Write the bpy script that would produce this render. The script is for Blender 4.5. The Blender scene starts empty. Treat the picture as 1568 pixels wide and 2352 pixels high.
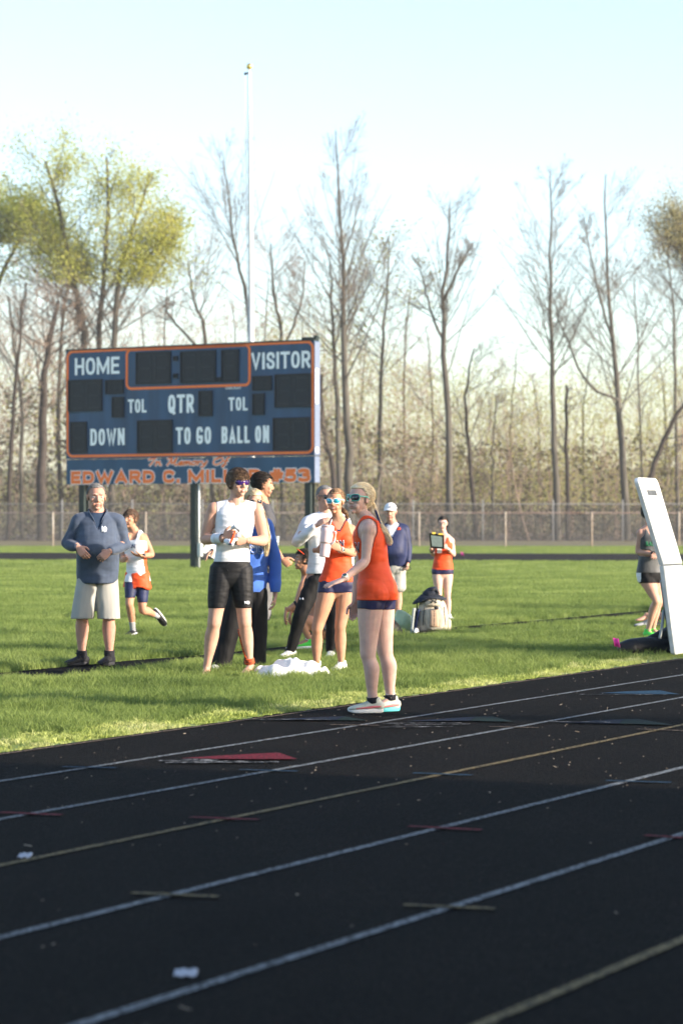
import bpy, bmesh, math, random
import numpy as np
from mathutils import Vector, Matrix
from math import radians as RAD, sin, cos, pi, sqrt

# ------------------------------------------------------------------ camera, world, sun, exposure
SC = bpy.context.scene
COL = SC.collection
FPX, YH, HC, CX = 6270.0, 1195.0, 1.43, 784.0     # focal length and horizon in pixels of the 1568 px wide photo, eye height in m
cam_d = bpy.data.cameras.new('camera'); CAM = bpy.data.objects.new('camera', cam_d); COL.objects.link(CAM)
CAM.location = (0, 0, HC); CAM.rotation_euler = (RAD(90), 0, 0)
cam_d.sensor_fit = 'AUTO'; cam_d.sensor_width = 36; cam_d.lens = FPX/2352*36
cam_d.shift_y = 19.0/2352
cam_d.clip_start = 0.2; cam_d.clip_end = 4000
cam_d.dof.use_dof = True; cam_d.dof.focus_distance = 23.0; cam_d.dof.aperture_fstop = 3.4
SC.camera = CAM

SUN_AZ = RAD(22.5); SUN_EL = RAD(17)               # sun stands to the right, a little behind the camera
SD = Vector((cos(SUN_AZ)*cos(SUN_EL), -sin(SUN_AZ)*cos(SUN_EL), sin(SUN_EL)))
W = bpy.data.worlds.new('World'); SC.world = W; W.use_nodes = True
nt = W.node_tree; nt.nodes.clear()
sky = nt.nodes.new('ShaderNodeTexSky'); sky.sky_type = 'NISHITA'; sky.sun_disc = False
sky.sun_elevation = SUN_EL; sky.sun_rotation = math.atan2(SD.x, SD.y); sky.air_density = 0.9; sky.dust_density = 1.3; sky.ozone_density = 1.3
bg = nt.nodes.new('ShaderNodeBackground'); bg.inputs['Strength'].default_value = 0.15
wo = nt.nodes.new('ShaderNodeOutputWorld')
nt.links.new(sky.outputs[0], bg.inputs[0]); nt.links.new(bg.outputs[0], wo.inputs[0])
sl = bpy.data.lights.new('sun', 'SUN'); sl.energy = 4.8; sl.angle = RAD(0.6); sl.color = (1.0, 0.87, 0.72)
so = bpy.data.objects.new('sun', sl); COL.objects.link(so); so.location = (30, -20, 40)
so.rotation_euler = (-SD).to_track_quat('-Z', 'Y').to_euler()
SC.view_settings.view_transform = 'Standard'; SC.view_settings.look = 'None'
SC.view_settings.exposure = 1.38; SC.view_settings.gamma = 1.0; SC.view_settings.use_curve_mapping = False
SC.cycles.max_bounces = 6; SC.cycles.volume_bounces = 0; SC.cycles.transparent_max_bounces = 12
RNG = np.random.default_rng(7); random.seed(7)

# ------------------------------------------------------------------ helpers
def at(px, py, Z): return Vector(((px-CX)*Z/FPX, Z, HC-(py-YH)*Z/FPX))
def gr(px, py, z=0.0):
    Z = FPX*(HC-z)/(py-YH); return Vector(((px-CX)*Z/FPX, Z, z))

def mat(name, col, rough=0.7, var=0.15, scale=8.0, bump=0.0, bscale=60.0, spec=0.3, sheen=0.0, metal=0.0, col2=None, detail=3.0, trans=0.0, sss=0.0, stretch=None):
    m = bpy.data.materials.new(name); m.use_nodes = True; n = m.node_tree.nodes; l = m.node_tree.links
    b = n['Principled BSDF']; b.inputs['Roughness'].default_value = rough
    b.inputs['Specular IOR Level'].default_value = spec; b.inputs['Metallic'].default_value = metal
    if sheen: b.inputs['Sheen Weight'].default_value = sheen; b.inputs['Sheen Roughness'].default_value = 0.5
    if trans: b.inputs['Transmission Weight'].default_value = trans
    if sss:
        b.inputs['Subsurface Weight'].default_value = sss; b.inputs['Subsurface Radius'].default_value = (0.012, 0.005, 0.003); b.inputs['Subsurface Scale'].default_value = 1.0
    tc = n.new('ShaderNodeTexCoord'); mp = n.new('ShaderNodeMapping'); l.new(tc.outputs['Object'], mp.inputs[0])
    if stretch: mp.inputs['Scale'].default_value = stretch
    no = n.new('ShaderNodeTexNoise'); no.inputs['Scale'].default_value = scale; no.inputs['Detail'].default_value = detail
    l.new(mp.outputs[0], no.inputs['Vector'])
    r = n.new('ShaderNodeValToRGB'); r.color_ramp.elements[0].position = 0.3; r.color_ramp.elements[1].position = 0.7
    c = Vector(col[:3])
    a = c*(1-var); d = Vector(col2) if col2 else c*(1+var)
    r.color_ramp.elements[0].color = (*a, 1); r.color_ramp.elements[1].color = (min(d[0], 1), min(d[1], 1), min(d[2], 1), 1)
    l.new(no.outputs[0], r.inputs[0]); l.new(r.outputs[0], b.inputs['Base Color'])
    if bump:
        n2 = n.new('ShaderNodeTexNoise'); n2.inputs['Scale'].default_value = bscale; n2.inputs['Detail'].default_value = 4 if bscale > 20 else 1.2
        l.new(mp.outputs[0], n2.inputs['Vector'])
        bu = n.new('ShaderNodeBump'); bu.inputs['Strength'].default_value = bump; bu.inputs['Distance'].default_value = 0.02
        l.new(n2.outputs[0], bu.inputs['Height']); l.new(bu.outputs[0], b.inputs['Normal'])
    return m

class MB:
    """collects vertices and faces; build() links them as one mesh object"""
    def __init__(s): s.v = []; s.f = []; s.mi = []; s.cur = 0
    def add(s, vs, fs):
        o = len(s.v); s.v.extend([tuple(v) for v in vs]); s.f.extend([tuple(i+o for i in f) for f in fs]); s.mi.extend([s.cur]*len(fs)); return s
    def box(s, c, sz, M=None):
        x, y, z = [k/2 for k in sz]; vs = [Vector((a*x, b*y, d*z)) for a in (-1, 1) for b in (-1, 1) for d in (-1, 1)]
        if M is not None: vs = [M @ v for v in vs]
        vs = [v+Vector(c) for v in vs]
        return s.add(vs, [(0, 1, 3, 2), (4, 6, 7, 5), (0, 4, 5, 1), (2, 3, 7, 6), (0, 2, 6, 4), (1, 5, 7, 3)])
    def ell(s, c, r, M=None, nu=16, nv=10):
        vs = [Vector((0, 0, -r[2]))]
        for j in range(1, nv):
            t = pi*j/nv - pi/2
            for i in range(nu):
                a = 2*pi*i/nu; vs.append(Vector((r[0]*cos(t)*cos(a), r[1]*cos(t)*sin(a), r[2]*sin(t))))
        vs.append(Vector((0, 0, r[2])))
        if M is not None: vs = [M @ v for v in vs]
        vs = [v+Vector(c) for v in vs]
        fs = [(0, 1+(i+1) % nu, 1+i) for i in range(nu)]
        for j in range(nv-2):
            for i in range(nu):
                a = 1+j*nu+i; b = 1+j*nu+(i+1) % nu; fs.append((a, b, b+nu, a+nu))
        k = 1+(nv-2)*nu; L = len(vs)-1
        fs += [(k+i, k+(i+1) % nu, L) for i in range(nu)]
        return s.add(vs, fs)
    def rings(s, rings, n=16, sub=4, cap=True, p=1.0):
        """closed loft through rings (centre, U half-axis, V half-axis), smooth in between"""
        R = [np.array([list(a), list(b), list(c)], float) for a, b, c in rings]
        out = []
        for i in range(len(R)-1):
            p0 = R[max(i-1, 0)]; p1 = R[i]; p2 = R[i+1]; p3 = R[min(i+2, len(R)-1)]
            for k in range(sub):
                t = k/sub
                out.append(0.5*((2*p1)+(-p0+p2)*t+(2*p0-5*p1+4*p2-p3)*t*t+(-p0+3*p1-3*p2+p3)*t**3))
        out.append(R[-1])
        if cap:
            d0 = out[0][0]-out[1][0]; d1 = out[-1][0]-out[-2][0]
            def capr(r, d):
                nn = np.linalg.norm(d); d = d/(nn+1e-9); rad = 0.5*min(np.linalg.norm(r[1]), np.linalg.norm(r[2]))
                return [np.array([r[0]+d*rad*0.6, r[1]*0.8, r[2]*0.8]), np.array([r[0]+d*rad, r[1]*0.4, r[2]*0.4])]
            out = capr(out[0], d0)[::-1]+out+capr(out[-1], d1)
        vs = []; fs = []
        for r in out:
            for k in range(n):
                a = 2*pi*k/n; ca, sa = cos(a), sin(a)
                if p != 1.0: ca = math.copysign(abs(ca)**p, ca); sa = math.copysign(abs(sa)**p, sa)
                vs.append(r[0]+r[1]*ca+r[2]*sa)
        for j in range(len(out)-1):
            for k in range(n):
                a = j*n+k; b = j*n+(k+1) % n; fs.append((a, b, b+n, a+n))
        fs.append(tuple(range(n))[::-1]); L = (len(out)-1)*n; fs.append(tuple(range(L, L+n)))
        return s.add(vs, fs)
    def tube(s, pts, rad, n=12, sub=4, flat=1.0, ref=None, cap=True, p=1.0):
        pts = [Vector(q) for q in pts]; rad = rad if hasattr(rad, '__len__') else [rad]*len(pts)
        rings = []; up = Vector(ref) if ref is not None else None
        for i, q in enumerate(pts):
            d = (pts[min(i+1, len(pts)-1)]-pts[max(i-1, 0)]).normalized()
            if up is None: up = Vector((0, 0, 1)) if abs(d.z) < 0.8 else Vector((1, 0, 0))
            u = d.cross(up)
            if u.length < 1e-4: u = d.orthogonal()
            u.normalize(); v = u.cross(d).normalized()
            rings.append((q, u*rad[i], v*rad[i]*flat))
        return s.rings(rings, n, sub, cap, p)
    def build(s, name, m, parent=None, smooth=True, rot=None, loc=None):
        me = bpy.data.meshes.new(name); me.from_pydata(s.v, [], s.f)
        mats = m if isinstance(m, (list, tuple)) else [m]
        for k in mats: me.materials.append(k)
        if len(mats) > 1: me.polygons.foreach_set('material_index', s.mi)
        if smooth: me.polygons.foreach_set('use_smooth', [True]*len(me.polygons))
        me.update()
        return link(name, me, parent)
def link(name, me, parent=None):
    o = bpy.data.objects.new(name, me); COL.objects.link(o)
    if parent is not None:
        o.parent = parent; o.matrix_parent_inverse = parent.matrix_basis.inverted()
    return o
def tag(o, label=None, cat=None, group=None, kind=None):
    if label: o['label'] = label
    if cat: o['category'] = cat
    if group: o['group'] = group
    if kind: o['kind'] = kind
    return o
def empty(name, loc, label=None, cat=None, group=None):
    o = bpy.data.objects.new(name, None); COL.objects.link(o); o.location = loc; o.empty_display_size = 0.2
    return tag(o, label, cat, group)
def npmesh(name, V, Fq, m, parent=None, smooth=False, mi=None):
    V = np.asarray(V, np.float32).reshape(-1, 3); Fq = np.asarray(Fq, np.int32); k = Fq.shape[1]
    me = bpy.data.meshes.new(name); me.vertices.add(len(V)); me.vertices.foreach_set('co', V.ravel())
    me.loops.add(Fq.size); me.loops.foreach_set('vertex_index', Fq.ravel())
    me.polygons.add(len(Fq)); me.polygons.foreach_set('loop_start', np.arange(0, Fq.size, k, dtype=np.int32))
    for q in (m if isinstance(m, (list, tuple)) else [m]): me.materials.append(q)
    if mi is not None: me.polygons.foreach_set('material_index', np.asarray(mi, np.int32))
    me.polygons.foreach_set('use_smooth', np.full(len(Fq), smooth))
    me.update(calc_edges=True); me.validate()
    return link(name, me, parent)
def tubes_np(P, R, S=4):
    """P (B,N,3) polylines, R (B,N) radii -> verts, quads"""
    P = np.asarray(P, float); R = np.asarray(R, float); B, N, _ = P.shape
    d = P[:, -1]-P[:, 0]; d /= np.linalg.norm(d, axis=1, keepdims=True)+1e-9
    ref = np.where(np.abs(d[:, 2:3]) > 0.8, [[1.0, 0, 0]], [[0, 0, 1.0]])
    u = np.cross(d, ref); u /= np.linalg.norm(u, axis=1, keepdims=True)+1e-9; v = np.cross(u, d)
    a = np.arange(S)*2*pi/S
    off = u[:, None, None, :]*np.cos(a)[None, None, :, None]+v[:, None, None, :]*np.sin(a)[None, None, :, None]
    V = P[:, :, None, :]+off*R[:, :, None, None]
    idx = np.arange(B*N*S).reshape(B, N, S); a0 = idx[:, :-1, :]; a1 = np.roll(a0, -1, axis=2); b0 = idx[:, 1:, :]; b1 = np.roll(b0, -1, axis=2)
    return V.reshape(-1, 3), np.stack([a0, a1, b1, b0], -1).reshape(-1, 4)
def cards_np(C, size, rng, up=0.0):
    """randomly turned quads at centres C"""
    n = len(C); a = rng.normal(size=(n, 3)); a /= np.linalg.norm(a, axis=1, keepdims=True)
    b = rng.normal(size=(n, 3)); b = np.cross(a, b); b /= np.linalg.norm(b, axis=1, keepdims=True)+1e-9
    s = np.asarray(size).reshape(-1, 1)*0.5
    V = np.stack([C-a*s, C-b*s*0.6, C+a*s, C+b*s*0.6], 1).reshape(-1, 3)
    return V, np.arange(n*4).reshape(-1, 4)
def sheet(name, pts, z, m, **k):
    me = bpy.data.meshes.new(name); me.from_pydata([(p[0], p[1], z) for p in pts], [], [tuple(range(len(pts)))]); me.materials.append(m); me.update()
    return link(name, me, k.get('parent'))
# ------------------------------------------------------------------ ground, track, markings
def grass_mat(name, cols, base_scale=0.35):
    m = bpy.data.materials.new(name); m.use_nodes = True; n = m.node_tree.nodes; l = m.node_tree.links
    b = n['Principled BSDF']; b.inputs['Roughness'].default_value = 0.55; b.inputs['Specular IOR Level'].default_value = 0.25
    geo = n.new('ShaderNodeNewGeometry')
    no = n.new('ShaderNodeTexNoise'); no.inputs['Scale'].default_value = base_scale; no.inputs['Detail'].default_value = 6; no.inputs['Roughness'].default_value = 0.6
    l.new(geo.outputs['Position'], no.inputs['Vector'])
    n2 = n.new('ShaderNodeTexNoise'); n2.inputs['Scale'].default_value = 30; n2.inputs['Detail'].default_value = 3
    l.new(geo.outputs['Position'], n2.inputs['Vector'])
    oi = n.new('ShaderNodeObjectInfo')
    ad = n.new('ShaderNodeMath'); ad.operation = 'MULTIPLY_ADD'; ad.inputs[1].default_value = 0.35; l.new(n2.outputs[0], ad.inputs[0]); l.new(no.outputs[0], ad.inputs[2])
    a2 = n.new('ShaderNodeMath'); a2.operation = 'MULTIPLY_ADD'; a2.inputs[1].default_value = 0.14; l.new(oi.outputs['Random'], a2.inputs[0]); l.new(ad.outputs[0], a2.inputs[2])
    r = n.new('ShaderNodeValToRGB'); e = r.color_ramp.elements
    e[0].position = 0.45; e[0].color = (*cols[0], 1); e[1].position = 1.0; e[1].color = (*cols[-1], 1)
    for i, c in enumerate(cols[1:-1]):
        x = e.new(0.45+0.55*(i+1)/(len(cols)-1)); x.color = (*c, 1)
    l.new(a2.outputs[0], r.inputs[0])
    l.new(r.outputs[0], b.inputs['Base Color'])
    return m, b, r, geo
G_DARK = [(0.070, 0.112, 0.030), (0.145, 0.205, 0.050), (0.225, 0.290, 0.075), (0.32, 0.38, 0.12)]
M_ground, bs, _, geo = grass_mat('lawn', [(0.065, 0.095, 0.026), (0.120, 0.165, 0.036), (0.180, 0.230, 0.050), (0.25, 0.29, 0.08)])
# far ground fades to straw-coloured verge beyond the far track (a real change of ground cover)
nn = M_ground.node_tree.nodes; ll = M_ground.node_tree.links
sp = nn.new('ShaderNodeSeparateXYZ'); ll.new(geo.outputs['Position'], sp.inputs[0])
mr = nn.new('ShaderNodeMapRange'); mr.inputs[1].default_value = 118; mr.inputs[2].default_value = 150; ll.new(sp.outputs['Y'], mr.inputs[0])
mx = nn.new('ShaderNodeMixRGB'); mx.inputs[2].default_value = (0.17, 0.14, 0.06, 1)
old = bs.inputs['Base Color'].links[0].from_socket; ll.new(old, mx.inputs[1]); ll.new(mr.outputs[0], mx.inputs[0]); ll.new(mx.outputs[0], bs.inputs['Base Color'])
bu = nn.new('ShaderNodeBump'); bu.inputs['Strength'].default_value = 0.8; bu.inputs['Distance'].default_value = 0.05
nz = nn.new('ShaderNodeTexNoise'); nz.inputs['Scale'].default_value = 18; nz.inputs['Detail'].default_value = 5; ll.new(geo.outputs['Position'], nz.inputs['Vector']); ll.new(nz.outputs[0], bu.inputs['Height']); ll.new(bu.outputs[0], bs.inputs['Normal'])
tag(sheet('ground', [(-300, -80), (300, -80), (300, 460), (-300, 460)], 0.0, M_ground), kind='structure')

SL = 2.05                                           # slope dZ/dX of the straight
DIRV = Vector((1, SL, 0)).normalized(); NRM = Vector((SL, -1, 0)).normalized()    # NRM points to the outside of the track
def lane_pt(c, s): return Vector((0, c, 0)) + DIRV*s     # c: intercept on the Y axis
CE = 21.04; LANES = [18.70, 16.33, 14.14, 11.70, 9.22, 6.90, 4.55]; CO = 2.2

def track_mat():
    m = bpy.data.materials.new('track_rubber'); m.use_nodes = True; n = m.node_tree.nodes; l = m.node_tree.links
    b = n['Principled BSDF']; b.inputs['Roughness'].default_value = 0.85; b.inputs['Specular IOR Level'].default_value = 0.04
    geo = n.new('ShaderNodeNewGeometry')
    n1 = n.new('ShaderNodeTexNoise'); n1.inputs['Scale'].default_value = 140; n1.inputs['Detail'].default_value = 2; l.new(geo.outputs['Position'], n1.inputs['Vector'])
    n2 = n.new('ShaderNodeTexNoise'); n2.inputs['Scale'].default_value = 0.9; n2.inputs['Detail'].default_value = 5; l.new(geo.outputs['Position'], n2.inputs['Vector'])
    r = n.new('ShaderNodeValToRGB'); e = r.color_ramp.elements; e[0].position = 0.42; e[0].color = (0.0018, 0.0018, 0.002, 1); e[1].position = 0.82; e[1].color = (0.10, 0.087, 0.075, 1)
    x = e.new(0.60); x.color = (0.012, 0.0105, 0.0095, 1)
    l.new(n1.outputs[0], r.inputs[0])
    mu = n.new('ShaderNodeMixRGB'); mu.blend_type = 'MULTIPLY'; mu.inputs[0].default_value = 1
    r2 = n.new('ShaderNodeValToRGB'); r2.color_ramp.elements[0].position = 0.3; r2.color_ramp.elements[0].color = (0.7, 0.7, 0.72, 1); r2.color_ramp.elements[1].position = 0.75; r2.color_ramp.elements[1].color = (1.25, 1.2, 1.15, 1)
    l.new(n2.outputs[0], r2.inputs[0]); l.new(r.outputs[0], mu.inputs[1]); l.new(r2.outputs[0], mu.inputs[2]); l.new(mu.outputs[0], b.inputs['Base Color'])
    vo = n.new('ShaderNodeTexVoronoi'); vo.inputs['Scale'].default_value = 110; l.new(geo.outputs['Position'], vo.inputs['Vector'])
    bu = n.new('ShaderNodeBump'); bu.inputs['Strength'].default_value = 1.0; bu.inputs['Distance'].default_value = 0.022; l.new(vo.outputs['Distance'], bu.inputs['Height']); l.new(bu.outputs[0], b.inputs['Normal'])
    return m
M_track = track_mat()
def paint_mat(name, col, wear=0.45, scale=55):
    """worn line paint: the black rubber granules show through"""
    m = bpy.data.materials.new(name); m.use_nodes = True; n = m.node_tree.nodes; l = m.node_tree.links
    b = n['Principled BSDF']; b.inputs['Roughness'].default_value = 0.8; b.inputs['Specular IOR Level'].default_value = 0.1
    geo = n.new('ShaderNodeNewGeometry'); n1 = n.new('ShaderNodeTexNoise'); n1.inputs['Scale'].default_value = scale; n1.inputs['Detail'].default_value = 6; n1.inputs['Roughness'].default_value = 0.7
    l.new(geo.outputs['Position'], n1.inputs['Vector'])
    r = n.new('ShaderNodeValToRGB'); e = r.color_ramp.elements; e[0].position = wear-0.05; e[0].color = (0.006, 0.006, 0.006, 1); e[1].position = wear+0.12; e[1].color = (*col, 1)
    l.new(n1.outputs[0], r.inputs[0]); l.new(r.outputs[0], b.inputs['Base Color'])
    vo = n.new('ShaderNodeTexVoronoi'); vo.inputs['Scale'].default_value = 110; l.new(geo.outputs['Position'], vo.inputs['Vector'])
    bu = n.new('ShaderNodeBump'); bu.inputs['Strength'].default_value = 0.8; bu.inputs['Distance'].default_value = 0.005; l.new(vo.outputs['Distance'], bu.inputs['Height']); l.new(bu.outputs[0], b.inputs['Normal'])
    return m
PW = paint_mat('white_line_paint', (0.24, 0.26, 0.27), wear=.47); PY = paint_mat('yellow_line_paint', (0.20, 0.155, 0.075), wear=.46); PT = paint_mat('tan_line_paint', (0.26, 0.19, 0.13), wear=0.50)
PR = paint_mat('red_paint', (0.16, 0.010, 0.020), wear=0.44); PB = paint_mat('blue_paint', (0.015, 0.055, 0.10), wear=0.42); PB2 = paint_mat('navy_paint', (0.004, 0.013, 0.038), wear=0.47); PG = paint_mat('green_paint', (0.003, 0.025, 0.020), wear=0.48)
PWW = paint_mat('scuffed_white_paint', (0.40, 0.40, 0.40), wear=0.54, scale=28)

# track slab: slightly ragged inner edge against the grass
S0, S1 = -30, 75
edge = []
s = S0
while s < S1:
    p = lane_pt(CE, s); j = RNG.normal()*0.02 if -6 < s < 16 else 0
    edge.append(p + NRM*j); s += 0.10 if -6 < s < 16 else 3
track = sheet('running_track', [tuple(p) for p in edge] + [tuple(lane_pt(CO, S1)), tuple(lane_pt(CO, S0))], 0.004, M_track)
tag(track, kind='structure')
def lane_line(c, w, m, name, off=0.0, z=0.008):
    a, b = lane_pt(c, S0), lane_pt(c, S1); h = NRM*w/2
    return sheet(name, [a-h, b-h, b+h, a+h], z, m, parent=track)
lane_line(CE-0.18, 0.045, PT, 'edge_line')
for i, c in enumerate(LANES):
    lane_line(c, 0.05, PY if i in (2, 5) else PW, 'lane_line')
def mark(name, pts, m, z=0.0125):
    return sheet(name, [gr(*p) for p in pts], z, m, parent=track)
def stripe(name, a, b, w, m, z=0.0125):
    A, B = gr(*a), gr(*b); d = (B-A).normalized(); h = Vector((-d.y, d.x, 0))*w/2
    return sheet(name, [A-h, B-h, B+h, A+h], z, m, parent=track)
# hash marks
for a, b, w, m in [((303, 2057), (503, 2066), .05, PY), ((926, 2085), (1136, 2094), .05, PY), ((143, 1765.5), (268, 1768), .045, PB), ((550, 1772), (683, 1776), .045, PB),
                   ((948, 1780), (1083, 1785), .045, PB), ((1390, 1797.5), (1540, 1802), .045, PB), ((0, 1871), (142, 1877), .05, PR), ((437, 1882), (594, 1888), .05, PR),
                   ((940, 1903), (1105, 1912), .05, PR), ((1480, 1924), (1568, 1930), .05, PR), ((758, 1668), (870, 1670), .045, PT), ((1124, 1672.5), (1236, 1675), .045, PT), ((1462, 1678), (1568, 1682), .045, PT)]:
    stripe('hash_mark', a, b, w, m)
mark('red_arrow_marking', [(415, 1746), (520, 1739), (640, 1733), (683, 1748), (540, 1748)], PR)
for (a, b) in [((363, 1751.5), (560, 1753.5)), ((380, 1756), (640, 1754.5)), ((420, 1748.5), (500, 1750.2))]: stripe('scuffed_marking', a, b, .07, PWW)
for pts, m in [([(620, 1656.5), (745, 1650.5), (790, 1649), (770, 1658)], PB2), ([(771, 1658), (791, 1649), (842, 1658.5)], PG),
               ([(930, 1660.5), (1040, 1653), (1090, 1650), (1080, 1659.5)], PB2), ([(1081, 1659.5), (1091, 1650), (1130, 1649), (1180, 1662)], PG),
               ([(1280, 1664), (1400, 1657), (1430, 1656), (1420, 1666)], PB2), ([(1421, 1666), (1431, 1656), (1465, 1655), (1545, 1669)], PG),
               ([(1375, 1595), (1440, 1591), (1515, 1589), (1560, 1598), (1450, 1597)], PB)]:
    mark('exchange_arrow', pts, m)
for a, b in [((560, 1656.5), (760, 1658)), ((1250, 1662), (1400, 1664)), ((900, 1671), (1080, 1668)), ((880, 1666.5), (1060, 1665.5)), ((1330, 1599), (1530, 1600)), ((870, 1675), (1040, 1674))]:
    stripe('white_marking', a, b, .04, PWW, z=0.0165)

# narrow black strip between the grass verge and the infield
sp_top = [(-120, 1549), (0, 1546), (150, 1532), (320, 1516), (450, 1507), (600, 1491), (750, 1477), (900, 1461), (1040, 1441), (1250, 1424), (1470, 1404), (1640, 1396)]
sp_bot = [(-120, 1572), (0, 1565), (150, 1557), (320, 1541), (450, 1522), (600, 1505), (750, 1487), (900, 1471), (1040, 1454), (1250, 1435), (1470, 1415), (1640, 1405)]
tv = [gr(*p) for p in sp_top]; bv = [gr(*p) for p in sp_bot]
STRIP = [tuple(p)[:2] for p in bv+tv[::-1]]
tag(sheet('rubber_strip', STRIP, 0.004, M_track), kind='structure')
# far side of the track seen as a dark band, and its kerb of bare earth
M_fartrack = mat('far_track_surface', (0.020, 0.0175, 0.016), var=0.3, scale=0.6, stretch=(0.3, 2, 1), spec=.03, rough=.95)
FT = [(-80, 99), (-20, 99), (10, 95), (80, 92), (80, 114), (10, 117), (-20, 121), (-80, 122)]
tag(sheet('far_track', FT, 0.004, M_fartrack), kind='structure')
for c in (0.2, 0.4, 0.6, 0.8):
    pa = [Vector((FT[i][0], FT[i][1]*(1-c)+FT[7-i][1]*c, 0)) for i in range(4)]
    sheet('far_lane_line', [(p.x, p.y-.06, 0) for p in pa]+[(p.x, p.y+.06, 0) for p in pa[::-1]], 0.008, PW, parent=bpy.data.objects['far_track'])

# ---- grass: tufts placed on the visible lawn and a little to either side
def inside(poly, P):
    x, y = P[:, 0], P[:, 1]; r = np.zeros(len(P), bool); n = len(poly)
    for i in range(n):
        x1, y1 = poly[i]; x2, y2 = poly[(i+1) % n]
        c = ((y1 > y) != (y2 > y)) & (x < (x2-x1)*(y-y1)/(y2-y1+1e-12)+x1); r ^= c
    return r
M_bl, bb, rr, _ = grass_mat('grass_blades', G_DARK, 0.5)
def leafy(m, f=0.35):
    n = m.node_tree.nodes; l = m.node_tree.links; b = n['Principled BSDF']; out = n['Material Output']
    tr = n.new('ShaderNodeBsdfTranslucent'); ms = n.new('ShaderNodeMixShader'); ms.inputs[0].default_value = f
    l.new(b.inputs['Base Color'].links[0].from_socket, tr.inputs[0]); l.new(b.outputs[0], ms.inputs[1]); l.new(tr.outputs[0], ms.inputs[2]); l.new(ms.outputs[0], out.inputs[0])
leafy(M_bl, .5)
M_weed, *_r = grass_mat('pale_weeds', [(0.17, 0.23, 0.05), (0.29, 0.35, 0.08), (0.43, 0.46, 0.16), (0.58, 0.57, 0.30)], 1.0); leafy(M_weed, 0.3)
TUFTS = bpy.data.collections.new('grass_tufts')
def tuft(name, n, rad, h, w, m, seed):
    g = np.random.default_rng(seed); V = []; Fq = []
    for i in range(n):
        a = g.uniform(0, 2*pi); r = rad*sqrt(g.uniform()); c = np.array([r*cos(a), r*sin(a), -0.004]); hh = h*g.uniform(.5, 1.15)
        d = g.normal(size=2)*0.45*hh; t = g.uniform(0, 2*pi); wv = np.array([cos(t), sin(t), 0])*w*g.uniform(.7, 1.2)/2
        m1 = c+[d[0]*.35, d[1]*.35, hh*.6]; m2 = c+[d[0], d[1], hh*g.uniform(.8, 1.0)]
        k = len(V); V += [c-wv, c+wv, m1+wv*.8, m1-wv*.8, m2+wv*.2, m2-wv*.2]; Fq += [(k, k+1, k+2, k+3), (k+3, k+2, k+4, k+5)]
    me = bpy.data.meshes.new(name); me.from_pydata([tuple(v) for v in V], [], Fq); me.materials.append(m); me.update()
    o = bpy.data.objects.new(name, me); TUFTS.objects.link(o); return o
tuft('a_tuft', 40, .085, .070, .0045, M_bl, 1); tuft('b_tuft', 36, .085, .055, .005, M_bl, 2); tuft('c_tuft', 34, .08, .095, .005, M_bl, 3)
tuft('d_weed', 60, .07, .030, .007, M_weed, 4); tuft('e_weed', 50, .06, .042, .006, M_weed, 5)
tuft('f_far', 40, .22, .055, .010, M_bl, 6)
GXN, GYN = 64, 64
_g = np.random.default_rng(3); LAT = _g.uniform(size=(96, 96))
def vnoise(x, y, s):
    x = x/s; y = y/s; xi = np.floor(x).astype(int); yi = np.floor(y).astype(int); fx = x-xi; fy = y-yi; fx = fx*fx*(3-2*fx); fy = fy*fy*(3-2*fy)
    f = lambda a, b: LAT[a % 96, b % 96]
    return (f(xi, yi)*(1-fx)+f(xi+1, yi)*fx)*(1-fy)+(f(xi, yi+1)*(1-fx)+f(xi+1, yi+1)*fx)*fy
def scatter(y0, y1, dens):
    g = RNG; wid = lambda y: 0.125*y*1.18+1.2
    A = (y1-y0)*2*wid(y1); n = int(A*dens); P = np.stack([g.uniform(-wid(y1), wid(y1), n), g.uniform(y0, y1, n)], 1)
    P = P[np.abs(P[:, 0]) < wid(P[:, 1])]
    return P
def grass_points():
    P = np.concatenate([scatter(15, 24, 190), scatter(24, 34, 150), scatter(34, 50, 85)])
    d = P[:, 1]-SL*P[:, 0]-CE; d = d/sqrt(1+SL*SL)                 # metres inside the grass, from the track edge
    keep = (d > 0.01) & ~inside(STRIP, P); P = P[keep]; d = d[keep]
    nz_ = vnoise(P[:, 0], P[:, 1], .55)
    weed = (d < 0.25+1.1*nz_*vnoise(P[:, 0]+9, P[:, 1]-4, 1.7)) & (RNG.uniform(size=len(P)) < .9)
    idx = np.where(weed, 3+(RNG.uniform(size=len(P)) < .4), RNG.integers(0, 3, len(P)))
    sc = (0.62+0.75*vnoise(P[:, 0]+50, P[:, 1], .9))*RNG.uniform(.8, 1.2, len(P)); sc = np.where(weed, RNG.uniform(.7, 1.3, len(P)), sc)
    sc *= np.clip(0.5+d*3, .5, 1)
    # second: infield further out, wider tufts
    Q = np.concatenate([scatter(50, 75, 24), scatter(75, 150, 8)])
    q = (~inside(FT, Q)); Q = Q[q]; d2 = Q[:, 1]-SL*Q[:, 0]-CE; Q = Q[d2 > .1]
    P = np.concatenate([P, Q]); idx = np.concatenate([idx, np.full(len(Q), 5)]); sc = np.concatenate([sc, RNG.uniform(.8, 1.4, len(Q))])
    return P, idx, sc
GP, GI, GS = grass_points()
me = bpy.data.meshes.new('grass'); me.vertices.add(len(GP)); me.vertices.foreach_set('co', np.column_stack([GP, np.zeros(len(GP))]).astype(np.float32).ravel())
for nm, ty, arr in (('pick', 'INT', GI.astype(np.int32)), ('size', 'FLOAT', GS.astype(np.float32)), ('turn', 'FLOAT', RNG.uniform(0, 6.28, len(GP)).astype(np.float32))):
    me.attributes.new(nm, ty, 'POINT').data.foreach_set('value', arr)
me.materials.append(M_bl)
GO = link('grass', me); tag(GO, 'bright green lawn of uneven blades with pale weeds along the track edge', 'grass', kind='stuff')
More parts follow.
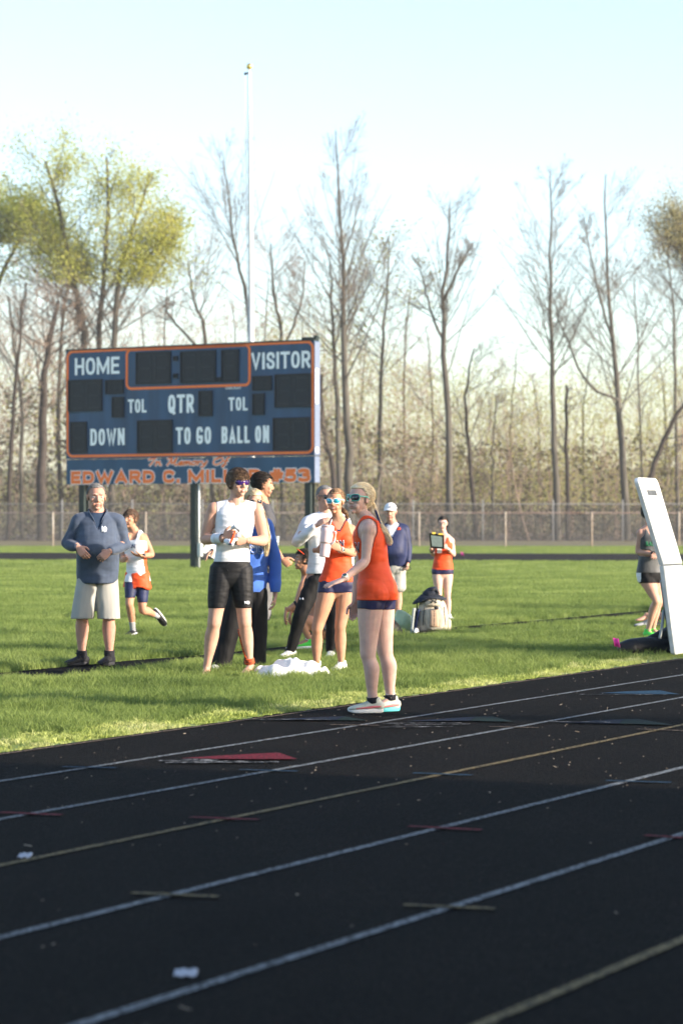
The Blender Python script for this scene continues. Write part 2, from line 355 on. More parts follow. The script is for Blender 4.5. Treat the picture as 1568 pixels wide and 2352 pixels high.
ng = bpy.data.node_groups.new('grass_scatter', 'GeometryNodeTree')
ng.interface.new_socket('Geometry', in_out='INPUT', socket_type='NodeSocketGeometry'); ng.interface.new_socket('Geometry', in_out='OUTPUT', socket_type='NodeSocketGeometry')
N = ng.nodes; gi = N.new('NodeGroupInput'); go = N.new('NodeGroupOutput'); ip = N.new('GeometryNodeInstanceOnPoints'); ci = N.new('GeometryNodeCollectionInfo')
ci.inputs['Collection'].default_value = TUFTS; ci.inputs['Separate Children'].default_value = True; ci.inputs['Reset Children'].default_value = True
def attr(nm, ty):
    a = N.new('GeometryNodeInputNamedAttribute'); a.data_type = ty; a.inputs['Name'].default_value = nm
    return [o for o in a.outputs if o.enabled and o.name == 'Attribute'][0]
cx = N.new('ShaderNodeCombineXYZ'); ng.links.new(attr('turn', 'FLOAT'), cx.inputs[2]); eu = N.new('FunctionNodeEulerToRotation'); ng.links.new(cx.outputs[0], eu.inputs[0])
ng.links.new(gi.outputs[0], ip.inputs['Points']); ng.links.new(ci.outputs[0], ip.inputs['Instance']); ip.inputs['Pick Instance'].default_value = True
ng.links.new(attr('pick', 'INT'), ip.inputs['Instance Index']); ng.links.new(eu.outputs[0], ip.inputs['Rotation']); ng.links.new(attr('size', 'FLOAT'), ip.inputs['Scale'])
ng.links.new(ip.outputs[0], go.inputs[0])
mod = GO.modifiers.new('scatter', 'NODES'); mod.node_group = ng

# ---- litter on the track: small chips as one mass, two paper scraps as things
g = RNG; V = []; Fq = []
M_chip = mat('bark_and_grit', (0.14, 0.105, 0.08), var=0.6, scale=3, col2=(0.34, 0.29, 0.23))
P = np.stack([g.uniform(-2.6, 5.5, 1500), g.uniform(7, 30, 1500)], 1)[:1100]; P = P[(P[:, 1] > 13.5) | (g.uniform(size=1100) < .3)]; dd = P[:, 1]-SL*P[:, 0]; P = P[(dd < CE-.3) & (dd > CO)]
mb = MB()
for p in P:
    a = g.uniform(0, pi); L = g.uniform(.003, .013) if g.uniform() < .95 else g.uniform(.015, .045); w = min(L, g.uniform(.003, .008)); h = g.uniform(.002, .005)
    mb.box((p[0], p[1], .0055+h/2), (L, w, h), Matrix.Rotation(a, 3, 'Z') @ Matrix.Rotation(g.normal()*.2, 3, 'Y'))
tag(mb.build('track_litter', M_chip, smooth=False), 'small wood chips and grit scattered over the black track', 'litter', kind='stuff')
M_paper = mat('scrap_paper', (0.40, 0.41, 0.44), var=0.08)
def scrap(px, py, w, l, lab):
    c = gr(px, py); n = 9; vs = []; fs = []
    for j in range(4):
        for i in range(n):
            vs.append((c.x+(i/(n-1)-.5)*w, c.y+(j/3-.5)*l, .010+.003*sin(i*1.7+j)+.002*sin(j*3)+(.006 if j == 3 else 0)))
    for j in range(3):
        for i in range(n-1): fs.append((j*n+i, j*n+i+1, (j+1)*n+i+1, (j+1)*n+i))
    o = MB().add(vs, fs).build('paper_scrap', M_paper); so_ = o.modifiers.new('t', 'SOLIDIFY'); so_.thickness = .0012
    tag(o, lab, 'scrap', 'paper scraps on the track')
scrap(427, 2243, .072, .10, 'crumpled white paper scrap lying between lane lines near the bottom of the photo')
scrap(58, 1971, .055, .10, 'small white paper scrap beside the yellow lane line at the left edge')
# ------------------------------------------------------------------ scoreboard
M_navy = mat('board_navy_paint', (0.020, 0.062, 0.138), rough=0.45, var=0.22, scale=0.9, stretch=(3, 3, .5), detail=5, spec=0.35)
M_navy2 = mat('memorial_navy_paint', (0.022, 0.072, 0.150), rough=0.5, var=0.15, scale=0.8, stretch=(3, 3, .5))
M_orange = mat('orange_paint', (0.86, 0.19, 0.045), var=0.05, rough=0.5)
M_letter = mat('pale_letter_vinyl', (0.82, 0.85, 0.90), var=0.04, rough=0.5)
M_dig = mat('black_display', (0.006, 0.012, 0.021), var=0.15, rough=0.5); M_dig2 = mat('display_module', (0.010, 0.018, 0.029), var=0.2, rough=0.35, bump=0.3, bscale=60)
M_alu = mat('pale_panel_metal', (0.12, 0.15, 0.225), var=0.06, rough=0.45)
M_dk = mat('dark_green_steel', (0.012, 0.022, 0.022), var=0.2, rough=0.5); M_white = mat('white_paint', (0.60, 0.61, 0.62), var=0.04, rough=0.4)
M_conduit = mat('galvanised_conduit', (0.5, 0.52, 0.53), var=0.1, rough=0.4, metal=0.3)
BR = Vector((-.782, 79.1, 0)); BLf = Vector((-8.467, 84.0, 0)); BW = (BR-BLf).length; BD = (BR-BLf).normalized(); BN = Vector((BD.y, -BD.x, 0)); BB = -BN
def bpt(cx, cy):
    """crop pixel of the board photo -> (distance along board, height)"""
    px, py = 138+cx*.392, 771.5+cy*.392
    dx, dz = (px-CX)/FPX, -(py-YH)/FPX                     # ray = (dx,1,dz)*t from the eye
    # BLf + BD*s = (dx*t, t)
    A = np.array([[BD.x, -dx], [BD.y, -1.0]]); s, t = np.linalg.solve(A, [-BLf.x, -BLf.y])
    return s, HC+dz*t
BM = Matrix(((BD.x, BN.x, 0), (BD.y, BN.y, 0), (0, 0, 1)))   # local x along board, y toward viewer, z up
SB = empty('scoreboard', BLf, 'large navy football scoreboard with orange border and pale lettering on dark green posts', 'scoreboard')
SB.rotation_euler = BM.to_euler() if BM.determinant() > 0 else (0, 0, math.atan2(BD.y, BD.x))
def W3(s, out, z): return BLf+BD*s+BN*out+Vector((0, 0, z))
def bbox_(mb, s0, s1, z0, z1, o0, o1):
    vs = [W3(s, o, z) for s in (s0, s1) for o in (o0, o1) for z in (z0, z1)]
    mb.add(vs, [(0, 1, 3, 2), (4, 6, 7, 5), (0, 4, 5, 1), (2, 3, 7, 6), (0, 2, 6, 4), (1, 5, 7, 3)])
ZT, ZM, ZB = 6.63, 3.30, 2.53
TH = 0.26
m_ = MB(); bbox_(m_, 0, BW, ZM+.012, ZT, -TH, 0); m_.build('cabinet', M_navy, SB, False)
m_ = MB(); bbox_(m_, .01, BW-.01, ZB, ZM-.012, -TH+.02, -.015); m_.build('memorial_panel', M_navy2, SB, False)
m_ = MB(); bbox_(m_, BW+.002, BW+.02, ZM+.02, ZT-.02, -TH-.005, .012); m_.build('side_panel', M_alu, SB, False)
m_ = MB(); bbox_(m_, BW-.008, BW+.012, ZB, ZM-.02, -TH-.005, .0); m_.build('side_panel', M_alu, SB, False)
m_ = MB(); bbox_(m_, -.02, BW+.0, ZT+.002, ZT+.05, -TH, .02); m_.build('top_cap', M_dk, SB, False)
m_ = MB(); bbox_(m_, BW-.45, BW-.12, ZT+.052, ZT+.12, -.2, 0); bbox_(m_, BW-.06, BW+.04, ZT+.052, ZT+.16, -.2, -.05); m_.build('lifting_bracket', M_dk, SB, False)
for k in (1, 2, 3):    # sheet-metal seams standing slightly proud
    m_ = MB(); bbox_(m_, BW*k/4-.012, BW*k/4+.012, ZM+.05, ZT-.05, .001, .006); m_.build('panel_seam', M_navy, SB, False)
def border(x0, y0, x1, y1, rad, w, name):
    """rounded rectangular orange frame; corners given as crop pixels TL and BR"""
    (s0, z1), (s1, z0) = bpt(x0, y0), bpt(x1, y1); P = []
    for cx_, cz_, a0 in ((s1-rad, z1-rad, 0), (s0+rad, z1-rad, 90), (s0+rad, z0+rad, 180), (s1-rad, z0+rad, 270)):
        for k in range(9):
            a = RAD(a0+k*90/8); P.append((cx_, cz_, cos(a), sin(a)))
    mb = MB(); n = len(P); vs = []
    for (cx_, cz_, c, s_) in P:
        for rr_, oo in ((rad+w/2, .002), (rad+w/2, .016), (rad-w/2, .016), (rad-w/2, .002)): vs.append(W3(cx_+c*rr_, oo, cz_+s_*rr_))
    fs = []
    for i in range(n):
        j = (i+1) % n
        for k in range(4): fs.append((i*4+k, j*4+k, j*4+(k+1) % 4, i*4+(k+1) % 4))
    mb.add(vs, fs).build(name, M_orange, SB, False)
border(46, 94, 1481, 683, .20, .075, 'border'); border(393, 83, 1111, 287, .16, .075, 'border')
def display(x0, y0, x1, y1, nd):
    ca = [bpt(x0, y0), bpt(x1, y0), bpt(x0, y1), bpt(x1, y1)]; s0 = (ca[0][0]+ca[2][0])/2; s1 = (ca[1][0]+ca[3][0])/2; z1 = (ca[0][1]+ca[1][1])/2; z0 = (ca[2][1]+ca[3][1])/2
    mb = MB(); t = .035
    bbox_(mb, s0+t, s1-t, z0+t, z1-t, .002, .02)
    for a in ((s0, s0+t, z0, z1), (s1-t, s1, z0, z1), (s0+t, s1-t, z1-t, z1), (s0+t, s1-t, z0, z0+t)): bbox_(mb, *a, .002, .05)
    d = mb.build('digit_display', M_dig, SB, False)
    w = (s1-s0-2*t)/max(nd, 1)
    for k in range(nd):
        mb = MB(); a0 = s0+t+k*w+w*.10; a1 = s0+t+(k+1)*w-w*.10; zc = (z0+z1)/2; b0, b1 = z0+t+.05, z1-t-.05; q = .045*min(1, (z1-z0)/.9)
        for seg in ((a0+q, a1-q, b1-q, b1), (a0+q, a1-q, zc-q/2, zc+q/2), (a0+q, a1-q, b0, b0+q), (a0, a0+q, zc+q, b1-q), (a1-q, a1, zc+q, b1-q), (a0, a0+q, b0+q, zc-q), (a1-q, a1, b0+q, zc-q)):
            bbox_(mb, *seg, .021, .030)
        mb.build('digit_module', M_dig2, d, False)
for a in ((448, 93, 652, 282, 2), (708, 87, 915, 275, 2), (948, 80, 1050, 270, 1), (52, 256, 250, 442, 2), (308, 357, 377, 478, 1), (1260, 222, 1473, 417, 2), (1130, 337, 1200, 462, 1),
          (815, 321, 895, 470, 1), (65, 503, 160, 688, 1), (456, 493, 660, 685, 2), (1250, 478, 1463, 672, 2), (667, 118, 692, 146, 0), (667, 220, 692, 248, 0), (918, 242, 943, 270, 0)):
    display(*a)
for x0, y0, x1, y1 in ((270, 257, 375, 341), (1130, 234, 1242, 320)):
    display(x0, y0, x1, y1, 3)
def text_mesh(body, bold=0.0, shear=0.0):
    cu = bpy.data.curves.new('t', 'FONT'); cu.body = body; cu.offset = bold; cu.shear = shear; cu.extrude = 0.0; cu.resolution_u = 3; cu.align_x = 'LEFT'
    o = bpy.data.objects.new('t', cu); COL.objects.link(o); dg = bpy.context.evaluated_depsgraph_get(); me = bpy.data.meshes.new_from_object(o.evaluated_get(dg))
    bpy.data.objects.remove(o); bpy.data.curves.remove(cu); return me
def lettering(body, frame, thick, bold, m, parent, name='lettering', shear=0.0, grow=0.0, fit_bold=None):
    """text fitted to a rectangle; frame(u,v,o) -> world, u and v in 0..1"""
    me = text_mesh(body, bold, shear); V = np.array([v.co[:] for v in me.vertices])
    ref = V if fit_bold is None else np.array([v.co[:] for v in text_mesh(body, fit_bold, shear).vertices])
    lo, hi = ref.min(0), ref.max(0); U = (V-lo)/(hi-lo+1e-9)
    bm = bmesh.new(); bm.from_mesh(me)
    for v, u in zip(bm.verts, U): v.co = frame(u[0], u[1], 0)
    bm.normal_update()
    r = bmesh.ops.extrude_face_region(bm, geom=list(bm.faces)); vs = [e for e in r['geom'] if isinstance(e, bmesh.types.BMVert)]
    n = (Vector(frame(.5, .5, 1))-Vector(frame(.5, .5, 0)))
    for v in vs: v.co += n*thick
    bmesh.ops.recalc_face_normals(bm, faces=bm.faces)
    me2 = bpy.data.meshes.new(name); bm.to_mesh(me2); bm.free(); me2.materials.append(m)
    return link(name, me2, parent)

def _arc(cx, cy, rx, ry, a0, a1, n, p=.8):
    o = []
    for i in range(n+1):
        a = RAD(a0+(a1-a0)*i/n); c, q = cos(a), sin(a); o.append((cx+rx*math.copysign(abs(c)**p, c), cy+ry*math.copysign(abs(q)**p, q)))
    return o
def _cr(st, k=4):
    o = []
    for i in range(len(st)-1):
        p0 = st[max(i-1, 0)]; p1 = st[i]; p2 = st[i+1]; p3 = st[min(i+2, len(st)-1)]
        for j in range(k):
            t = j/k; o.append(tuple(.5*((2*p1[q])+(-p0[q]+p2[q])*t+(2*p0[q]-5*p1[q]+4*p2[q]-p3[q])*t*t+(-p0[q]+3*p1[q]-3*p2[q]+p3[q])*t**3) for q in (0, 1)))
    return o+[st[-1]]
_bowl = lambda y0, y1, x=.55: [(0, y1), (x, y1)]+_arc(x, (y0+y1)/2, 1-x, (y1-y0)/2, 90, -90, 8, .75)[1:]+[(0, y0)]
GLYPH = {'O': (.85, [_arc(.5, .5, .5, .5, 90, 450, 22)]), 'Q': (.85, [_arc(.5, .5, .5, .5, 90, 450, 22), [(.58, .22), (.98, -.08)]]), 'H': (.85, [[(0, 0), (0, 1)], [(1, 0), (1, 1)], [(0, .5), (1, .5)]]),
 'M': (1.25, [[(0, 0), (0, 1)], [(0, 1), (.5, .12), (1, 1)], [(1, 1), (1, 0)]]), 'E': (.72, [[(1, 1), (0, 1), (0, 0), (1, 0)], [(0, .5), (.88, .5)]]), 'V': (.95, [[(0, 1), (.5, 0), (1, 1)]]), 'I': (0.001, [[(0, 0), (0, 1)]]),
 'S': (.8, [_cr([(1, .78), (.86, .96), (.5, 1), (.14, .95), (0, .76), (.13, .60), (.5, .5), (.87, .40), (1, .23), (.87, .04), (.5, 0), (.13, .04), (0, .22)])]), 'T': (.85, [[(-.08, 1), (1.08, 1)], [(.5, 0), (.5, 1)]]),
 'R': (.85, [[(0, 0), (0, 1)], _bowl(.46, 1)[0:], [(.5, .46), (1.02, 0)]]), 'L': (.68, [[(0, 1), (0, 0), (1, 0)]]), 'D': (.88, [[(0, 0), (0, 1)], _bowl(0, 1, .4)]), 'W': (1.45, [[(0, 1), (.26, 0), (.5, .85), (.74, 0), (1, 1)]]),
 'N': (.9, [[(0, 0), (0, 1)], [(0, 1), (1, 0)], [(1, 0), (1, 1)]]), 'G': (.88, [_cr([(1, .84), (.84, .98), (.5, 1), (.12, .92), (0, .5), (.12, .08), (.5, 0), (.85, .03), (1, .15)], 3)+[(1, .40), (.60, .40)]]),
 'B': (.84, [[(0, 0), (0, 1)], _bowl(.52, 1), _bowl(0, .52)]), 'A': (.95, [[(0, 0), (.5, 1), (1, 0)], [(.18, .27), (.82, .27)]]), 'C': (.86, [_cr([(.96, .86), (.80, .98), (.5, 1), (.12, .92), (0, .5), (.12, .08), (.5, 0), (.80, .02), (.96, .14)], 3)]),
 '.': (0.001, [[(0, -.02), (0, .05)]]), '#': (.95, [[(.25, 0), (.42, 1)], [(.62, 0), (.79, 1)], [(-.02, .33), (.98, .33)], [(.06, .68), (1.06, .68)]]),
 '5': (.8, [[(.92, 1), (.12, 1), (.08, .56)], _cr([(.08, .56), (.5, .63), (.9, .53), (1, .31), (.87, .06), (.5, 0), (.16, .01), (-.06, .07)])]), '3': (.8, [_cr([(-.06, .92), (.14, .99), (.5, 1), (.88, .92), (.88, .64), (.45, .53)]), _cr([(.45, .53), (.9, .46), (1, .25), (.88, .04), (.5, 0), (.14, .01), (-.06, .08)])]),
 ' ': (.45, [])}
def block_text(text, frame, t, gap, m, th, name, parent, grow=0.0):
    """heavy block capitals built from mitred strokes of thickness t (m); grow widens the strokes for an outline"""
    o_ = Vector(frame(0, 0, 0)); ux = Vector(frame(1, 0, 0))-o_; uy = Vector(frame(0, 1, 0))-o_; Wd, Hd = ux.length, uy.length; ux.normalize(); uy.normalize(); n_ = (Vector(frame(.5, .5, 1))-Vector(frame(.5, .5, 0))).normalized()
    tot = sum(GLYPH[c][0] for c in text); nl = len(text); sp = text.count(' '); u = (Wd-(nl-sp)*t-(nl-1)*gap)/tot; x = t/2; made = []
    for c in text:
        w_, strokes = GLYPH[c]; mb = MB(); gw = w_*u
        for si, st in enumerate(strokes):
            P = [(x+a*gw, t/2+b*(Hd-t)) for a, b in st]; hw = t/2+grow; closed = len(P) > 3 and abs(P[0][0]-P[-1][0])+abs(P[0][1]-P[-1][1]) < 1e-5
            L = []; R = []; n = len(P)
            for i in range(n):
                pa = P[i-1] if i > 0 else (P[-2] if closed else None); pb = P[i+1] if i < n-1 else (P[1] if closed else None)
                d1 = None if pa is None else Vector((P[i][0]-pa[0], P[i][1]-pa[1])).normalized(); d2 = None if pb is None else Vector((pb[0]-P[i][0], pb[1]-P[i][1])).normalized()
                if d1 is None: d1 = d2
                if d2 is None: d2 = d1
                bz = d1+d2
                if bz.length < .2: bz = d1.copy()
                bz.normalize(); nn2 = Vector((-bz.y, bz.x)); k = min(1/max(.45, nn2.dot(Vector((-d1.y, d1.x)))), 2.0); q = Vector(P[i])
                if not closed and i == 0: q = q-d2*hw if st[0][1] not in (0, 1) or abs(d2.y) < .3 or c in '5' else q-d2*hw
                if not closed and i == n-1: q = q+d1*hw
                L.append(q+nn2*hw*k); R.append(q-nn2*hw*k)
            h = th+si*.0006; vs = []
            for a, b in zip(L, R):
                for qq, zz_ in ((a, h), (b, h), (b, 0), (a, 0)): vs.append(o_+ux*qq.x+uy*qq.y+n_*zz_)
            fs = []
            for i in range(n-1):
                for k in range(4): fs.append((i*4+k, i*4+4+k, i*4+4+(k+1) % 4, i*4+(k+1) % 4))
            fs += [(0, 1, 2, 3), (len(vs)-4, len(vs)-1, len(vs)-2, len(vs)-3)]; mb.add(vs, fs)
        if strokes: mb.build(name, m, parent, False)
        x += gw+gap+(t if c != ' ' else 0)
def bframe(x0, y0, x1, y1, o0):
    a, b, c, d = bpt(x0, y0), bpt(x1, y0), bpt(x0, y1), bpt(x1, y1)
    s0 = (a[0]+c[0])/2; s1 = (b[0]+d[0])/2; z1 = (a[1]+b[1])/2; z0 = (c[1]+d[1])/2
    return lambda u, v, o: W3(s0+(s1-s0)*u, o0+o, z0+(z1-z0)*v)
for body, r in (('HOME', (90, 126, 350, 226)), ('VISITOR', (1122, 93, 1466, 192)), ('TOL', (402, 371, 508, 450)), ('QTR', (635, 343, 785, 452)), ('TOL', (990, 359, 1100, 438)),
                ('DOWN', (180, 543, 380, 641)), ('TO GO', (682, 534, 886, 634)), ('BALL ON', (948, 528, 1226, 628))):
    hh = (r[3]-r[1])*.0053; block_text(body, bframe(*r, .008), hh*.165, hh*.125, M_letter, .006, 'letter', SB)
lettering('FAIR-PLAY', bframe(972, 300, 1063, 313, .008), .004, .02, M_letter, SB); 
block_text('EDWARD C. MILLER #53', bframe(64, 784, 1466, 862, -.0135), .118, .072, M_letter, .003, 'letter_outline', SB, grow=.020)
block_text('EDWARD C. MILLER #53', bframe(64, 784, 1466, 862, -.0085), .118, .072, M_orange, .003, 'letter', SB)
# brush-script line drawn as strokes
SCRIPT = {'I': [[(0, .75), (.25, .95), (.6, .98)], [(.45, .95), (.35, .4), (.2, .02)]],
 'n': [[(0, .5), (.12, .48), (.08, .02)], [(.1, .25), (.35, .5), (.38, .1), (.55, .08)]],
 'M': [[(0, .8), (.15, .95), (.3, .9)], [(.32, .95), (.2, .4), (.08, .0)], [(.34, .95), (.42, .2), (.75, .98)], [(.75, .98), (.68, .2), (.8, .02), (.95, .12)]],
 'e': [[(.02, .22), (.35, .32), (.25, .5), (.05, .3), (.12, .05), (.4, .12)]],
 'm': [[(0, .45), (.08, .45), (.04, .02)], [(.06, .25), (.25, .5), (.25, .05)], [(.28, .25), (.48, .5), (.5, .08), (.62, .1)]],
 'o': [[(.2, .5), (.02, .3), (.12, .03), (.35, .15), (.35, .45), (.2, .5), (.45, .42)]],
 'r': [[(0, .45), (.08, .45), (.05, .02)], [(.07, .25), (.25, .48), (.38, .42)]],
 'y': [[(0, .48), (.05, .15), (.2, .1), (.38, .48)], [(.38, .48), (.28, .0), (.12, -.3), (-.02, -.18)]],
 'O': [[(.45, .95), (.1, .7), (.05, .2), (.35, .02), (.7, .35), (.72, .8), (.45, .95), (.3, .75)]],
 'f': [[(.45, .9), (.3, .85), (.2, .2), (.12, -.3), (.02, -.15), (.15, .0), (.3, .1)], [(.05, .45), (.4, .48)]]}
ADV = {'I': .62, 'n': .58, 'M': 1.0, 'e': .45, 'm': .66, 'o': .48, 'r': .40, 'y': .50, 'O': .82, 'f': .5, ' ': .42}
def script_line(text, frame, w, m, th, name):
    mb = MB(); tot = sum(ADV[c] for c in text); x = 0
    for c in text:
        for st in SCRIPT.get(c, []):
            pts = []
            for i in range(len(st)-1):
                p0 = st[max(i-1, 0)]; p1 = st[i]; p2 = st[i+1]; p3 = st[min(i+2, len(st)-1)]
                for k in range(5):
                    t = k/5; pts.append(tuple(.5*((2*p1[q])+(-p0[q]+p2[q])*t+(2*p0[q]-5*p1[q]+4*p2[q]-p3[q])*t*t+(-p0[q]+3*p1[q]-3*p2[q]+p3[q])*t**3) for q in (0, 1)))
            pts.append(st[-1])
            W_ = [Vector(frame((x+px+py*.18)/tot, py, 0)) for px, py in pts]; up = (Vector(frame(.5, .5, 1))-Vector(frame(.5, .5, 0))).normalized()
            vs = []; fs = []
            for i, q in enumerate(W_):
                d = (W_[min(i+1, len(W_)-1)]-W_[max(i-1, 0)]).normalized(); s_ = d.cross(up)*w*.5
                e_ = d*(w*.35 if i == len(W_)-1 else (-w*.35 if i == 0 else 0))
                vs += [q-s_+e_, q+s_+e_, q+s_+e_+up*th, q-s_+e_+up*th]
            for i in range(len(W_)-1):
                for k in range(4): fs.append((i*4+k, i*4+4+k, i*4+4+(k+1) % 4, i*4+(k+1) % 4))
            fs += [(0, 1, 2, 3), (len(vs)-4, len(vs)-1, len(vs)-2, len(vs)-3)]
            mb.add(vs, fs)
        x += ADV[c]
    return mb.build(name, m, SB, False)
script_line('In Memory Of', bframe(512, 712, 985, 757, -.011), .088, M_letter, .004, 'letter_outline')
script_line('In Memory Of', bframe(512, 712, 985, 757, -.005), .050, M_orange, .005, 'lettering')
# illegible white strip lettering up the side panel: a column of small raised marks
mb = MB()
for z0_, z1_ in ((4.84, 5.86), (3.42, 3.56)):
    z = z0_
    while z < z1_:
        h = .05; q = BLf+BD*(BW+.023)+BN*(-.09)+Vector((0, 0, z)); mb.box(q, (.012, .13, h*.85), Matrix.Rotation(math.atan2(BD.y, BD.x), 3, 'Z')); z += h*1.02
mb.build('side_lettering', M_letter, SB, False)['kind'] = 'stuff'
# posts with conduit
for s_, w in ((.55, .20), (4.75, .20), (BW-.28, .20)):
    m_ = MB(); bbox_(m_, s_-w/2, s_+w/2, 0, ZB-.002, -.16, -.06); bbox_(m_, s_-w/2, s_+w/2, 0, ZB-.002, -.30, -.28); bbox_(m_, s_-.015, s_+.015, 0, ZB-.002, -.28, -.16)
    m_.build('post', M_dk, SB, False)
m_ = MB(); m_.tube([W3(4.93, -.12, 0), W3(4.93, -.12, ZB)], .028, 8, 1); m_.build('conduit', M_conduit, SB)
m_ = MB(); bbox_(m_, 4.90, 5.02, .35, .75, -.2, -.08); m_.build('junction_box', M_conduit, SB, False)

# ------------------------------------------------------------------ flagpole
fb = at(580.5, 1195, 84.5); fb.z = 0; ft = at(573, 166, 84.5)
FP = empty('flagpole', fb, 'tall white flagpole with gold ball finial standing behind the scoreboard', 'flagpole')
MB().tube([fb, fb.lerp(ft, .5), ft], [.098, .085, .042], 16, 3).build('pole', M_white, FP)
M_gold = mat('gold_finial', (0.75, 0.55, 0.18), rough=0.28, metal=0.8, var=0.05)
MB().ell(ft+Vector((0, 0, .18)), (.1, .1, .1)).build('ball_finial', M_gold, FP)
MB().tube([ft, ft+Vector((0, 0, .1))], .028, 8, 1).build('finial_stem', M_white, FP)
mb = MB(); mb.box(ft+Vector((-.07, 0, -.03)), (.14, .05, .05)); mb.ell(ft+Vector((-.13, 0, -.05)), (.04, .03, .05), nu=8, nv=6); mb.build('pulley_truck', M_dk, FP)
mb = MB(); mb.tube([ft+Vector((-.13, 0, -.05)), fb+Vector((-.12, 0, 1.2))], .008, 5, 1); mb.tube([ft+Vector((-.10, .02, -.05)), fb+Vector((-.14, .02, 1.2))], .008, 5, 1); mb.build('halyard', M_white, FP)
MB().tube([fb, fb+Vector((0, 0, .06))], .17, 16, 1).build('base_collar', M_conduit, FP)

# ------------------------------------------------------------------ chain-link fences
M_wire = mat('galvanised_wire', (0.11, 0.11, 0.11), rough=0.55, var=0.15, metal=0.2); M_rail = mat('rusty_top_rail', (0.20, 0.11, 0.085), rough=0.7, var=0.4, scale=.6, col2=(0.32, 0.28, 0.26), stretch=(1, 1, 1))
M_post = mat('weathered_fence_post', (0.30, 0.21, 0.14), rough=0.7, var=0.25, scale=1.1, col2=(0.38, 0.35, 0.31))
M_post2 = mat('grey_fence_post', (0.17, 0.175, 0.18), rough=0.6, var=0.2)
def chain_fence(name, label, Z, top, x0, x1, posts, pitch, wr, mrail, mpost, extra_rail=None, prad=.04, posttop=.0):
    F0 = empty(name, Vector((x0, Z, 0)), label, 'fence', None)
    for px in posts:
        x = (px-CX)*Z/FPX; ph = top+posttop
        mb = MB(); mb.tube([(x, Z+.03, 0), (x, Z+.03, ph)], prad, 10, 1); mb.ell((x, Z+.03, ph+.02), (prad*1.2, prad*1.2, .04), nu=8, nv=6); mb.build('fence_post', mpost, F0)
    mb = MB(); mb.tube([(x0, Z+.03, top), (x1, Z+.03, top)], .030, 8, 1); mb.build('top_rail', mrail, F0)
    if extra_rail is not None:
        MB().tube([(x0, Z+.03, extra_rail), (x1, Z+.03, extra_rail)], .022, 8, 1).build('mid_rail', mrail, F0)
    h = top-.04; n = int((x1-x0+h)/pitch)+1
    for sgn, dy in ((1, 0), (-1, .006)):
        a = x0-h+np.arange(n)*pitch; b = a+h
        if sgn < 0: a, b = b, a
        A = np.stack([a, np.full(n, Z+dy), np.full(n, .03)], 1); B = np.stack([b, np.full(n, Z+dy), np.full(n, h)], 1)
        # clip to the fence length
        t0 = np.clip((x0-A[:, 0])/(B[:, 0]-A[:, 0]), -9, 9); t1 = np.clip((x1-A[:, 0])/(B[:, 0]-A[:, 0]), -9, 9); lo = np.clip(np.minimum(t0, t1), 0, 1); hi = np.clip(np.maximum(t0, t1), 0, 1); k = hi > lo
        Pq = np.stack([A+(B-A)*lo[:, None], A+(B-A)*hi[:, None]], 1)[k]; V_, F_ = tubes_np(Pq, np.full((len(Pq), 2), wr), 3)
        o = npmesh('chain_link_mesh', V_, F_, M_wire, F0); o['kind'] = 'stuff'
chain_fence('chain_link_fence', 'low chain link fence with rusty top rail and tan posts running behind the far track', 147, 1.83, -26, 25, [-95, 122, 335, 545, 755, 962, 1160, 1358, 1558, 1756], .085, .0042, M_rail, M_post, prad=.05)
chain_fence('chain_link_fence', 'taller grey chain link fence behind the rusty railed one, in front of the wood', 187, 2.55, -30, 32, [-20, 143, 304, 465, 626, 787, 948, 1108, 1269, 1429, 1590], .10, .0045, M_post2, M_post2, prad=.05, posttop=.25)

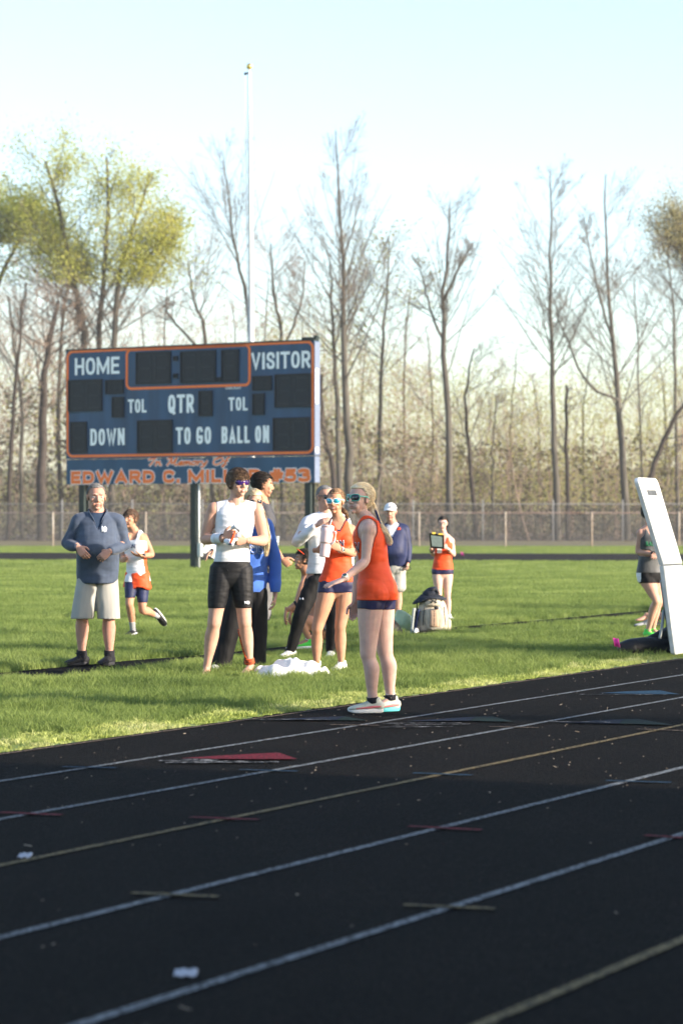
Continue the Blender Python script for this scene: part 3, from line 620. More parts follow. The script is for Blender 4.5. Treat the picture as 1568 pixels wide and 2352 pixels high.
# ------------------------------------------------------------------ folding table stood on end at the right edge
M_tab = mat('white_table_plastic', (0.78, 0.78, 0.76), rough=0.35, var=0.05, scale=3, spec=0.5); M_tedge = mat('table_edge_plastic', (0.60, 0.62, 0.64), rough=0.5, var=0.15, scale=12)
M_gs = mat('grey_steel_tube', (0.20, 0.22, 0.23), rough=0.4, metal=0.4)
TZ = 28.6; b0 = at(1550, 1512, TZ); b0.z = 0.02; hg = at(1523.5, 1298, TZ-.15); tp = at(1463, 1096, TZ-.35)
wd = Vector((.38, .925, 0)); TWID = .74; tn = Vector((.925, -.38, 0)); TT = .05
TB = empty('folding_table', Vector((b0.x, b0.y, 0)), 'white plastic folding table stood on end, bent at its hinge, at the right edge', 'table')
def slab(name, a, b, round_top):
    """slab from lower edge a to upper edge b, width along wd, thickness behind; outline with rounded corners, rounded edges"""
    ax = (b-a); L = ax.length; ax.normalize(); nn_ = wd.cross(ax).normalized(); 
    if nn_.dot(tn) < 0: nn_ = -nn_
    r = .07; out = []
    if round_top: cs = [(0, 0, 0), (TWID, 0, 0), (TWID, L, r), (0, L, r)]
    else: cs = [(0, 0, .03), (TWID, 0, .03), (TWID, L, 0), (0, L, 0)]
    for i, (u, v, rr_) in enumerate(cs):
        if rr_ == 0: out.append((u, v)); continue
        cu_ = u+rr_ if u == 0 else u-rr_; cv_ = v+rr_ if v == 0 else v-rr_; a0 = {0: 180, 1: 270, 2: 0, 3: 90}[i]
        for k in range(7): t = RAD(a0+k*15); out.append((cu_+rr_*cos(t), cv_+rr_*sin(t)))
    n = len(out); vs = []; cx0, cy0 = TWID/2, L/2
    for ins, dpt in ((.008, 0.0), (.002, -.004), (0, -.012), (0, -TT+.006), (.008, -TT)):
        for u, v in out:
            du, dv = cx0-u, cy0-v; dl = sqrt(du*du+dv*dv); vs.append(a+wd*(u+du/dl*ins)+ax*(v+dv/dl*ins)+nn_*dpt)
    mb = MB(); fs = [tuple(range(n))]; mb.add(vs, fs); mb.cur = 0
    L5 = []
    for j in range(4):
        for i in range(n): L5.append((j*n+i, j*n+(i+1) % n, (j+1)*n+(i+1) % n, (j+1)*n+i))
    mb.f += L5; mb.mi += [0 if k < 2*n else 1 for k in range(len(L5))]
    mb.f.append(tuple(range(4*n, 5*n))[::-1]); mb.mi.append(1)
    return mb.build(name, [M_tab, M_tedge], TB, False), ax, nn_
lo_, axl, nl = slab('table_half', b0, hg-Vector((0, 0, .006)), False); up_, axu, nu_ = slab('table_half', hg+Vector((0, 0, .006)), tp, True)
mb = MB(); mb.tube([hg-nl*.02-wd*.0, hg+wd*TWID-nl*.02], .007, 6, 1); mb.build('hinge', M_gs, TB)
mb = MB(); c0 = tp-axu*.17+wd*.36+nu_*.002; mb.add([c0-wd*.17-axu*.03, c0+wd*.17-axu*.03, c0+wd*.17+axu*.03, c0-wd*.17+axu*.03], [(0, 1, 2, 3)]); so2 = mb.build('grey_label', mat('grey_sticker', (0.09, 0.10, 0.11), var=0.15, scale=20), TB, False)
so2.modifiers.new('t', 'SOLIDIFY').thickness = -.002
mb = MB(); q = at(1523, 1402, TZ+.05); mb.tube([q, at(1519, 1440, TZ+.02), at(1514, 1466, TZ)], .016, 10, 3); mb.build('table_leg', M_gs, TB)
mb = MB(); mb.tube([b0-nl*(TT+.02)+axl*.15+wd*.1, b0-nl*(TT+.02)+axl*.15+wd*.64], .014, 8, 1); mb.tube([b0-nl*(TT+.02)+axl*.15+wd*.1, b0-nl*(TT+.03)+axl*.8+wd*.1], .014, 8, 1); mb.build('table_leg', M_gs, TB)
# ------------------------------------------------------------------ trees
M_bark = mat('grey_bark', (0.070, 0.064, 0.054), rough=0.9, var=0.35, scale=2.5, bump=0.4, bscale=12, stretch=(1, 1, .25)); M_bark2 = mat('dark_bark', (0.038, 0.031, 0.027), rough=0.9, var=0.3, scale=2.5)
M_twig = mat('twigs', (0.14, 0.115, 0.092), rough=0.9, var=0.25, scale=0.8); M_twig2 = mat('reddish_twigs', (0.21, 0.155, 0.12), rough=0.9, var=0.25, scale=0.5)
def leafmat(name, cols, sc, f=.35):
    m, *_ = grass_mat(name, cols, sc); leafy(m, f); return m
M_lf = leafmat('spring_leaves', [(0.26, 0.28, 0.05), (0.38, 0.41, 0.08), (0.50, 0.50, 0.12), (0.58, 0.50, 0.17)], .45, .6)
M_lo = leafmat('olive_leaves', [(0.20, 0.18, 0.08), (0.28, 0.26, 0.12), (0.36, 0.32, 0.16), (0.42, 0.36, 0.18)], .5, .4)
M_bud = leafmat('reddish_buds', [(0.24, 0.165, 0.12), (0.36, 0.255, 0.185), (0.46, 0.34, 0.25), (0.42, 0.36, 0.22)], .25, .7)
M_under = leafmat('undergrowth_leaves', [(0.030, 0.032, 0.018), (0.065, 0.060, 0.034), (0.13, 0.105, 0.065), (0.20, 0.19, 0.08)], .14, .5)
M_spr = leafmat('pale_spring_leaves', [(0.17, 0.16, 0.05), (0.30, 0.29, 0.085), (0.42, 0.41, 0.12), (0.50, 0.50, 0.18)], .16, .7)
def grow(rng, P, R, n, t0, t1, lf, ang, up, seg, rs, wob, tpow=1.0, droop=0.0):
    """n children on each polyline: P (B,N,3) -> (B*n, seg, 3)"""
    B, N, _ = P.shape; t = rng.uniform(t0, t1, (B, n)); x = t*(N-1); i = np.minimum(x.astype(int), N-2); f = (x-i)[..., None]
    bi = np.arange(B)[:, None]; o = P[bi, i]*(1-f)+P[bi, i+1]*f; r0 = (R[bi, i]*(1-f[..., 0])+R[bi, i+1]*f[..., 0])*rs
    d = P[bi, i+1]-P[bi, i]; d /= np.linalg.norm(d, axis=2, keepdims=True)+1e-9
    q = rng.normal(size=d.shape); q -= d*(q*d).sum(2, keepdims=True); q /= np.linalg.norm(q, axis=2, keepdims=True)+1e-9
    a = ang*rng.uniform(.7, 1.3, (B, n, 1)); k = d*np.cos(a)+q*np.sin(a)
    Lp = np.linalg.norm(P[:, 1:]-P[:, :-1], axis=2).sum(1)[:, None]; L = Lp*lf*(1.12-t)**tpow*rng.uniform(.6, 1.2, (B, n))
    out = np.zeros((B, n, seg, 3)); out[:, :, 0] = o; st = (L/(seg-1))[..., None]
    for s_ in range(1, seg):
        k = k+rng.normal(size=k.shape)*wob+np.array([0, 0, up-droop*s_]); k /= np.linalg.norm(k, axis=2, keepdims=True); out[:, :, s_] = out[:, :, s_-1]+k*st
    taper = np.linspace(1, .35, seg)[None, None, :]; Rr = r0[..., None]*taper
    return out.reshape(-1, seg, 3), Rr.reshape(-1, seg)
def resample(pts, rad, n):
    pts = np.array([list(p) for p in pts], float); m = len(pts); t = np.linspace(0, m-1, n); o = []; rr_ = []
    for x in t:
        i = min(int(x), m-2); f = x-i; p0 = pts[max(i-1, 0)]; p1 = pts[i]; p2 = pts[i+1]; p3 = pts[min(i+2, m-1)]
        o.append(.5*((2*p1)+(-p0+p2)*f+(2*p0-5*p1+4*p2-p3)*f*f+(-p0+3*p1-3*p2+p3)*f**3)); rr_.append(rad[i]*(1-f)+rad[i+1]*f)
    return np.array(o), np.array(rr_)
def tree(label, stems, Z, seed, bark=M_bark, twig=M_twig, n1=26, n2=7, n3=6, t0=.35, lf1=.34, ang=.75, up=.12, leaf=None, leaf_n=0, leaf_size=.16, leaf_spread=.5, group='bare trees along the wood edge', name='bare_tree', tw=.010, leaf_t=0.3):
    """stems: list of (pixel path bottom->top, base radius px, top radius)"""
    rng = np.random.default_rng(seed); TV = []; TF = []; off = 0; kids = []
    base = None
    for si, (path, r0, r1) in enumerate(stems):
        pts = [at(px, py, Z+rng.uniform(-.6, .6)*(i > 0)) for i, (px, py) in enumerate(path)]
        if path[0][1] > 1150: pts[0].z = 0.0
        if base is None: base = Vector((pts[0].x, pts[0].y, 0))
        k = Z/FPX; P, R = resample(pts, np.linspace(r0*k, r1*k, len(pts)), 14)
        P[1:-1] += rng.normal(size=(12, 3))*.05
        v, f = tubes_np(P[None], R[None], 8); TV.append(v); TF.append(f+off); off += len(v); kids.append((P, R))
    T = empty(name, base, label, 'tree', group)
    npmesh('trunk', np.concatenate(TV), np.concatenate(TF), bark, T, True)
    P0 = np.stack([k[0] for k in kids]); R0 = np.stack([k[1] for k in kids])
    P1, R1 = grow(rng, P0, R0, n1, t0, .95, lf1*(1.35 if leaf is M_lf or leaf is M_lo else 1.75), ang*1.2, up*.40, 7, .27, .055, .75); R1 = np.maximum(R1, tw)
    P2, R2 = grow(rng, P1, R1, n2, .12, .95, .48, .65, .05, 5, .55, .08); R2 = np.maximum(R2*.85, tw*.75)
    P3, R3 = grow(rng, P2, R2, n3, .1, .98, .8, .6, .04, 3, .6, .08); R3 = np.maximum(R3*.7, tw*.55)
    v1, f1 = tubes_np(P1, R1, 5); v2, f2 = tubes_np(P2, R2, 3); v3, f3 = tubes_np(P3, R3, 3)
    npmesh('branches', v1, f1, bark, T, True)
    o = npmesh('twigs', np.concatenate([v2, v3]), np.concatenate([f2, f3+len(v2)]), twig, T); o['kind'] = 'stuff'
    if leaf is not None:
        src = np.concatenate([P3.reshape(-1, 3), P2[:, 1:].reshape(-1, 3)]); c = src[rng.integers(0, len(src), leaf_n)]+rng.normal(size=(leaf_n, 3))*leaf_spread
        zlo = np.percentile(src[:, 2], leaf_t*100*.3); c = c[c[:, 2] > zlo]
        v, f = cards_np(c, rng.uniform(.6, 1.4, len(c))*leaf_size, rng); o = npmesh('foliage', v, f, leaf, T); o['kind'] = 'stuff'
    return T
LG = 'leafing trees with yellow green spring foliage'
tree('tall yellow-green tree above the left end of the scoreboard, trunk leaning left', [([(205, 1180), (195, 800), (178, 680), (150, 540), (120, 420), (105, 370)], 9, 2.5), ([(185, 760), (165, 640), (120, 560), (60, 470)], 5, 1.5)], 200, 11, n1=30, n2=8, n3=5, t0=.18, lf1=.27, leaf=M_lf, leaf_n=20000, leaf_size=.17, leaf_spread=.7, group=LG, name='leafing_tree')
tree('two-stemmed leafing tree with yellow-green crown above the HOME end of the scoreboard', [([(232, 1180), (228, 800), (238, 640), (250, 500), (245, 360)], 8, 2.5), ([(256, 1180), (262, 760), (278, 620), (320, 480), (345, 400)], 8, 2.5), ([(264, 740), (300, 640), (370, 560), (400, 500)], 4, 1.5)], 197, 12, n1=24, n2=8, n3=5, t0=.22, lf1=.25, leaf=M_lf, leaf_n=26000, leaf_size=.17, leaf_spread=.7, group=LG, name='leafing_tree')
tree('leafing tree cut by the left edge of the photo, its yellow-green crown low', [([(-40, 1180), (-30, 760), (0, 640), (40, 560), (60, 500)], 9, 2), ([(-30, 760), (-40, 600), (-20, 480)], 6, 2)], 205, 13, n1=26, n2=8, n3=5, t0=.45, lf1=.34, leaf=M_lf, leaf_n=13000, leaf_size=.21, leaf_spread=.4, group=LG, name='leafing_tree')
tree('tree with round olive crown cut by the right edge of the photo', [([(1615, 1180), (1600, 800), (1590, 620), (1585, 480)], 10, 3), ([(1600, 760), (1570, 600), (1550, 500)], 5, 2)], 200, 14, n1=28, n2=8, n3=5, t0=.42, lf1=.34, leaf=M_lo, leaf_n=16000, leaf_size=.15, leaf_spread=.7, group=LG, name='leafing_tree')
tree('thick dark trunked tree left of the scoreboard', [([(97, 1185), (97, 1000), (102, 880), (118, 760), (135, 690)], 12, 4)], 192, 15, bark=M_bark2, twig=M_twig2, n1=22, t0=.45, lf1=.35)
tree('slim bare tree at the far left edge', [([(18, 1185), (30, 950), (45, 800), (60, 650)], 6, 2)], 195, 16, bark=M_bark2, twig=M_twig2, n1=20, t0=.3)
tree('slim pale bare tree between the far left edge and the thick dark trunk', [([(52, 1185), (50, 950), (35, 800), (20, 680)], 5, 2)], 199, 17, twig=M_twig2, n1=20, t0=.3)
tree('slim bare tree just left of the scoreboard with reddish twigs', [([(140, 1185), (135, 900), (150, 700), (170, 600)], 6, 2)], 206, 18, twig=M_twig2, n1=24, t0=.3)
tree('bare tree forking left above the middle of the scoreboard', [([(490, 1185), (475, 800), (450, 700), (432, 600)], 6, 1.5), ([(478, 820), (400, 740), (375, 700)], 4, 1.5)], 204, 19, twig=M_twig2, n1=22, t0=.45)
tree('tall thin bare tree leaning left just beside the flagpole', [([(585, 1185), (575, 760), (548, 600), (530, 500), (512, 350)], 6, 1)], 200, 20, n1=26, t0=.45, lf1=.22, ang=.5, up=.2)
tree('bare tree with reddish buds just right of the flagpole', [([(650, 1185), (645, 800), (630, 680), (622, 560)], 6, 1.5), ([(645, 820), (690, 700), (700, 600)], 4, 1)], 206, 21, twig=M_twig2, n1=22, t0=.4)
tree('tallest bare tree, thick dark trunk right of the scoreboard', [([(803, 1190), (800, 1060), (795, 900), (788, 700), (784, 560), (770, 300)], 12, 1.2)], 192, 22, n1=44, n2=8, t0=.35, lf1=.26, ang=.6, up=.14)
tree('slender bare tree rising between the tallest tree and the scoreboard end', [([(782, 1190), (772, 900), (764, 740), (757, 600)], 7, 1.5)], 196, 23, twig=M_twig2, n1=26, t0=.4)
tree('bare tree with a dark lower trunk curving right against the scoreboard end', [([(752, 1190), (768, 1100), (742, 980), (738, 860)], 8, 3)], 190, 24, bark=M_bark2, n1=14, t0=.4)
tree('bare tree with a few green leaves right of the tallest tree', [([(866, 1190), (872, 980), (878, 800), (888, 680), (892, 540)], 6, 1.2)], 198, 25, twig=M_twig2, n1=30, t0=.35, lf1=.26, leaf=M_spr, leaf_n=1100, leaf_size=.2, leaf_spread=.5)
tree('straight bare tree with spreading rounded crown in the middle right', [([(1033, 1195), (1028, 980), (1020, 800), (1018, 680), (1028, 560), (1032, 470)], 9, 1.2), ([(1020, 800), (985, 700), (960, 600)], 4, 1), ([(1020, 690), (1060, 600), (1080, 560)], 4, 1)], 192, 26, n1=26, t0=.3, lf1=.26, ang=.65, up=.14)
tree('thin dark bare tree leaning left beside the rounded bare tree', [([(1092, 1190), (1078, 1040), (1068, 920), (1088, 800)], 6, 1.5)], 195, 27, bark=M_bark2, n1=18, t0=.3)
tree('short slim bare tree among the thicket in the middle right', [([(1134, 1190), (1130, 1050), (1140, 920)], 4, 1.2)], 200, 28, n1=18, t0=.2)
tree('tall straight bare tree with fine high crown, left of the forked pair at right', [([(1280, 1195), (1272, 1000), (1266, 800), (1264, 600), (1262, 400)], 8.5, 1)], 192, 29, n1=46, n2=8, t0=.38, lf1=.24, ang=.6, up=.12)
tree('broken dark trunk beside the tall straight tree at right', [([(1303, 1190), (1301, 1040), (1299, 885)], 5.5, 3)], 194, 30, bark=M_bark2, n1=6, t0=.4, lf1=.2)
tree('tall bare tree at right with one long limb reaching left', [([(1438, 1195), (1430, 1040), (1418, 900), (1405, 760), (1392, 600), (1390, 400)], 9.5, 1.2), ([(1420, 920), (1350, 880), (1295, 770), (1270, 680)], 4, 1.2), ([(1405, 780), (1370, 660), (1340, 500)], 3.5, 1)], 192, 31, n1=26, n2=8, t0=.3, lf1=.25, ang=.6, up=.13)
tree('dark trunk leaning steeply right at the right edge', [([(1485, 1120), (1512, 1040), (1550, 960), (1600, 880)], 7, 4)], 190, 32, bark=M_bark2, n1=10, t0=.3)
tree('thin bare tree behind the leaning trunk at the right', [([(1480, 1190), (1472, 1000), (1462, 800), (1456, 640)], 3.5, 1)], 200, 33, n1=24, t0=.3)
tree('thin bare tree hanging over the right edge with wide branches', [([(1555, 1190), (1550, 900), (1545, 700), (1530, 560)], 5, 1)], 198, 34, n1=30, t0=.35, lf1=.3)
for i, (px, top, w, s) in enumerate([(330, 700, 4, 1), (380, 640, 4, 2), (700, 740, 4, 3), (935, 640, 4, 4), (985, 760, 4, 5), (1180, 800, 3, 6), (1230, 860, 3, 7), (1345, 830, 4, 8), (1520, 820, 4, 9), (610, 640, 4, 10), (540, 700, 4, 11), (835, 780, 4, 12), (205, 700, 4, 13), (-20, 640, 5, 14)]):
    tree(['slender bare tree rising behind the left third of the scoreboard', 'slender bare tree rising behind the second display of the scoreboard', 'slender bare tree just behind the right end of the scoreboard', 'slender bare tree between the green-tinged tree and the rounded bare tree', 'slender bare tree just left of the rounded bare tree', 'low slender tree left of the tall straight tree at right', 'lowest slender tree, just left of the tall straight tree at right', 'slender tree between the broken dark trunk and the forked tall tree', 'slender tree above the top of the upright white table', 'slender reddish tree just right of the flagpole', 'slender reddish tree left of the flagpole above the scoreboard', 'slender tree just right of the tallest bare tree', 'slender tree between the stems of the yellow-green trees', 'slender tree at the far left edge under the yellow-green crown'][i], [([(px, 1190), (px+(-1)**i*8, (1190+top)/2), (px-(-1)**i*6, top)], w, 1)], 222+i*2, 60+s, twig=M_twig2, n1=22, n2=6, n3=5, t0=.3, lf1=.3, group='slender background trees in the wood')
# branch lying against the fence
fbm = MB(); fbm.tube([at(800, 1070, 186), at(840, 1062, 185.5), at(880, 1072, 185.5), at(905, 1105, 185), at(950, 1132, 185)], [.03, .04, .045, .04, .02], 7, 4); fbm.tube([at(880, 1072, 185.5), at(870, 1110, 185.5), at(865, 1190, 185)], [.06, .05, .05], 6, 3)
tag(fbm.build('fallen_branch', mat('bleached_wood', (0.22, 0.175, 0.13), var=0.2)), 'long bleached broken branch arching over the fence behind the front woman', 'branch')

# thicket: uncountable mass of stems, twigs and young leaves
rng = np.random.default_rng(99)
def top_at(px):      # height of the solid mass in photo pixels
    return np.interp(px, [-200, 0, 100, 200, 330, 450, 600, 760, 900, 1000, 1100, 1250, 1400, 1568, 1800], [640, 640, 655, 690, 720, 730, 740, 760, 830, 850, 880, 900, 880, 850, 850])
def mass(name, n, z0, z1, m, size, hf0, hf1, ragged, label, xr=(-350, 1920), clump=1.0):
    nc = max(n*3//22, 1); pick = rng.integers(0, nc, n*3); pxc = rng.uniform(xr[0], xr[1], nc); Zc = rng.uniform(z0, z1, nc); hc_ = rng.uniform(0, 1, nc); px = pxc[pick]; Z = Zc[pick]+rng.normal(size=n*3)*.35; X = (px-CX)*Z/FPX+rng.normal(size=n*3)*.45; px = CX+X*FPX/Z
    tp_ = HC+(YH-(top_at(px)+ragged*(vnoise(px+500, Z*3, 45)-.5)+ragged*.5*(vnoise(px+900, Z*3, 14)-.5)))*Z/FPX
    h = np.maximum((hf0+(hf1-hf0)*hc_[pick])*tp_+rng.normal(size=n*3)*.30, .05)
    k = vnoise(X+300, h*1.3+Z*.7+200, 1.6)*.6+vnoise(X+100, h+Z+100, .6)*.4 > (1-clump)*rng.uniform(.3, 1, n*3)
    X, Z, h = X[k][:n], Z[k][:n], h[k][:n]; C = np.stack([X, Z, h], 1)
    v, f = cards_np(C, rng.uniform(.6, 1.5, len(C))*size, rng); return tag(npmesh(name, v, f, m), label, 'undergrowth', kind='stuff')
def stems(name, n, z0, z1, m, hf0, hf1, r, label, kids=8):
    px = rng.uniform(-350, 1920, n); Z = rng.uniform(z0, z1, n); X = (px-CX)*Z/FPX; h = (HC+(YH-top_at(px))*Z/FPX)*rng.uniform(hf0, hf1, n)
    P = np.zeros((n, 7, 3)); t = np.linspace(0, 1, 7); lean = rng.normal(size=(n, 2))*.12
    P[:, :, 0] = X[:, None]+lean[:, :1]*h[:, None]*t+np.cumsum(rng.normal(size=(n, 7))*.12, 1); P[:, :, 1] = Z[:, None]+lean[:, 1:]*h[:, None]*t; P[:, :, 2] = h[:, None]*t
    R = np.linspace(1, .2, 7)[None]*r*rng.uniform(.5, 1.8, (n, 1)); P1, R1 = grow(rng, P, R, kids, .2, 1, .35, .6, .1, 4, .5, .15); P2, R2 = grow(rng, P1, R1, 4, .2, 1, .5, .6, .05, 3, .7, .15)
    R1 = np.maximum(R1, .012); R2 = np.maximum(R2, .010)
    v0, f0 = tubes_np(P, R, 4); v1, f1 = tubes_np(P1, R1, 3); v2, f2 = tubes_np(P2, R2, 3)
    return tag(npmesh(name, np.concatenate([v0, v1, v2]), np.concatenate([f0, f1+len(v0), f2+len(v0)+len(v1)]), m), label, 'thicket', kind='stuff')
stems('thicket', 210, 192, 235, M_twig2, .40, .95, .032, 'tangled grey brown saplings along the front of the wood', 8)
stems('thicket', 240, 225, 300, M_twig2, .8, 1.2, .04, 'dense reddish brown bare saplings deeper in the wood', 9)
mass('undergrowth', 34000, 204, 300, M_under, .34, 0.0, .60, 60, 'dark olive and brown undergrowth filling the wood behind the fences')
mass('undergrowth', 80000, 196, 290, M_bud, .135, .25, 1.06, 90, 'reddish brown budding brush in the middle of the wood', xr=(-350, 1000))
mass('undergrowth', 100000, 194, 290, M_spr, .135, .18, 1.02, 90, 'pale yellow green young leaves along the right of the wood', xr=(600, 1920))
mass('undergrowth', 12000, 194, 290, M_spr, .22, .0, .7, 60, 'scattered yellow green leaves low in the left of the wood', xr=(-350, 700), clump=.6)
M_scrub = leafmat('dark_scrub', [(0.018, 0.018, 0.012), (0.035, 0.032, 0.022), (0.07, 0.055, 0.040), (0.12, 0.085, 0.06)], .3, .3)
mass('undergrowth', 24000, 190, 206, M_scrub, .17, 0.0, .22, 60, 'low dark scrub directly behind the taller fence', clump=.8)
# ground rise of leaf litter behind
tag(sheet('forest_floor', [(-120, 186), (120, 186), (140, 350), (-140, 350)], .004, mat('leaf_litter', (0.13, 0.09, 0.055), var=0.4, scale=1.2)), kind='structure')
hm = MB(); vs = []; fs = []
for i in range(41):
    x = -120+i*6; hgt = 6+2*vnoise(np.array([x*1.0+300]), np.array([5.0]), 20)[0]; vs += [(x, 305, 0), (x, 312, hgt*.7), (x, 330, hgt)]
for i in range(40):
    for k in range(2): fs.append((i*3+k, i*3+3+k, i*3+4+k, i*3+1+k))
hm.add(vs, fs); tag(hm.build('wooded_rise', mat('distant_brush', (0.12, 0.10, 0.06), var=0.45, scale=0.8, bump=1, bscale=3, col2=(0.20, 0.19, 0.09))), kind='structure')

# ------------------------------------------------------------------ haze in the air
hb = MB(); hb.box((0, 190, 23), (640, 580, 50)); hz_ = bpy.data.materials.new('haze'); hz_.use_nodes = True; hn = hz_.node_tree; hn.nodes.clear()
pv = hn.nodes.new('ShaderNodeVolumePrincipled'); pv.inputs['Color'].default_value = (0.93, 0.96, 1.0, 1); pv.inputs['Density'].default_value = 0.0002; pv.inputs['Anisotropy'].default_value = 0.0
ho = hn.nodes.new('ShaderNodeOutputMaterial'); hn.links.new(pv.outputs[0], ho.inputs['Volume']); tag(hb.build('haze', hz_, smooth=False), 'thin pale evening haze over the whole field', 'haze', kind='stuff')
# ------------------------------------------------------------------ what stands out of the picture to the right and throws its shadow into it
GS_ = empty('grandstand', Vector((12.4, 10.4, 0)), 'aluminium and steel grandstand beside the straight, right of the photo', 'grandstand')
M_gst = mat('grandstand_steel', (0.35, 0.36, 0.37), rough=0.5, var=0.1); c0 = Vector((12.37, 10.36, 0)); od = NRM
ang = math.atan2(DIRV.y, DIRV.x)
for i in range(14):
    hgt = .5+i*.42; c = c0-DIRV*22+od*(i*.7+.3); MB().box((c.x, c.y, hgt/2), (44, .68, hgt), Matrix.Rotation(ang, 3, 'Z')).build('seating_tier', M_gst, GS_, False)
for d_ in (0, .5, 1.0):
    p = c0+od*10.1; q = p-DIRV*44; MB().tube([(p.x, p.y, 6.6+d_), (q.x, q.y, 6.6+d_)], .03, 6, 1).build('guard_rail', M_gst, GS_)
rb = MB()
for k in range(9):
    p = c0+od*(.2+k*1.2)+DIRV*.12; rb.tube([(p.x, p.y, 0), (p.x, p.y, 1.2+k*.72)], .03, 6, 1)
p = c0+od*.2+DIRV*.12; q = c0+od*9.8+DIRV*.12; rb.tube([(p.x, p.y, 1.3), (q.x, q.y, 7.0)], .03, 6, 1); rb.build('guard_rail', M_gst, GS_)
c = c0+od*11.3-DIRV*21.6; MB().box((c.x, c.y, 5.0), (44, 3, 10), Matrix.Rotation(ang, 3, 'Z')).build('press_box', M_gst, GS_, False)
LP = empty('light_pole', Vector((17, 13.2, 0)), 'tall steel floodlight pole beside the grandstand, right of the photo', 'light pole')
MB().tube([(17, 13.2, 0), (17, 13.2, 22)], [.26, .14], 12, 1).build('pole', M_gst, LP)
mb = MB()
for k in range(4): mb.box((17+(k-1.5)*.7, 13.2, 22.2), (.5, .35, .5))
mb.build('floodlight', M_gst, LP, False)
for i, (x, y, h, s) in enumerate([(34, 16, 12, 1), (46, 26, 14, 2), (60, 22, 15, 3), (52, 40, 13, 4), (75, 50, 16, 5), (70, 75, 15, 6), (62, 8, 14, 7), (90, 30, 16, 8), (38, 4, 11, 9)]):
    px0 = CX+x*FPX/y; k = FPX/y
    r_ = 0.25*k
    tree('leafing tree right of the photo, the %s of nine' % ['first', 'second', 'third', 'fourth', 'fifth', 'tallest', 'farthest', 'eighth', 'rightmost', 'last'][i], [([(px0, YH+HC*k), (px0+.3*k, YH-(h*.5-HC)*k), (px0, YH-(h-HC)*k)], r_, r_*.15)], y, 200+s, n1=14, n2=5, n3=3, t0=.25, lf1=.35, leaf=M_lf, leaf_n=2600, leaf_size=.3, leaf_spread=.35, group='trees beyond the grandstand', name='leafing_tree', tw=.02)
# ------------------------------------------------------------------ people: helpers
UP = Vector((0, 0, 1))
def apply_mods(me, mods):
    o = bpy.data.objects.new('tmp', me); COL.objects.link(o)
    for ty, kw in mods:
        md = o.modifiers.new('m', ty)
        for k, v in kw.items(): setattr(md, k, v)
    dg = bpy.context.evaluated_depsgraph_get(); out = bpy.data.meshes.new_from_object(o.evaluated_get(dg)); bpy.data.objects.remove(o); return out
def remesh(mb, vox, smooth=4, fac=.5):
    me = bpy.data.meshes.new('t'); me.from_pydata(mb.v, [], mb.f); me.update()
    mods = [('REMESH', dict(mode='VOXEL', voxel_size=vox, use_smooth_shade=True))]
    if smooth: mods.append(('SMOOTH', dict(factor=fac, iterations=smooth)))
    return apply_mods(me, mods)
def arrays(me):
    V = np.empty(len(me.vertices)*3, np.float32); me.vertices.foreach_get('co', V); V = V.reshape(-1, 3).astype(float)
    Nn = np.empty(len(me.vertices)*3, np.float32); me.vertices.foreach_get('normal', Nn); Nn = Nn.reshape(-1, 3).astype(float)
    L = np.empty(len(me.loops), np.int32); me.loops.foreach_get('vertex_index', L); return V, Nn, L.reshape(-1, 4) if len(L) == 4*len(me.polygons) else None
def folds(V, seed, f=22.0, k=6, aniso=(1, 1, 1)):
    g = np.random.default_rng(seed); out = np.zeros(len(V)); P = V*np.array(aniso)
    w = np.stack([np.sin(P @ (g.normal(size=3)*f*.35)+g.uniform(0, 6)) for _ in range(3)], 1)*.9
    for _ in range(k):
        d = g.normal(size=3); d /= np.linalg.norm(d); ph = g.uniform(0, 6)
        out += np.sin(P @ d*f*g.uniform(.6, 1.8)+ph+w @ g.normal(size=3))
    return out/k
def smooth_all(me):
    me.polygons.foreach_set('use_smooth', [True]*len(me.polygons)); return me
def skin_mat(name, c, pink=0.12):
    m = mat(name, c, rough=0.58, var=.10, scale=14, spec=.25, sss=.2, bump=.05, bscale=120); return m

class Head:
    """local frame: x towards the person's left, y forward, z up; origin between the ears"""
    def __init__(s, c, yaw, pitch=0, roll=0, k=1.0):
        f = Vector((sin(RAD(yaw)), -cos(RAD(yaw)), 0)); f = (f*cos(RAD(pitch))+UP*sin(RAD(pitch))).normalized()
        lx = f.cross(UP).normalized(); u = lx.cross(f).normalized()     # x points to the person's right
        if roll: R = Matrix.Rotation(RAD(roll), 3, f); lx = R @ lx; u = R @ u
        s.c = Vector(c); s.M = Matrix((lx, f, u)).transposed(); s.k = k; s.f = f; s.u = u; s.x = lx
    def p(s, x, y, z): return s.c+s.M @ (Vector((x, y, z))*s.k)
    def ell(s, mb, c, r, nu=16, nv=10): mb.ell(s.p(*c), [q*s.k for q in r], s.M, nu, nv)

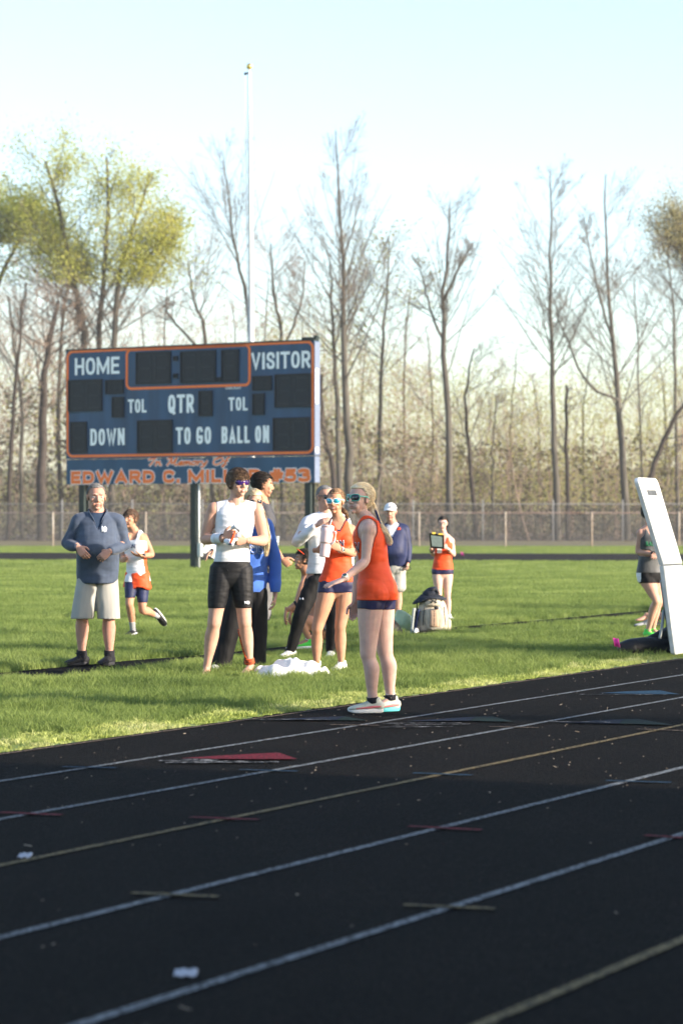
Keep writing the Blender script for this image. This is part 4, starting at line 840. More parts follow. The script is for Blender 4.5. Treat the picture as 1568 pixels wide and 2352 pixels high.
def head_mesh(h, neck, fem, vox, jaw=1.0, nr=.056):
    mb = MB(); E = h.ell; w = .94 if fem else 1.0
    E(mb, (0, -.018, .030), (.074*w, .094, .082), 24, 16); E(mb, (0, .020, -.012), (.062*w, .066, .082), 20, 14); E(mb, (0, .030, -.062), (.046*w*jaw, .046, .040)); E(mb, (0, -.005, -.048), (.054*w*jaw, .05, .04))
    E(mb, (0, .060, -.088), (.021*w*jaw, .018, .018))
    for sx in (-1, 1):
        E(mb, (sx*.038*w, .052, -.020), (.022, .022, .020)); E(mb, (sx*.024, .072, .028), (.024, .012, .009)); E(mb, (sx*.010, .088, -.030), (.0080, .009, .0070)); E(mb, (sx*.028*w, .058, -.050), (.022, .022, .024))
        E(mb, (sx*.074*w, -.008, .0), (.007, .017, .029)); E(mb, (sx*.080*w, -.014, .012), (.006, .014, .014)); E(mb, (sx*.076*w, .000, -.020), (.005, .009, .010))
    mb.tube([h.p(0, .074, .024), h.p(0, .086, .002), h.p(0, .0965, -.021), h.p(0, .090, -.031)], [.0085*h.k, .009*h.k, .0115*h.k, .009*h.k], 10, 3)
    E(mb, (0, .078, -.0525), (.022, .008, .0065)); E(mb, (0, .076, -.0635), (.018, .008, .0075)); E(mb, (0, .054, -.055), (.032, .022, .026))
    n0 = h.p(0, -.028, -.03); n1 = h.p(0, -.020, -.085)
    mb.tube([n0, n1, n1.lerp(neck, .6), neck-UP*.05], [nr*.95*h.k, nr*.93*h.k, nr*1.0*h.k, nr*1.25*h.k], 16, 3)
    me = remesh(mb, vox, 3, .45)
    V, Nn, _ = arrays(me); c = np.array(h.c); M = np.array(h.M); L = (V-c) @ M/h.k
    d = np.zeros(len(V))
    for sx in (-1, 1):
        d += .010*np.exp(-(((L[:, 0]-sx*.031)/.013)**2+((L[:, 1]-.082)/.03)**2+((L[:, 2]-.006)/.0095)**2))
    d += .003*np.exp(-((L[:, 0]/.017)**2+((L[:, 1]-.09)/.02)**2+((L[:, 2]+.058)/.0022)**2))
    V2 = V-np.array(h.f)[None]*d[:, None]*h.k; me.vertices.foreach_set('co', V2.astype(np.float32).ravel()); me.update(); return me

def hand(mb, wr, d, pn, thumb, k=1.0, curl=(.35, .4, .45, .5), tspread=.7, grip=False, tcurl=.3, spread=0.04):
    """d: direction of the fingers, pn: direction the palm faces, thumb: +1/-1 side of d x pn"""
    d = Vector(d).normalized(); pn = Vector(pn); pn = (pn-d*pn.dot(d)).normalized(); lat = d.cross(pn).normalized()*thumb
    wr = Vector(wr)
    mb.rings([(wr-d*.035*k, lat*.026*k, pn*.020*k), (wr, lat*.026*k, pn*.018*k), (wr+d*.03*k, lat*.036*k, pn*.017*k), (wr+d*.065*k, lat*.041*k, pn*.014*k), (wr+d*.09*k, lat*.039*k, pn*.011*k)], 14, 3)
    mb.ell(wr+d*.03*k+lat*.022*k+pn*.006*k, (.018*k, .024*k, .016*k), Matrix((lat, d, pn)).transposed(), 10, 8)
    for i, (o, L) in enumerate(((.030, .074), (.0105, .083), (-.0095, .078), (-.028, .062))):
        q = wr+d*(.086-.004*abs(i-1))*k+lat*o*k; a = 0; pts = [q-d*.012*k, q]; r = .0088 if i < 3 else .0078
        dd = (d+lat*o*spread*25*.1).normalized()
        for j, f in enumerate((.44, .31, .25)):
            a += curl[i]*(1.0 if j < 2 else .7); v = dd*cos(a)+pn*sin(a); q = q+v*L*f*k; pts.append(q.copy())
        mb.tube(pts, [r*k, r*k*1.02, r*k*.96, r*k*.9, r*k*.78], 9, 2, ref=pn)
    q = wr+d*.022*k+lat*.024*k; v = (d*.62+lat*tspread+pn*.25).normalized(); p1 = q+v*.038*k; v2 = (d*.9+lat*(tspread-.45)+pn*tcurl).normalized(); p2 = p1+v2*.032*k; p3 = p2+(v2+pn*tcurl*.6-lat*.2).normalized()*.026*k
    mb.tube([q-v*.01*k, q, p1, p2, p3], [.012*k, .014*k, .0115*k, .0105*k, .0085*k], 9, 2, ref=pn)

def join_meshes(mes):
    V = []; Fs = []; o = 0
    for me in mes:
        v = np.empty(len(me.vertices)*3, np.float32); me.vertices.foreach_get('co', v); V.append(v.reshape(-1, 3))
        Fs += [tuple(x+o for x in p.vertices) for p in me.polygons] if len(me.loops) != 4*len(me.polygons) else [None]
        if Fs[-1] is None:
            Fs.pop(); L = np.empty(len(me.loops), np.int32); me.loops.foreach_get('vertex_index', L); Fs += [tuple(r) for r in (L.reshape(-1, 4)+o).tolist()]
        o += len(me.vertices)
    out = bpy.data.meshes.new('body'); out.from_pydata(np.concatenate(V).tolist(), [], Fs); out.update(); return smooth_all(out)

class Person:
    def __init__(s, label, Z, J, yaw, skin, fem=False, k=1.0, thick=1.0, head=None, build=None, vox=.008, hvox=.0042, group=None, pyaw=None, facing=None):
        """J: joints as (px, py, dz) seen in the photo; R/L are the person's own sides"""
        s.J = {n: at(v[0], v[1], Z+v[2]) for n, v in J.items()}; s.Z = Z; s.k = k; s.skin = skin; s.fem = fem; s.far = Z > 27.2; s.vox = vox if not s.far else max(vox, .010); s.hvox = hvox if not s.far else max(hvox, .0052); s.px = FPX/Z
        s.side = Vector((cos(RAD(yaw)), sin(RAD(yaw)), 0)); s.front = s.side.cross(UP)       # side: person's right -> left
        py_ = yaw if pyaw is None else pyaw; s.pside = Vector((cos(RAD(py_)), sin(RAD(py_)), 0)); s.pfront = s.pside.cross(UP)
        s.b = dict(hw=.165, hd=.112, ww=.140, wd=.098, cw=.158, cd=.112, sw=.150, sd=.082, belly=0, bust=0, glute=.02); s.b.update(build or {}); s.th = thick
        x, y = (s.J['hipR']+s.J['hipL'])[:2]; s.root = empty('person', Vector((x/2, y/2, 0)), label, 'person', group)
        s.h = Head(s.J['head'], *head, k=k*(1.09 if not fem else 1.05)); s.extra = MB(); s.hands = []; s.feet_bare = []
        s.toe = dict(R=(-.3, -1), L=(.3, -1)); s.footup = {}; s.handspec = {}
    def zpx(s, py): return HC-(py-YH)*s.Z/FPX
    def torso_rings(s, off=0.0, t0=-.22, t1=1.02, mul=1.0):
        b = s.b; k = s.k; hip = (s.J['hipR']+s.J['hipL'])/2; nk = s.J['neck']; ax = nk-hip; R = []
        prof = [(-.20, .110, .085, 0), (-.10, b['hw']*.93, b['hd']*.96, 0), (.04, b['hw'], b['hd'], 0), (.20, (b['hw']+b['ww'])/2, (b['hd']+b['wd'])/2, b['belly']*.5), (.36, b['ww'], b['wd'], b['belly']), (.55, (b['ww']+b['cw'])/2*1.01, (b['wd']+b['cd'])/2, b['belly']*.7+.004),
                (.74, b['cw'], b['cd'], .008), (.88, b['sw'], b['sd']*1.1, 0), (.97, b['sw']*.72, b['sd']*.85, -.004), (1.03, .060, .058, 0)]
        for t, w, d, fo in prof:
            if t < t0 or t > t1: continue
            f = min(max(t, 0), 1); sd = (s.pside*(1-f)+s.side*f).normalized(); fr = sd.cross(UP)
            R.append((hip+ax*t+fr*(fo*k), sd*(w*mul*k+off), fr*(d*mul*k+off+abs(fo)*k*.6)))
        return R
    def leg_pts(s, S): return s.J['hip'+S], s.J['kn'+S], s.J['an'+S]
    def make_body(s, feet=True, hands=True, legs=('R', 'L'), arms=('R', 'L')):
        mb = MB(); k = s.k; J = s.J; t = s.th; b = s.b; fl = 1.0
        mb.rings(s.torso_rings(t1=2), 28, 4, p=.88)
        # shoulders
        nk = J['neck']
        for S in 'RL':
            sh = J['sh'+S]; mb.tube([nk-UP*.015*k, nk.lerp(sh, .55)-UP*.012*k, sh-UP*.012*k], [.050*k, .046*k, .050*k*t], 12, 3)
            mb.ell(sh-UP*.02*k, (.056*k*t, .054*k*t, .062*k*t), None, 14, 10)
            hp = J['hip'+S]; mb.ell(hp-s.pfront*(.018+b['glute']*.55)*k-UP*(.015+b['glute']*.8)*k, (.084*k*t, .078*k, .092*k), Matrix((s.pside, s.pfront, UP)).transposed(), 14, 10)
            if b['bust']: sg = -1 if S == 'R' else 1; c = J['hipR'].lerp(J['hipL'], .5).lerp(nk, .68)+s.side*sg*.056*k+s.front*(.070+b['bust']*.3)*k; mb.ell(c, (.066*k, .045*k+b['bust'], .066*k), Matrix((s.side, s.front, UP)).transposed(), 14, 10)
        for S in legs:
            h, n, a = s.leg_pts(S); d = (a-n).normalized(); dt = (n-h).normalized()
            kf = s.pfront; kf = (kf-d*kf.dot(d)).normalized(); sdv = d.cross(kf).normalized()
            kt = s.pfront; kt = (kt-dt*kt.dot(dt)); kt = kt.normalized() if kt.length > .2 else UP; st = dt.cross(kt).normalized()
            T = t*(1.06 if s.fem else 1.0)
            mb.rings([(h+UP*.03*k, st*.086*k*T, kt*.088*k*T), (h.lerp(n, .18)+kt*.004, st*.086*k*T, kt*.090*k*T), (h.lerp(n, .45)+kt*.008*k, st*.077*k*T, kt*.082*k*T), (h.lerp(n, .75)+kt*.006*k, st*.060*k*T, kt*.064*k*T), (n+kt*.004*k, (st+sdv)*.5*.054*k*t, (kt+kf)*.5*.058*k*t),
                      (n.lerp(a, .10), sdv*.050*k*t, kf*.053*k*t), (n.lerp(a, .30)-kf*.014*k, sdv*.056*k*t, kf*.057*k*t), (n.lerp(a, .55)-kf*.008*k, sdv*.047*k*t, kf*.049*k*t), (n.lerp(a, .82), sdv*.033*k*t, kf*.038*k*t), (a, sdv*.034*k, kf*.040*k)], 16, 4)
            mb.ell(n+kf*.022*k, (.030*k, .026*k, .034*k), None, 10, 8)
            if feet:
                td = s.toe[S]; td = Vector(td).normalized() if len(td) == 3 else Vector((td[0], td[1], 0)).normalized(); ft = s.footup.get(S, UP); sl_ = td.cross(ft).normalized(); bz = a-ft*.045*k
                mb.rings([(a+ft*.02*k, sl_*.034*k, td*.040*k), (a-ft*.02*k, sl_*.032*k, td*.045*k), (bz-ft*.01*k+td*.012*k, sl_*.030*k, td*.05*k)], 12, 3)
                mb.rings([(bz-td*.055*k-ft*.005*k, sl_*.022*k, ft*.022*k), (bz-td*.03*k, sl_*.031*k, ft*.034*k), (bz+td*.04*k+ft*.004*k, sl_*.032*k, ft*.036*k), (bz+td*.10*k-ft*.010*k, sl_*.040*k, ft*.024*k), (bz+td*.145*k-ft*.018*k, sl_*.042*k, ft*.016*k), (bz+td*.175*k-ft*.022*k, sl_*.034*k, ft*.011*k)], 14, 3)
        for S in arms:
            sh, e, w = J['sh'+S], J['el'+S], J['wr'+S]; A = t*(.88 if s.fem else 1.0)
            q = sh-UP*.01*k
            mb.tube([q, q.lerp(e, .3), q.lerp(e, .65), e], [.050*k*A, .050*k*A, .043*k*A, .037*k*A], 14, 4)
            mb.tube([e, e.lerp(w, .2), e.lerp(w, .55), w], [.037*k*A, .042*k*A, .035*k*A, .0255*k*A], 14, 4)
        me = remesh(mb, s.vox, 4, .5); s.parts = [me]
        s.parts.append(head_mesh(s.h, J['neck'], s.fem, s.hvox, jaw=s.b.get('jaw', 1.0), nr=s.b.get('neck', .056 if not s.fem else .049)))
        if hands:
            for S, kw in s.handspec.items():
                if S not in arms: continue
                hb = MB(); hand(hb, J['wr'+S], k=k*(.92 if s.fem else 1.0), **kw); s.parts.append(remesh(hb, .0036 if not s.far else .005, 2, .4))
        s.base = s.parts[0]; bm = join_meshes(s.parts); bm.name = 'body'; bm.materials.append(s.skin)
        s.body = link('body', bm, s.root); s.V, s.N, s.Q = arrays(s.base)
        s.seg()
        # face details
        return s
    def seg(s):
        """nearest limb for each vertex of the body surface"""
        V = s.V; J = s.J; k = s.k
        hip = (J['hipR']+J['hipL'])/2
        def ds(a, b, r):
            a = np.array(a); b = np.array(b); ab = b-a; t = np.clip((V-a) @ ab/(ab @ ab), 0, 1); return np.linalg.norm(V-(a+t[:, None]*ab), axis=1)/r, t
        s.T = (V-np.array(hip)) @ np.array((J['neck']-hip))/((J['neck']-hip).length_squared)
        D = {}
        D['torso'] = np.minimum(ds(hip, J['neck'], .14*k)[0], ds(J['shR'].lerp(J['neck'], .35), J['shL'].lerp(J['neck'], .35), .055*k)[0])
        for S in 'RL':
            D['arm'+S] = np.minimum(ds(J['sh'+S].lerp(J['el'+S], .02), J['el'+S], .05*k)[0], ds(J['el'+S], J['wr'+S], .04*k)[0])
            D['leg'+S] = np.minimum(ds(J['hip'+S]-UP*.12*k, J['kn'+S], .085*k)[0], ds(J['kn'+S], J['an'+S], .055*k)[0])
            s.__dict__['tl'+S] = ds(J['hip'+S], J['kn'+S], 1)[1]; s.__dict__['ts'+S] = ds(J['kn'+S], J['an'+S], 1)[1]; s.__dict__['ta'+S] = ds(J['sh'+S], J['el'+S], 1)[1]
        names = list(D); A = np.stack([D[n] for n in names], 1); s.lab = np.array(names)[A.argmin(1)]
        nk = np.array(J['neck']); s.u = (V-nk) @ np.array(s.side); s.f = (V-nk) @ np.array(s.front); s.z = V[:, 2]; s.zn = s.z-nk[2]
        s.ua = np.abs(s.u)/k; cc = np.array(hip)[None]+s.T[:, None]*np.array((J['neck']-hip))[None]; s.us = (V-cc) @ np.array(s.side); s.fs = (V-cc) @ np.array(s.front)
    def tight(s, name, mask, m, off=.006, fold=.002, seed=1, freq=40, aniso=(1, 1, 1), mi=None, extra=None, label=None, solid=.004):
        Q = s.Q; fm = mask[Q].all(1); q = Q[fm]; used = np.unique(q); mp = np.full(len(s.V), -1); mp[used] = np.arange(len(used))
        Nu = s.N[used].copy(); lowz = s.T[used] < .35; Nu[:, 2] = np.where(lowz, Nu[:, 2]*.15, Nu[:, 2]); V = s.V[used]+Nu*(off+fold*1.5*folds(s.V[used], seed, freq, aniso=aniso))[:, None]
        if extra is not None: V = V+extra(used)
        # pull ragged borders a little smoother
        q2 = mp[q]; E = np.concatenate([q2[:, [0, 1]], q2[:, [1, 2]], q2[:, [2, 3]], q2[:, [3, 0]]]); es = np.sort(E, 1); key = es[:, 0]*(len(used)+1)+es[:, 1]; uq, cnt = np.unique(key, return_counts=True); bk = uq[cnt == 1]; be = np.stack([bk//(len(used)+1), bk % (len(used)+1)], 1)
        if len(be):
            for _ in range(14):
                acc = np.zeros_like(V); c = np.zeros(len(V)); np.add.at(acc, be[:, 0], V[be[:, 1]]); np.add.at(acc, be[:, 1], V[be[:, 0]]); np.add.at(c, be[:, 0], 1); np.add.at(c, be[:, 1], 1)
                b_ = c >= 2; V[b_] = V[b_]*.4+acc[b_]/c[b_, None]*.6
        idx = None
        if mi is not None: idx = mi[q].min(1)
        o = npmesh(name, V, q2, m, s.root, True, idx)
        if solid:
            sm = o.modifiers.new('t', 'SOLIDIFY'); sm.thickness = solid; sm.offset = -1
        if label: o['label'] = label
        return o
    def loose(s, name, mb, m, vox=.009, fold=.006, seed=1, freq=26, aniso=(1, 1, .6), smooth=3, cut=None, mi=None, label=None):
        me = remesh(mb, vox*(1.0 if not s.far else 1.35), smooth); V, Nn, Q = arrays(me); V = V+Nn*(fold*1.4*folds(V, seed, freq, aniso=aniso)+fold*.6*folds(V, seed+7, freq*2.3))[:, None]
        if cut is not None: Q = Q[cut(V)[Q].all(1)]
        idx = None
        if mi is not None: idx = mi(V)[Q].min(1)
        o = npmesh(name, V, Q, m, s.root, True, idx)
        if label: o['label'] = label
        if cut is not None: sm = o.modifiers.new('t', 'SOLIDIFY'); sm.thickness = .004; sm.offset = -1
        return o
    # --- face and hair
    def face(s, lip, brow, eyes=True, mouth_open=False, browd=.0):
        h = s.h; mb = MB()
        mb.tube([h.p(-.021, .0765, -.0545), h.p(-.009, .0848, -.0505), h.p(0, .0865, -.0520), h.p(.009, .0848, -.0505), h.p(.021, .0765, -.0545)], [.0018*h.k, .0036*h.k, .0038*h.k, .0036*h.k, .0018*h.k], 8, 2)
        mb.tube([h.p(-.019, .0765, -.0560), h.p(-.008, .0828, -.0625), h.p(.008, .0828, -.0625), h.p(.019, .0765, -.0560)], [.0018*h.k, .0044*h.k, .0044*h.k, .0018*h.k], 8, 2)
        mb.build('lips', lip, s.root)
        if mouth_open:
            MB().ell(h.p(0, .0850, -.0568), (.011*h.k, .004*h.k, .0022*h.k), h.M, 10, 6).build('teeth', M_teeth, s.root)
        for sx in (-1, 1):
            mb = MB(); z = .027
            mb.tube([h.p(sx*.014, .0855, z-.001), h.p(sx*.03, .083, z+.004), h.p(sx*.046, .068, z-.002)], [.003*h.k, .0032*h.k, .0018*h.k], 6, 2, flat=.8); mb.build('eyebrow', brow, s.root)
            if eyes:
                mb = MB(); c = h.p(sx*.031, .0655, .006); mb.ell(c, (.0135*h.k, .0105*h.k, .0052*h.k), h.M, 12, 8); e = mb.build('eye', M_eye, s.root)
                mb = MB(); mb.ell(c+h.f*.0078*h.k, (.0050*h.k, .0035*h.k, .0046*h.k), h.M, 10, 6); mb.build('iris', M_iris, e)
    def strands(s, name, paths, widths, m, label=None):
        P = np.asarray(paths, float); B, N, _ = P.shape; w = np.asarray(widths).reshape(-1, 1, 1); g = np.random.default_rng(5)
        d = P[:, -1]-P[:, 0]; sd = np.cross(d, g.normal(size=(B, 3))); sd /= np.linalg.norm(sd, axis=1, keepdims=True)+1e-9
        tp = np.concatenate([np.ones(N-1), [.25]])[None, :, None]; A = P-sd[:, None]*w*tp*.5; C = P+sd[:, None]*w*tp*.5
        V = np.stack([A, C], 2).reshape(-1, 3); idx = np.arange(B*N*2).reshape(B, N, 2); a = idx[:, :-1, 0]; b = idx[:, :-1, 1]; c = idx[:, 1:, 1]; e = idx[:, 1:, 0]
        o = npmesh(name, V, np.stack([a, b, c, e], -1).reshape(-1, 4), m, s.root, True)
        if label: o['label'] = label
        return o
    def hair(s, m, line, length=.03, comb=(0, -1, 0), vol=.008, n=1500, seed=1, rough=.35, back=-.07, w=.0035, lift=.25, fringe=0.0, sidez=-.01, name='hair', grow_=1.0):
        """cap of hair over the skull; line: height of the hairline at the forehead in head units"""
        h = s.h; g = np.random.default_rng(seed); n3 = n*3; v = g.normal(size=(n3, 3)); v /= np.linalg.norm(v, axis=1, keepdims=True)
        wf = .94 if s.fem else 1.0; C = np.array([0, -.018, .030]); r = np.array([.074*wf, .094, .082])
        def ok(P):
            x, y, z = P[:, 0], P[:, 1], P[:, 2]; lim = np.where(y > .03, line, np.where(y > -.012, np.interp(y, [-.012, .03], [sidez, line]), np.interp(y, [-.10, -.03], [back, back+.01])))
            return z > lim
        P = C+v*r; P = P[ok(P)][:n]; nn_ = (P-C)/r**2; nn_ /= np.linalg.norm(nn_, axis=1, keepdims=True)
        # solid cap
        mb = MB(); mb.ell((0, 0, 0), (1, 1, 1), None, 40, 28); U = np.array(mb.v); L = C+U*(r+vol*grow_); keep = ok(L); L = L+ (U/np.linalg.norm(U, axis=1, keepdims=True))*(folds(L, seed, 70)*.0012)[:, None]
        Wd = np.array(h.c)+(L*h.k) @ np.array(h.M).T; fs = [f for f in mb.f if all(keep[i] for i in f)]
        o = MB(); o.v = [tuple(q) for q in Wd]; o.f = fs; o.mi = [0]*len(fs); cap = o.build(name, m, s.root); sm = cap.modifiers.new('t', 'SOLIDIFY'); sm.thickness = vol; sm.offset = -1
        D = None if callable(comb) else np.tile(np.array(comb, float), (len(P), 1))
        if callable(comb): D = comb(P)
        D = D+g.normal(size=P.shape)*rough; D -= nn_*(D*nn_).sum(1, keepdims=True)*(1-lift); D /= np.linalg.norm(D, axis=1, keepdims=True)
        L_ = length*g.uniform(.6, 1.25, len(P)); pts = [P+nn_*vol*.6]
        for j in range(1, 4):
            q = pts[-1]+D*L_[:, None]/3; D = D+np.array([0, 0, -.12])+nn_*.02+g.normal(size=D.shape)*.04; D /= np.linalg.norm(D, axis=1, keepdims=True)
            e = (q-C)/(r+vol); ln = np.linalg.norm(e, axis=1, keepdims=True); q = C+e/ln*np.clip(ln, 1.015, 1.03+j*lift*.12)*(r+vol); pts.append(q)
        Ps = np.stack(pts, 1); Ps = np.array(h.c)+(Ps*h.k) @ np.array(h.M).T
        return s.strands(name, Ps, g.uniform(.7, 1.4, len(P))*w, m)
    def tress(s, name, guide, radii, n, m, w=.004, seed=1, wave=.0, core=True):
        g = np.random.default_rng(seed); P, R = resample(guide, radii, 10); n = int(n)
        if core:
            MB().tube([Vector(p) for p in P], [float(x)*.8 for x in R], 10, 1).build(name, m, s.root)
        o = g.normal(size=(n, 3)); o /= np.linalg.norm(o, axis=1, keepdims=True); o *= g.uniform(.5, 1.0, (n, 1))
        Ps = P[None]+o[:, None]*R[None, :, None]+g.normal(size=(n, 10, 3))*.002+np.sin(np.linspace(0, 9, 10))[None, :, None]*g.normal(size=(n, 1, 3))*wave
        end = g.uniform(.0, .9, n); Ps[:, -1] = Ps[:, -1]*(1-.4*end[:, None])+Ps[:, -2]*.4*end[:, None]
        return s.strands(name, Ps, np.full(n, w), m)
    def sunglasses(s, frame_m, lens_m, w=.056, hgt=.040, shield=False, round_=False, z=.008, arm_m=None):
        h = s.h; mb = MB(); R = lambda x, zz: h.p(x, .092-.36*max(0, abs(x)-.006)**1.5*6.0, zz)
        def rim(cx_, w_, h_, n=20, pw=.6):
            out = []
            for i in range(n):
                a = 2*pi*i/n; c_, s_ = cos(a), sin(a); c_ = math.copysign(abs(c_)**pw, c_); s_ = math.copysign(abs(s_)**pw, s_)
                out.append((cx_+w_/2*c_, z+h_/2*s_+(.003*math.copysign(1, cx_)*c_ if s_ > 0 else 0)))
            return out
        G = empty('sunglasses', h.p(0, .098, z)); G.parent = s.root; G.matrix_parent_inverse = s.root.matrix_basis.inverted()
        for sx in ((-1, 1) if not shield else (0,)):
            o = rim(sx*.033, w, hgt, pw=1.0 if round_ else .62) if not shield else [(x_, z+zz) for x_, zz in ((-.066, .018), (-.03, .021), (0, .020), (.03, .021), (.066, .018), (.064, -.004), (.045, -.020), (.022, -.020), (.010, -.006), (0, -.001), (-.010, -.006), (-.022, -.020), (-.045, -.020), (-.064, -.004))]
            vs = [R(*q)+h.f*.002 for q in o]+[R(*q)-h.f*.002 for q in o]; n = len(o); ctr = [R(np.mean([q[0] for q in o]), z)+h.f*.003, R(np.mean([q[0] for q in o]), z)-h.f*.001]
            L = MB(); fs = [(2*n, i, (i+1) % n) for i in range(n)]+[(i, n+i, n+(i+1) % n, (i+1) % n) for i in range(n)]+[(2*n+1, n+(i+1) % n, n+i) for i in range(n)]
            L.add(vs+ctr, fs); L.build('lens', lens_m, G)
            pts = [R(*q) for q in o]; pts = (pts+pts[:2]) if not shield else pts[:5]
            mb.tube(pts, .0032*h.k if not round_ else .0016, 6, 1, cap=True)
        if not shield: mb.tube([R(-.009, z+.008), R(0, z+.011), R(.009, z+.008)], .003*h.k, 6, 2)
        for sx in (-1, 1): mb.tube([R(sx*.060, z+.010), h.p(sx*.0745, .060, z+.010), h.p(sx*.078, .0, z+.008), h.p(sx*.078, -.02, z-.006)], .0030*h.k, 6, 2, flat=1.6)
        mb.build('frame', frame_m, G); return G
    def shoe(s, S, upper, sole, accent=None, L=.285, collar=.055, lace=None, name='shoe', label=None):
        a = s.J['an'+S]; td = s.toe[S]; td = Vector(td) if len(td) == 3 else Vector((td[0], td[1], 0)); td.normalize(); ft = s.footup.get(S, UP); k = s.k; sl_ = td.cross(ft).normalized()
        bz = a-ft*(.085*k) if S in s.footup else Vector((a.x, a.y, .0))
        if S not in s.footup: bz.z = .004
        h0 = .020; q = L/.285*k
        P = lambda y, z_: bz+td*y*q+ft*z_*k
        u = MB(); u.rings([(P(-.078, .052), sl_*.026*k, ft*.030*k), (P(-.05, .052), sl_*.037*k, ft*.040*k), (P(0, .055), sl_*.040*k, ft*.042*k), (P(.06, .050), sl_*.043*k, ft*.034*k), (P(.12, .040), sl_*.048*k, ft*.024*k), (P(.17, .034), sl_*.044*k, ft*.018*k), (P(.195, .030), sl_*.028*k, ft*.012*k)], 18, 4)
        u.rings([(P(-.012, .07), sl_*.040*k, td*.052*k), (P(-.010, .09), sl_*.039*k, td*.050*k), (P(-.010, .085+collar*.35), sl_*.041*k, td*.052*k)], 16, 3)
        SH = s.loose(name, u, upper, vox=.007, fold=.0012, seed=3, freq=60, smooth=3)
        if label: SH['label'] = label
        w = MB(); n = 28; ring = []
        for i in range(n):
            t = 2*pi*i/n; y = .058+.142*cos(t); hw = (.043+.008*cos(t-.3))*abs(sin(t))**.75*math.copysign(1, sin(t)); ring.append((y, hw))
        vs = []
        for z_, sc in ((0.0, .94), (.006, 1.0), (.024, 1.03), (.030, .98)):
            for y, hw in ring: vs.append(P(.058+(y-.058)*sc, z_+(.010*max(0, (y-.13)/.07)**2 if z_ < .02 else .006*max(0, (y-.13)/.07)**2)+(.004 if z_ > .02 and y < 0 else 0))+sl_*hw*sc*k)
        fs = [tuple(range(n))[::-1], tuple(range(3*n, 4*n))]
        for j in range(3):
            for i in range(n): fs.append((j*n+i, j*n+(i+1) % n, (j+1)*n+(i+1) % n, (j+1)*n+i))
        w.add(vs, fs); w.build('sole', sole, SH)
        if lace is not None:
            lb = MB()
            for j in range(5):
                y = .030+j*.020; z_ = .097-j*.011; lb.tube([P(y, z_-.012)-sl_*.026*k, P(y+.004, z_)-sl_*.006, P(y+.004, z_)+sl_*.006, P(y, z_-.012)+sl_*.026*k], .0032, 6, 1)
            lb.tube([P(.03, .10), P(.05, .115)+sl_*.03, P(.02, .10)+sl_*.045], .003, 5, 2); lb.tube([P(.03, .10), P(.05, .112)-sl_*.03, P(.02, .10)-sl_*.04], .003, 5, 2)
            lb.build('laces', lace, SH)
        if accent is not None:
            am = MB()
            for sg in (-1, 1):
                am.tube([P(.14, .034)+sl_*sg*.046*k, P(.07, .040)+sl_*sg*.047*k, P(.0, .046)+sl_*sg*.043*k, P(-.06, .048)+sl_*sg*.034*k], [.004, .007, .009, .006], 8, 3, flat=.5, ref=sl_)
            am.build('stripe', accent, SH)
        return SH
    def ring_on(s, name, A, B, t, r, wdt, m, label=None, rr=None):
        """band round a limb from A to B at fraction t"""
        A = Vector(A); B = Vector(B); d = (B-A).normalized(); c = A.lerp(B, t); mb = MB(); n = 24; u = d.orthogonal().normalized(); v = d.cross(u); vs = []; fs = []
        for (o, q) in ((-.5, r), (-.4, r+.003), (.4, r+.003), (.5, r)):
            for i in range(n): a = 2*pi*i/n; vs.append(c+d*o*wdt+(u*cos(a)+v*sin(a))*q)
        for j in range(3):
            for i in range(n): fs.append((j*n+i, j*n+(i+1) % n, (j+1)*n+(i+1) % n, (j+1)*n+i))
        o = mb.add(vs, fs).build(name, m, s.root)
        if label: o['label'] = label
        return o
    def watch(s, S, out, strap, dial, r=.028, t=.93, size=.021):
        e, w = s.J['el'+S], s.J['wr'+S]; b = s.ring_on('watch', e, w, t, r, .022, strap); d = (w-e).normalized(); out = Vector(out); out = (out-d*out.dot(d)).normalized(); c = e.lerp(w, t)+out*(r+.004); x = d.cross(out)
        mb = MB(); mb.ell(c, (size, size, .007), Matrix((d, x, out)).transposed(), 16, 8); mb.build('watch_case', strap, b)
        mb = MB(); mb.ell(c+out*.004, (size*.78, size*.78, .0045), Matrix((d, x, out)).transposed(), 16, 6); mb.build('watch_dial', dial, b)
# ------------------------------------------------------------------ people
M_teeth = mat('teeth', (0.75, 0.72, 0.66), var=.02); M_eye = mat('eye_white', (0.62, 0.58, 0.55), var=.02, rough=.2); M_iris = mat('iris', (0.03, 0.025, 0.02), var=.1, rough=.2)
SK_fair = skin_mat('fair_skin', (0.46, 0.265, 0.195)); SK_tan = skin_mat('tanned_skin', (0.42, 0.215, 0.135)); SK_red = skin_mat('ruddy_skin', (0.43, 0.235, 0.175)); SK_pale = skin_mat('pale_skin', (0.56, 0.36, 0.295))
LIP = mat('lips', (0.40, 0.17, 0.14), rough=.4, var=.05); LIP2 = mat('pale_lips', (0.46, 0.23, 0.19), rough=.45, var=.05)
H_brown = mat('brown_hair', (0.085, 0.05, 0.03), rough=.5, var=.5, scale=60, spec=.4); H_dark = mat('dark_hair', (0.022, 0.017, 0.014), rough=.5, var=.4, scale=60); H_grey = mat('grey_hair', (0.20, 0.195, 0.19), rough=.6, var=.35, scale=70)
H_blond = mat('blonde_hair', (0.80, 0.64, 0.40), rough=.6, var=.15, scale=50, spec=.3, col2=(0.92, 0.80, 0.58)); H_plat = mat('light_blonde_hair', (0.62, 0.50, 0.32), rough=.45, var=.3, scale=50, spec=.5); H_lb = mat('light_brown_hair', (0.20, 0.125, 0.07), rough=.5, var=.45, scale=50)
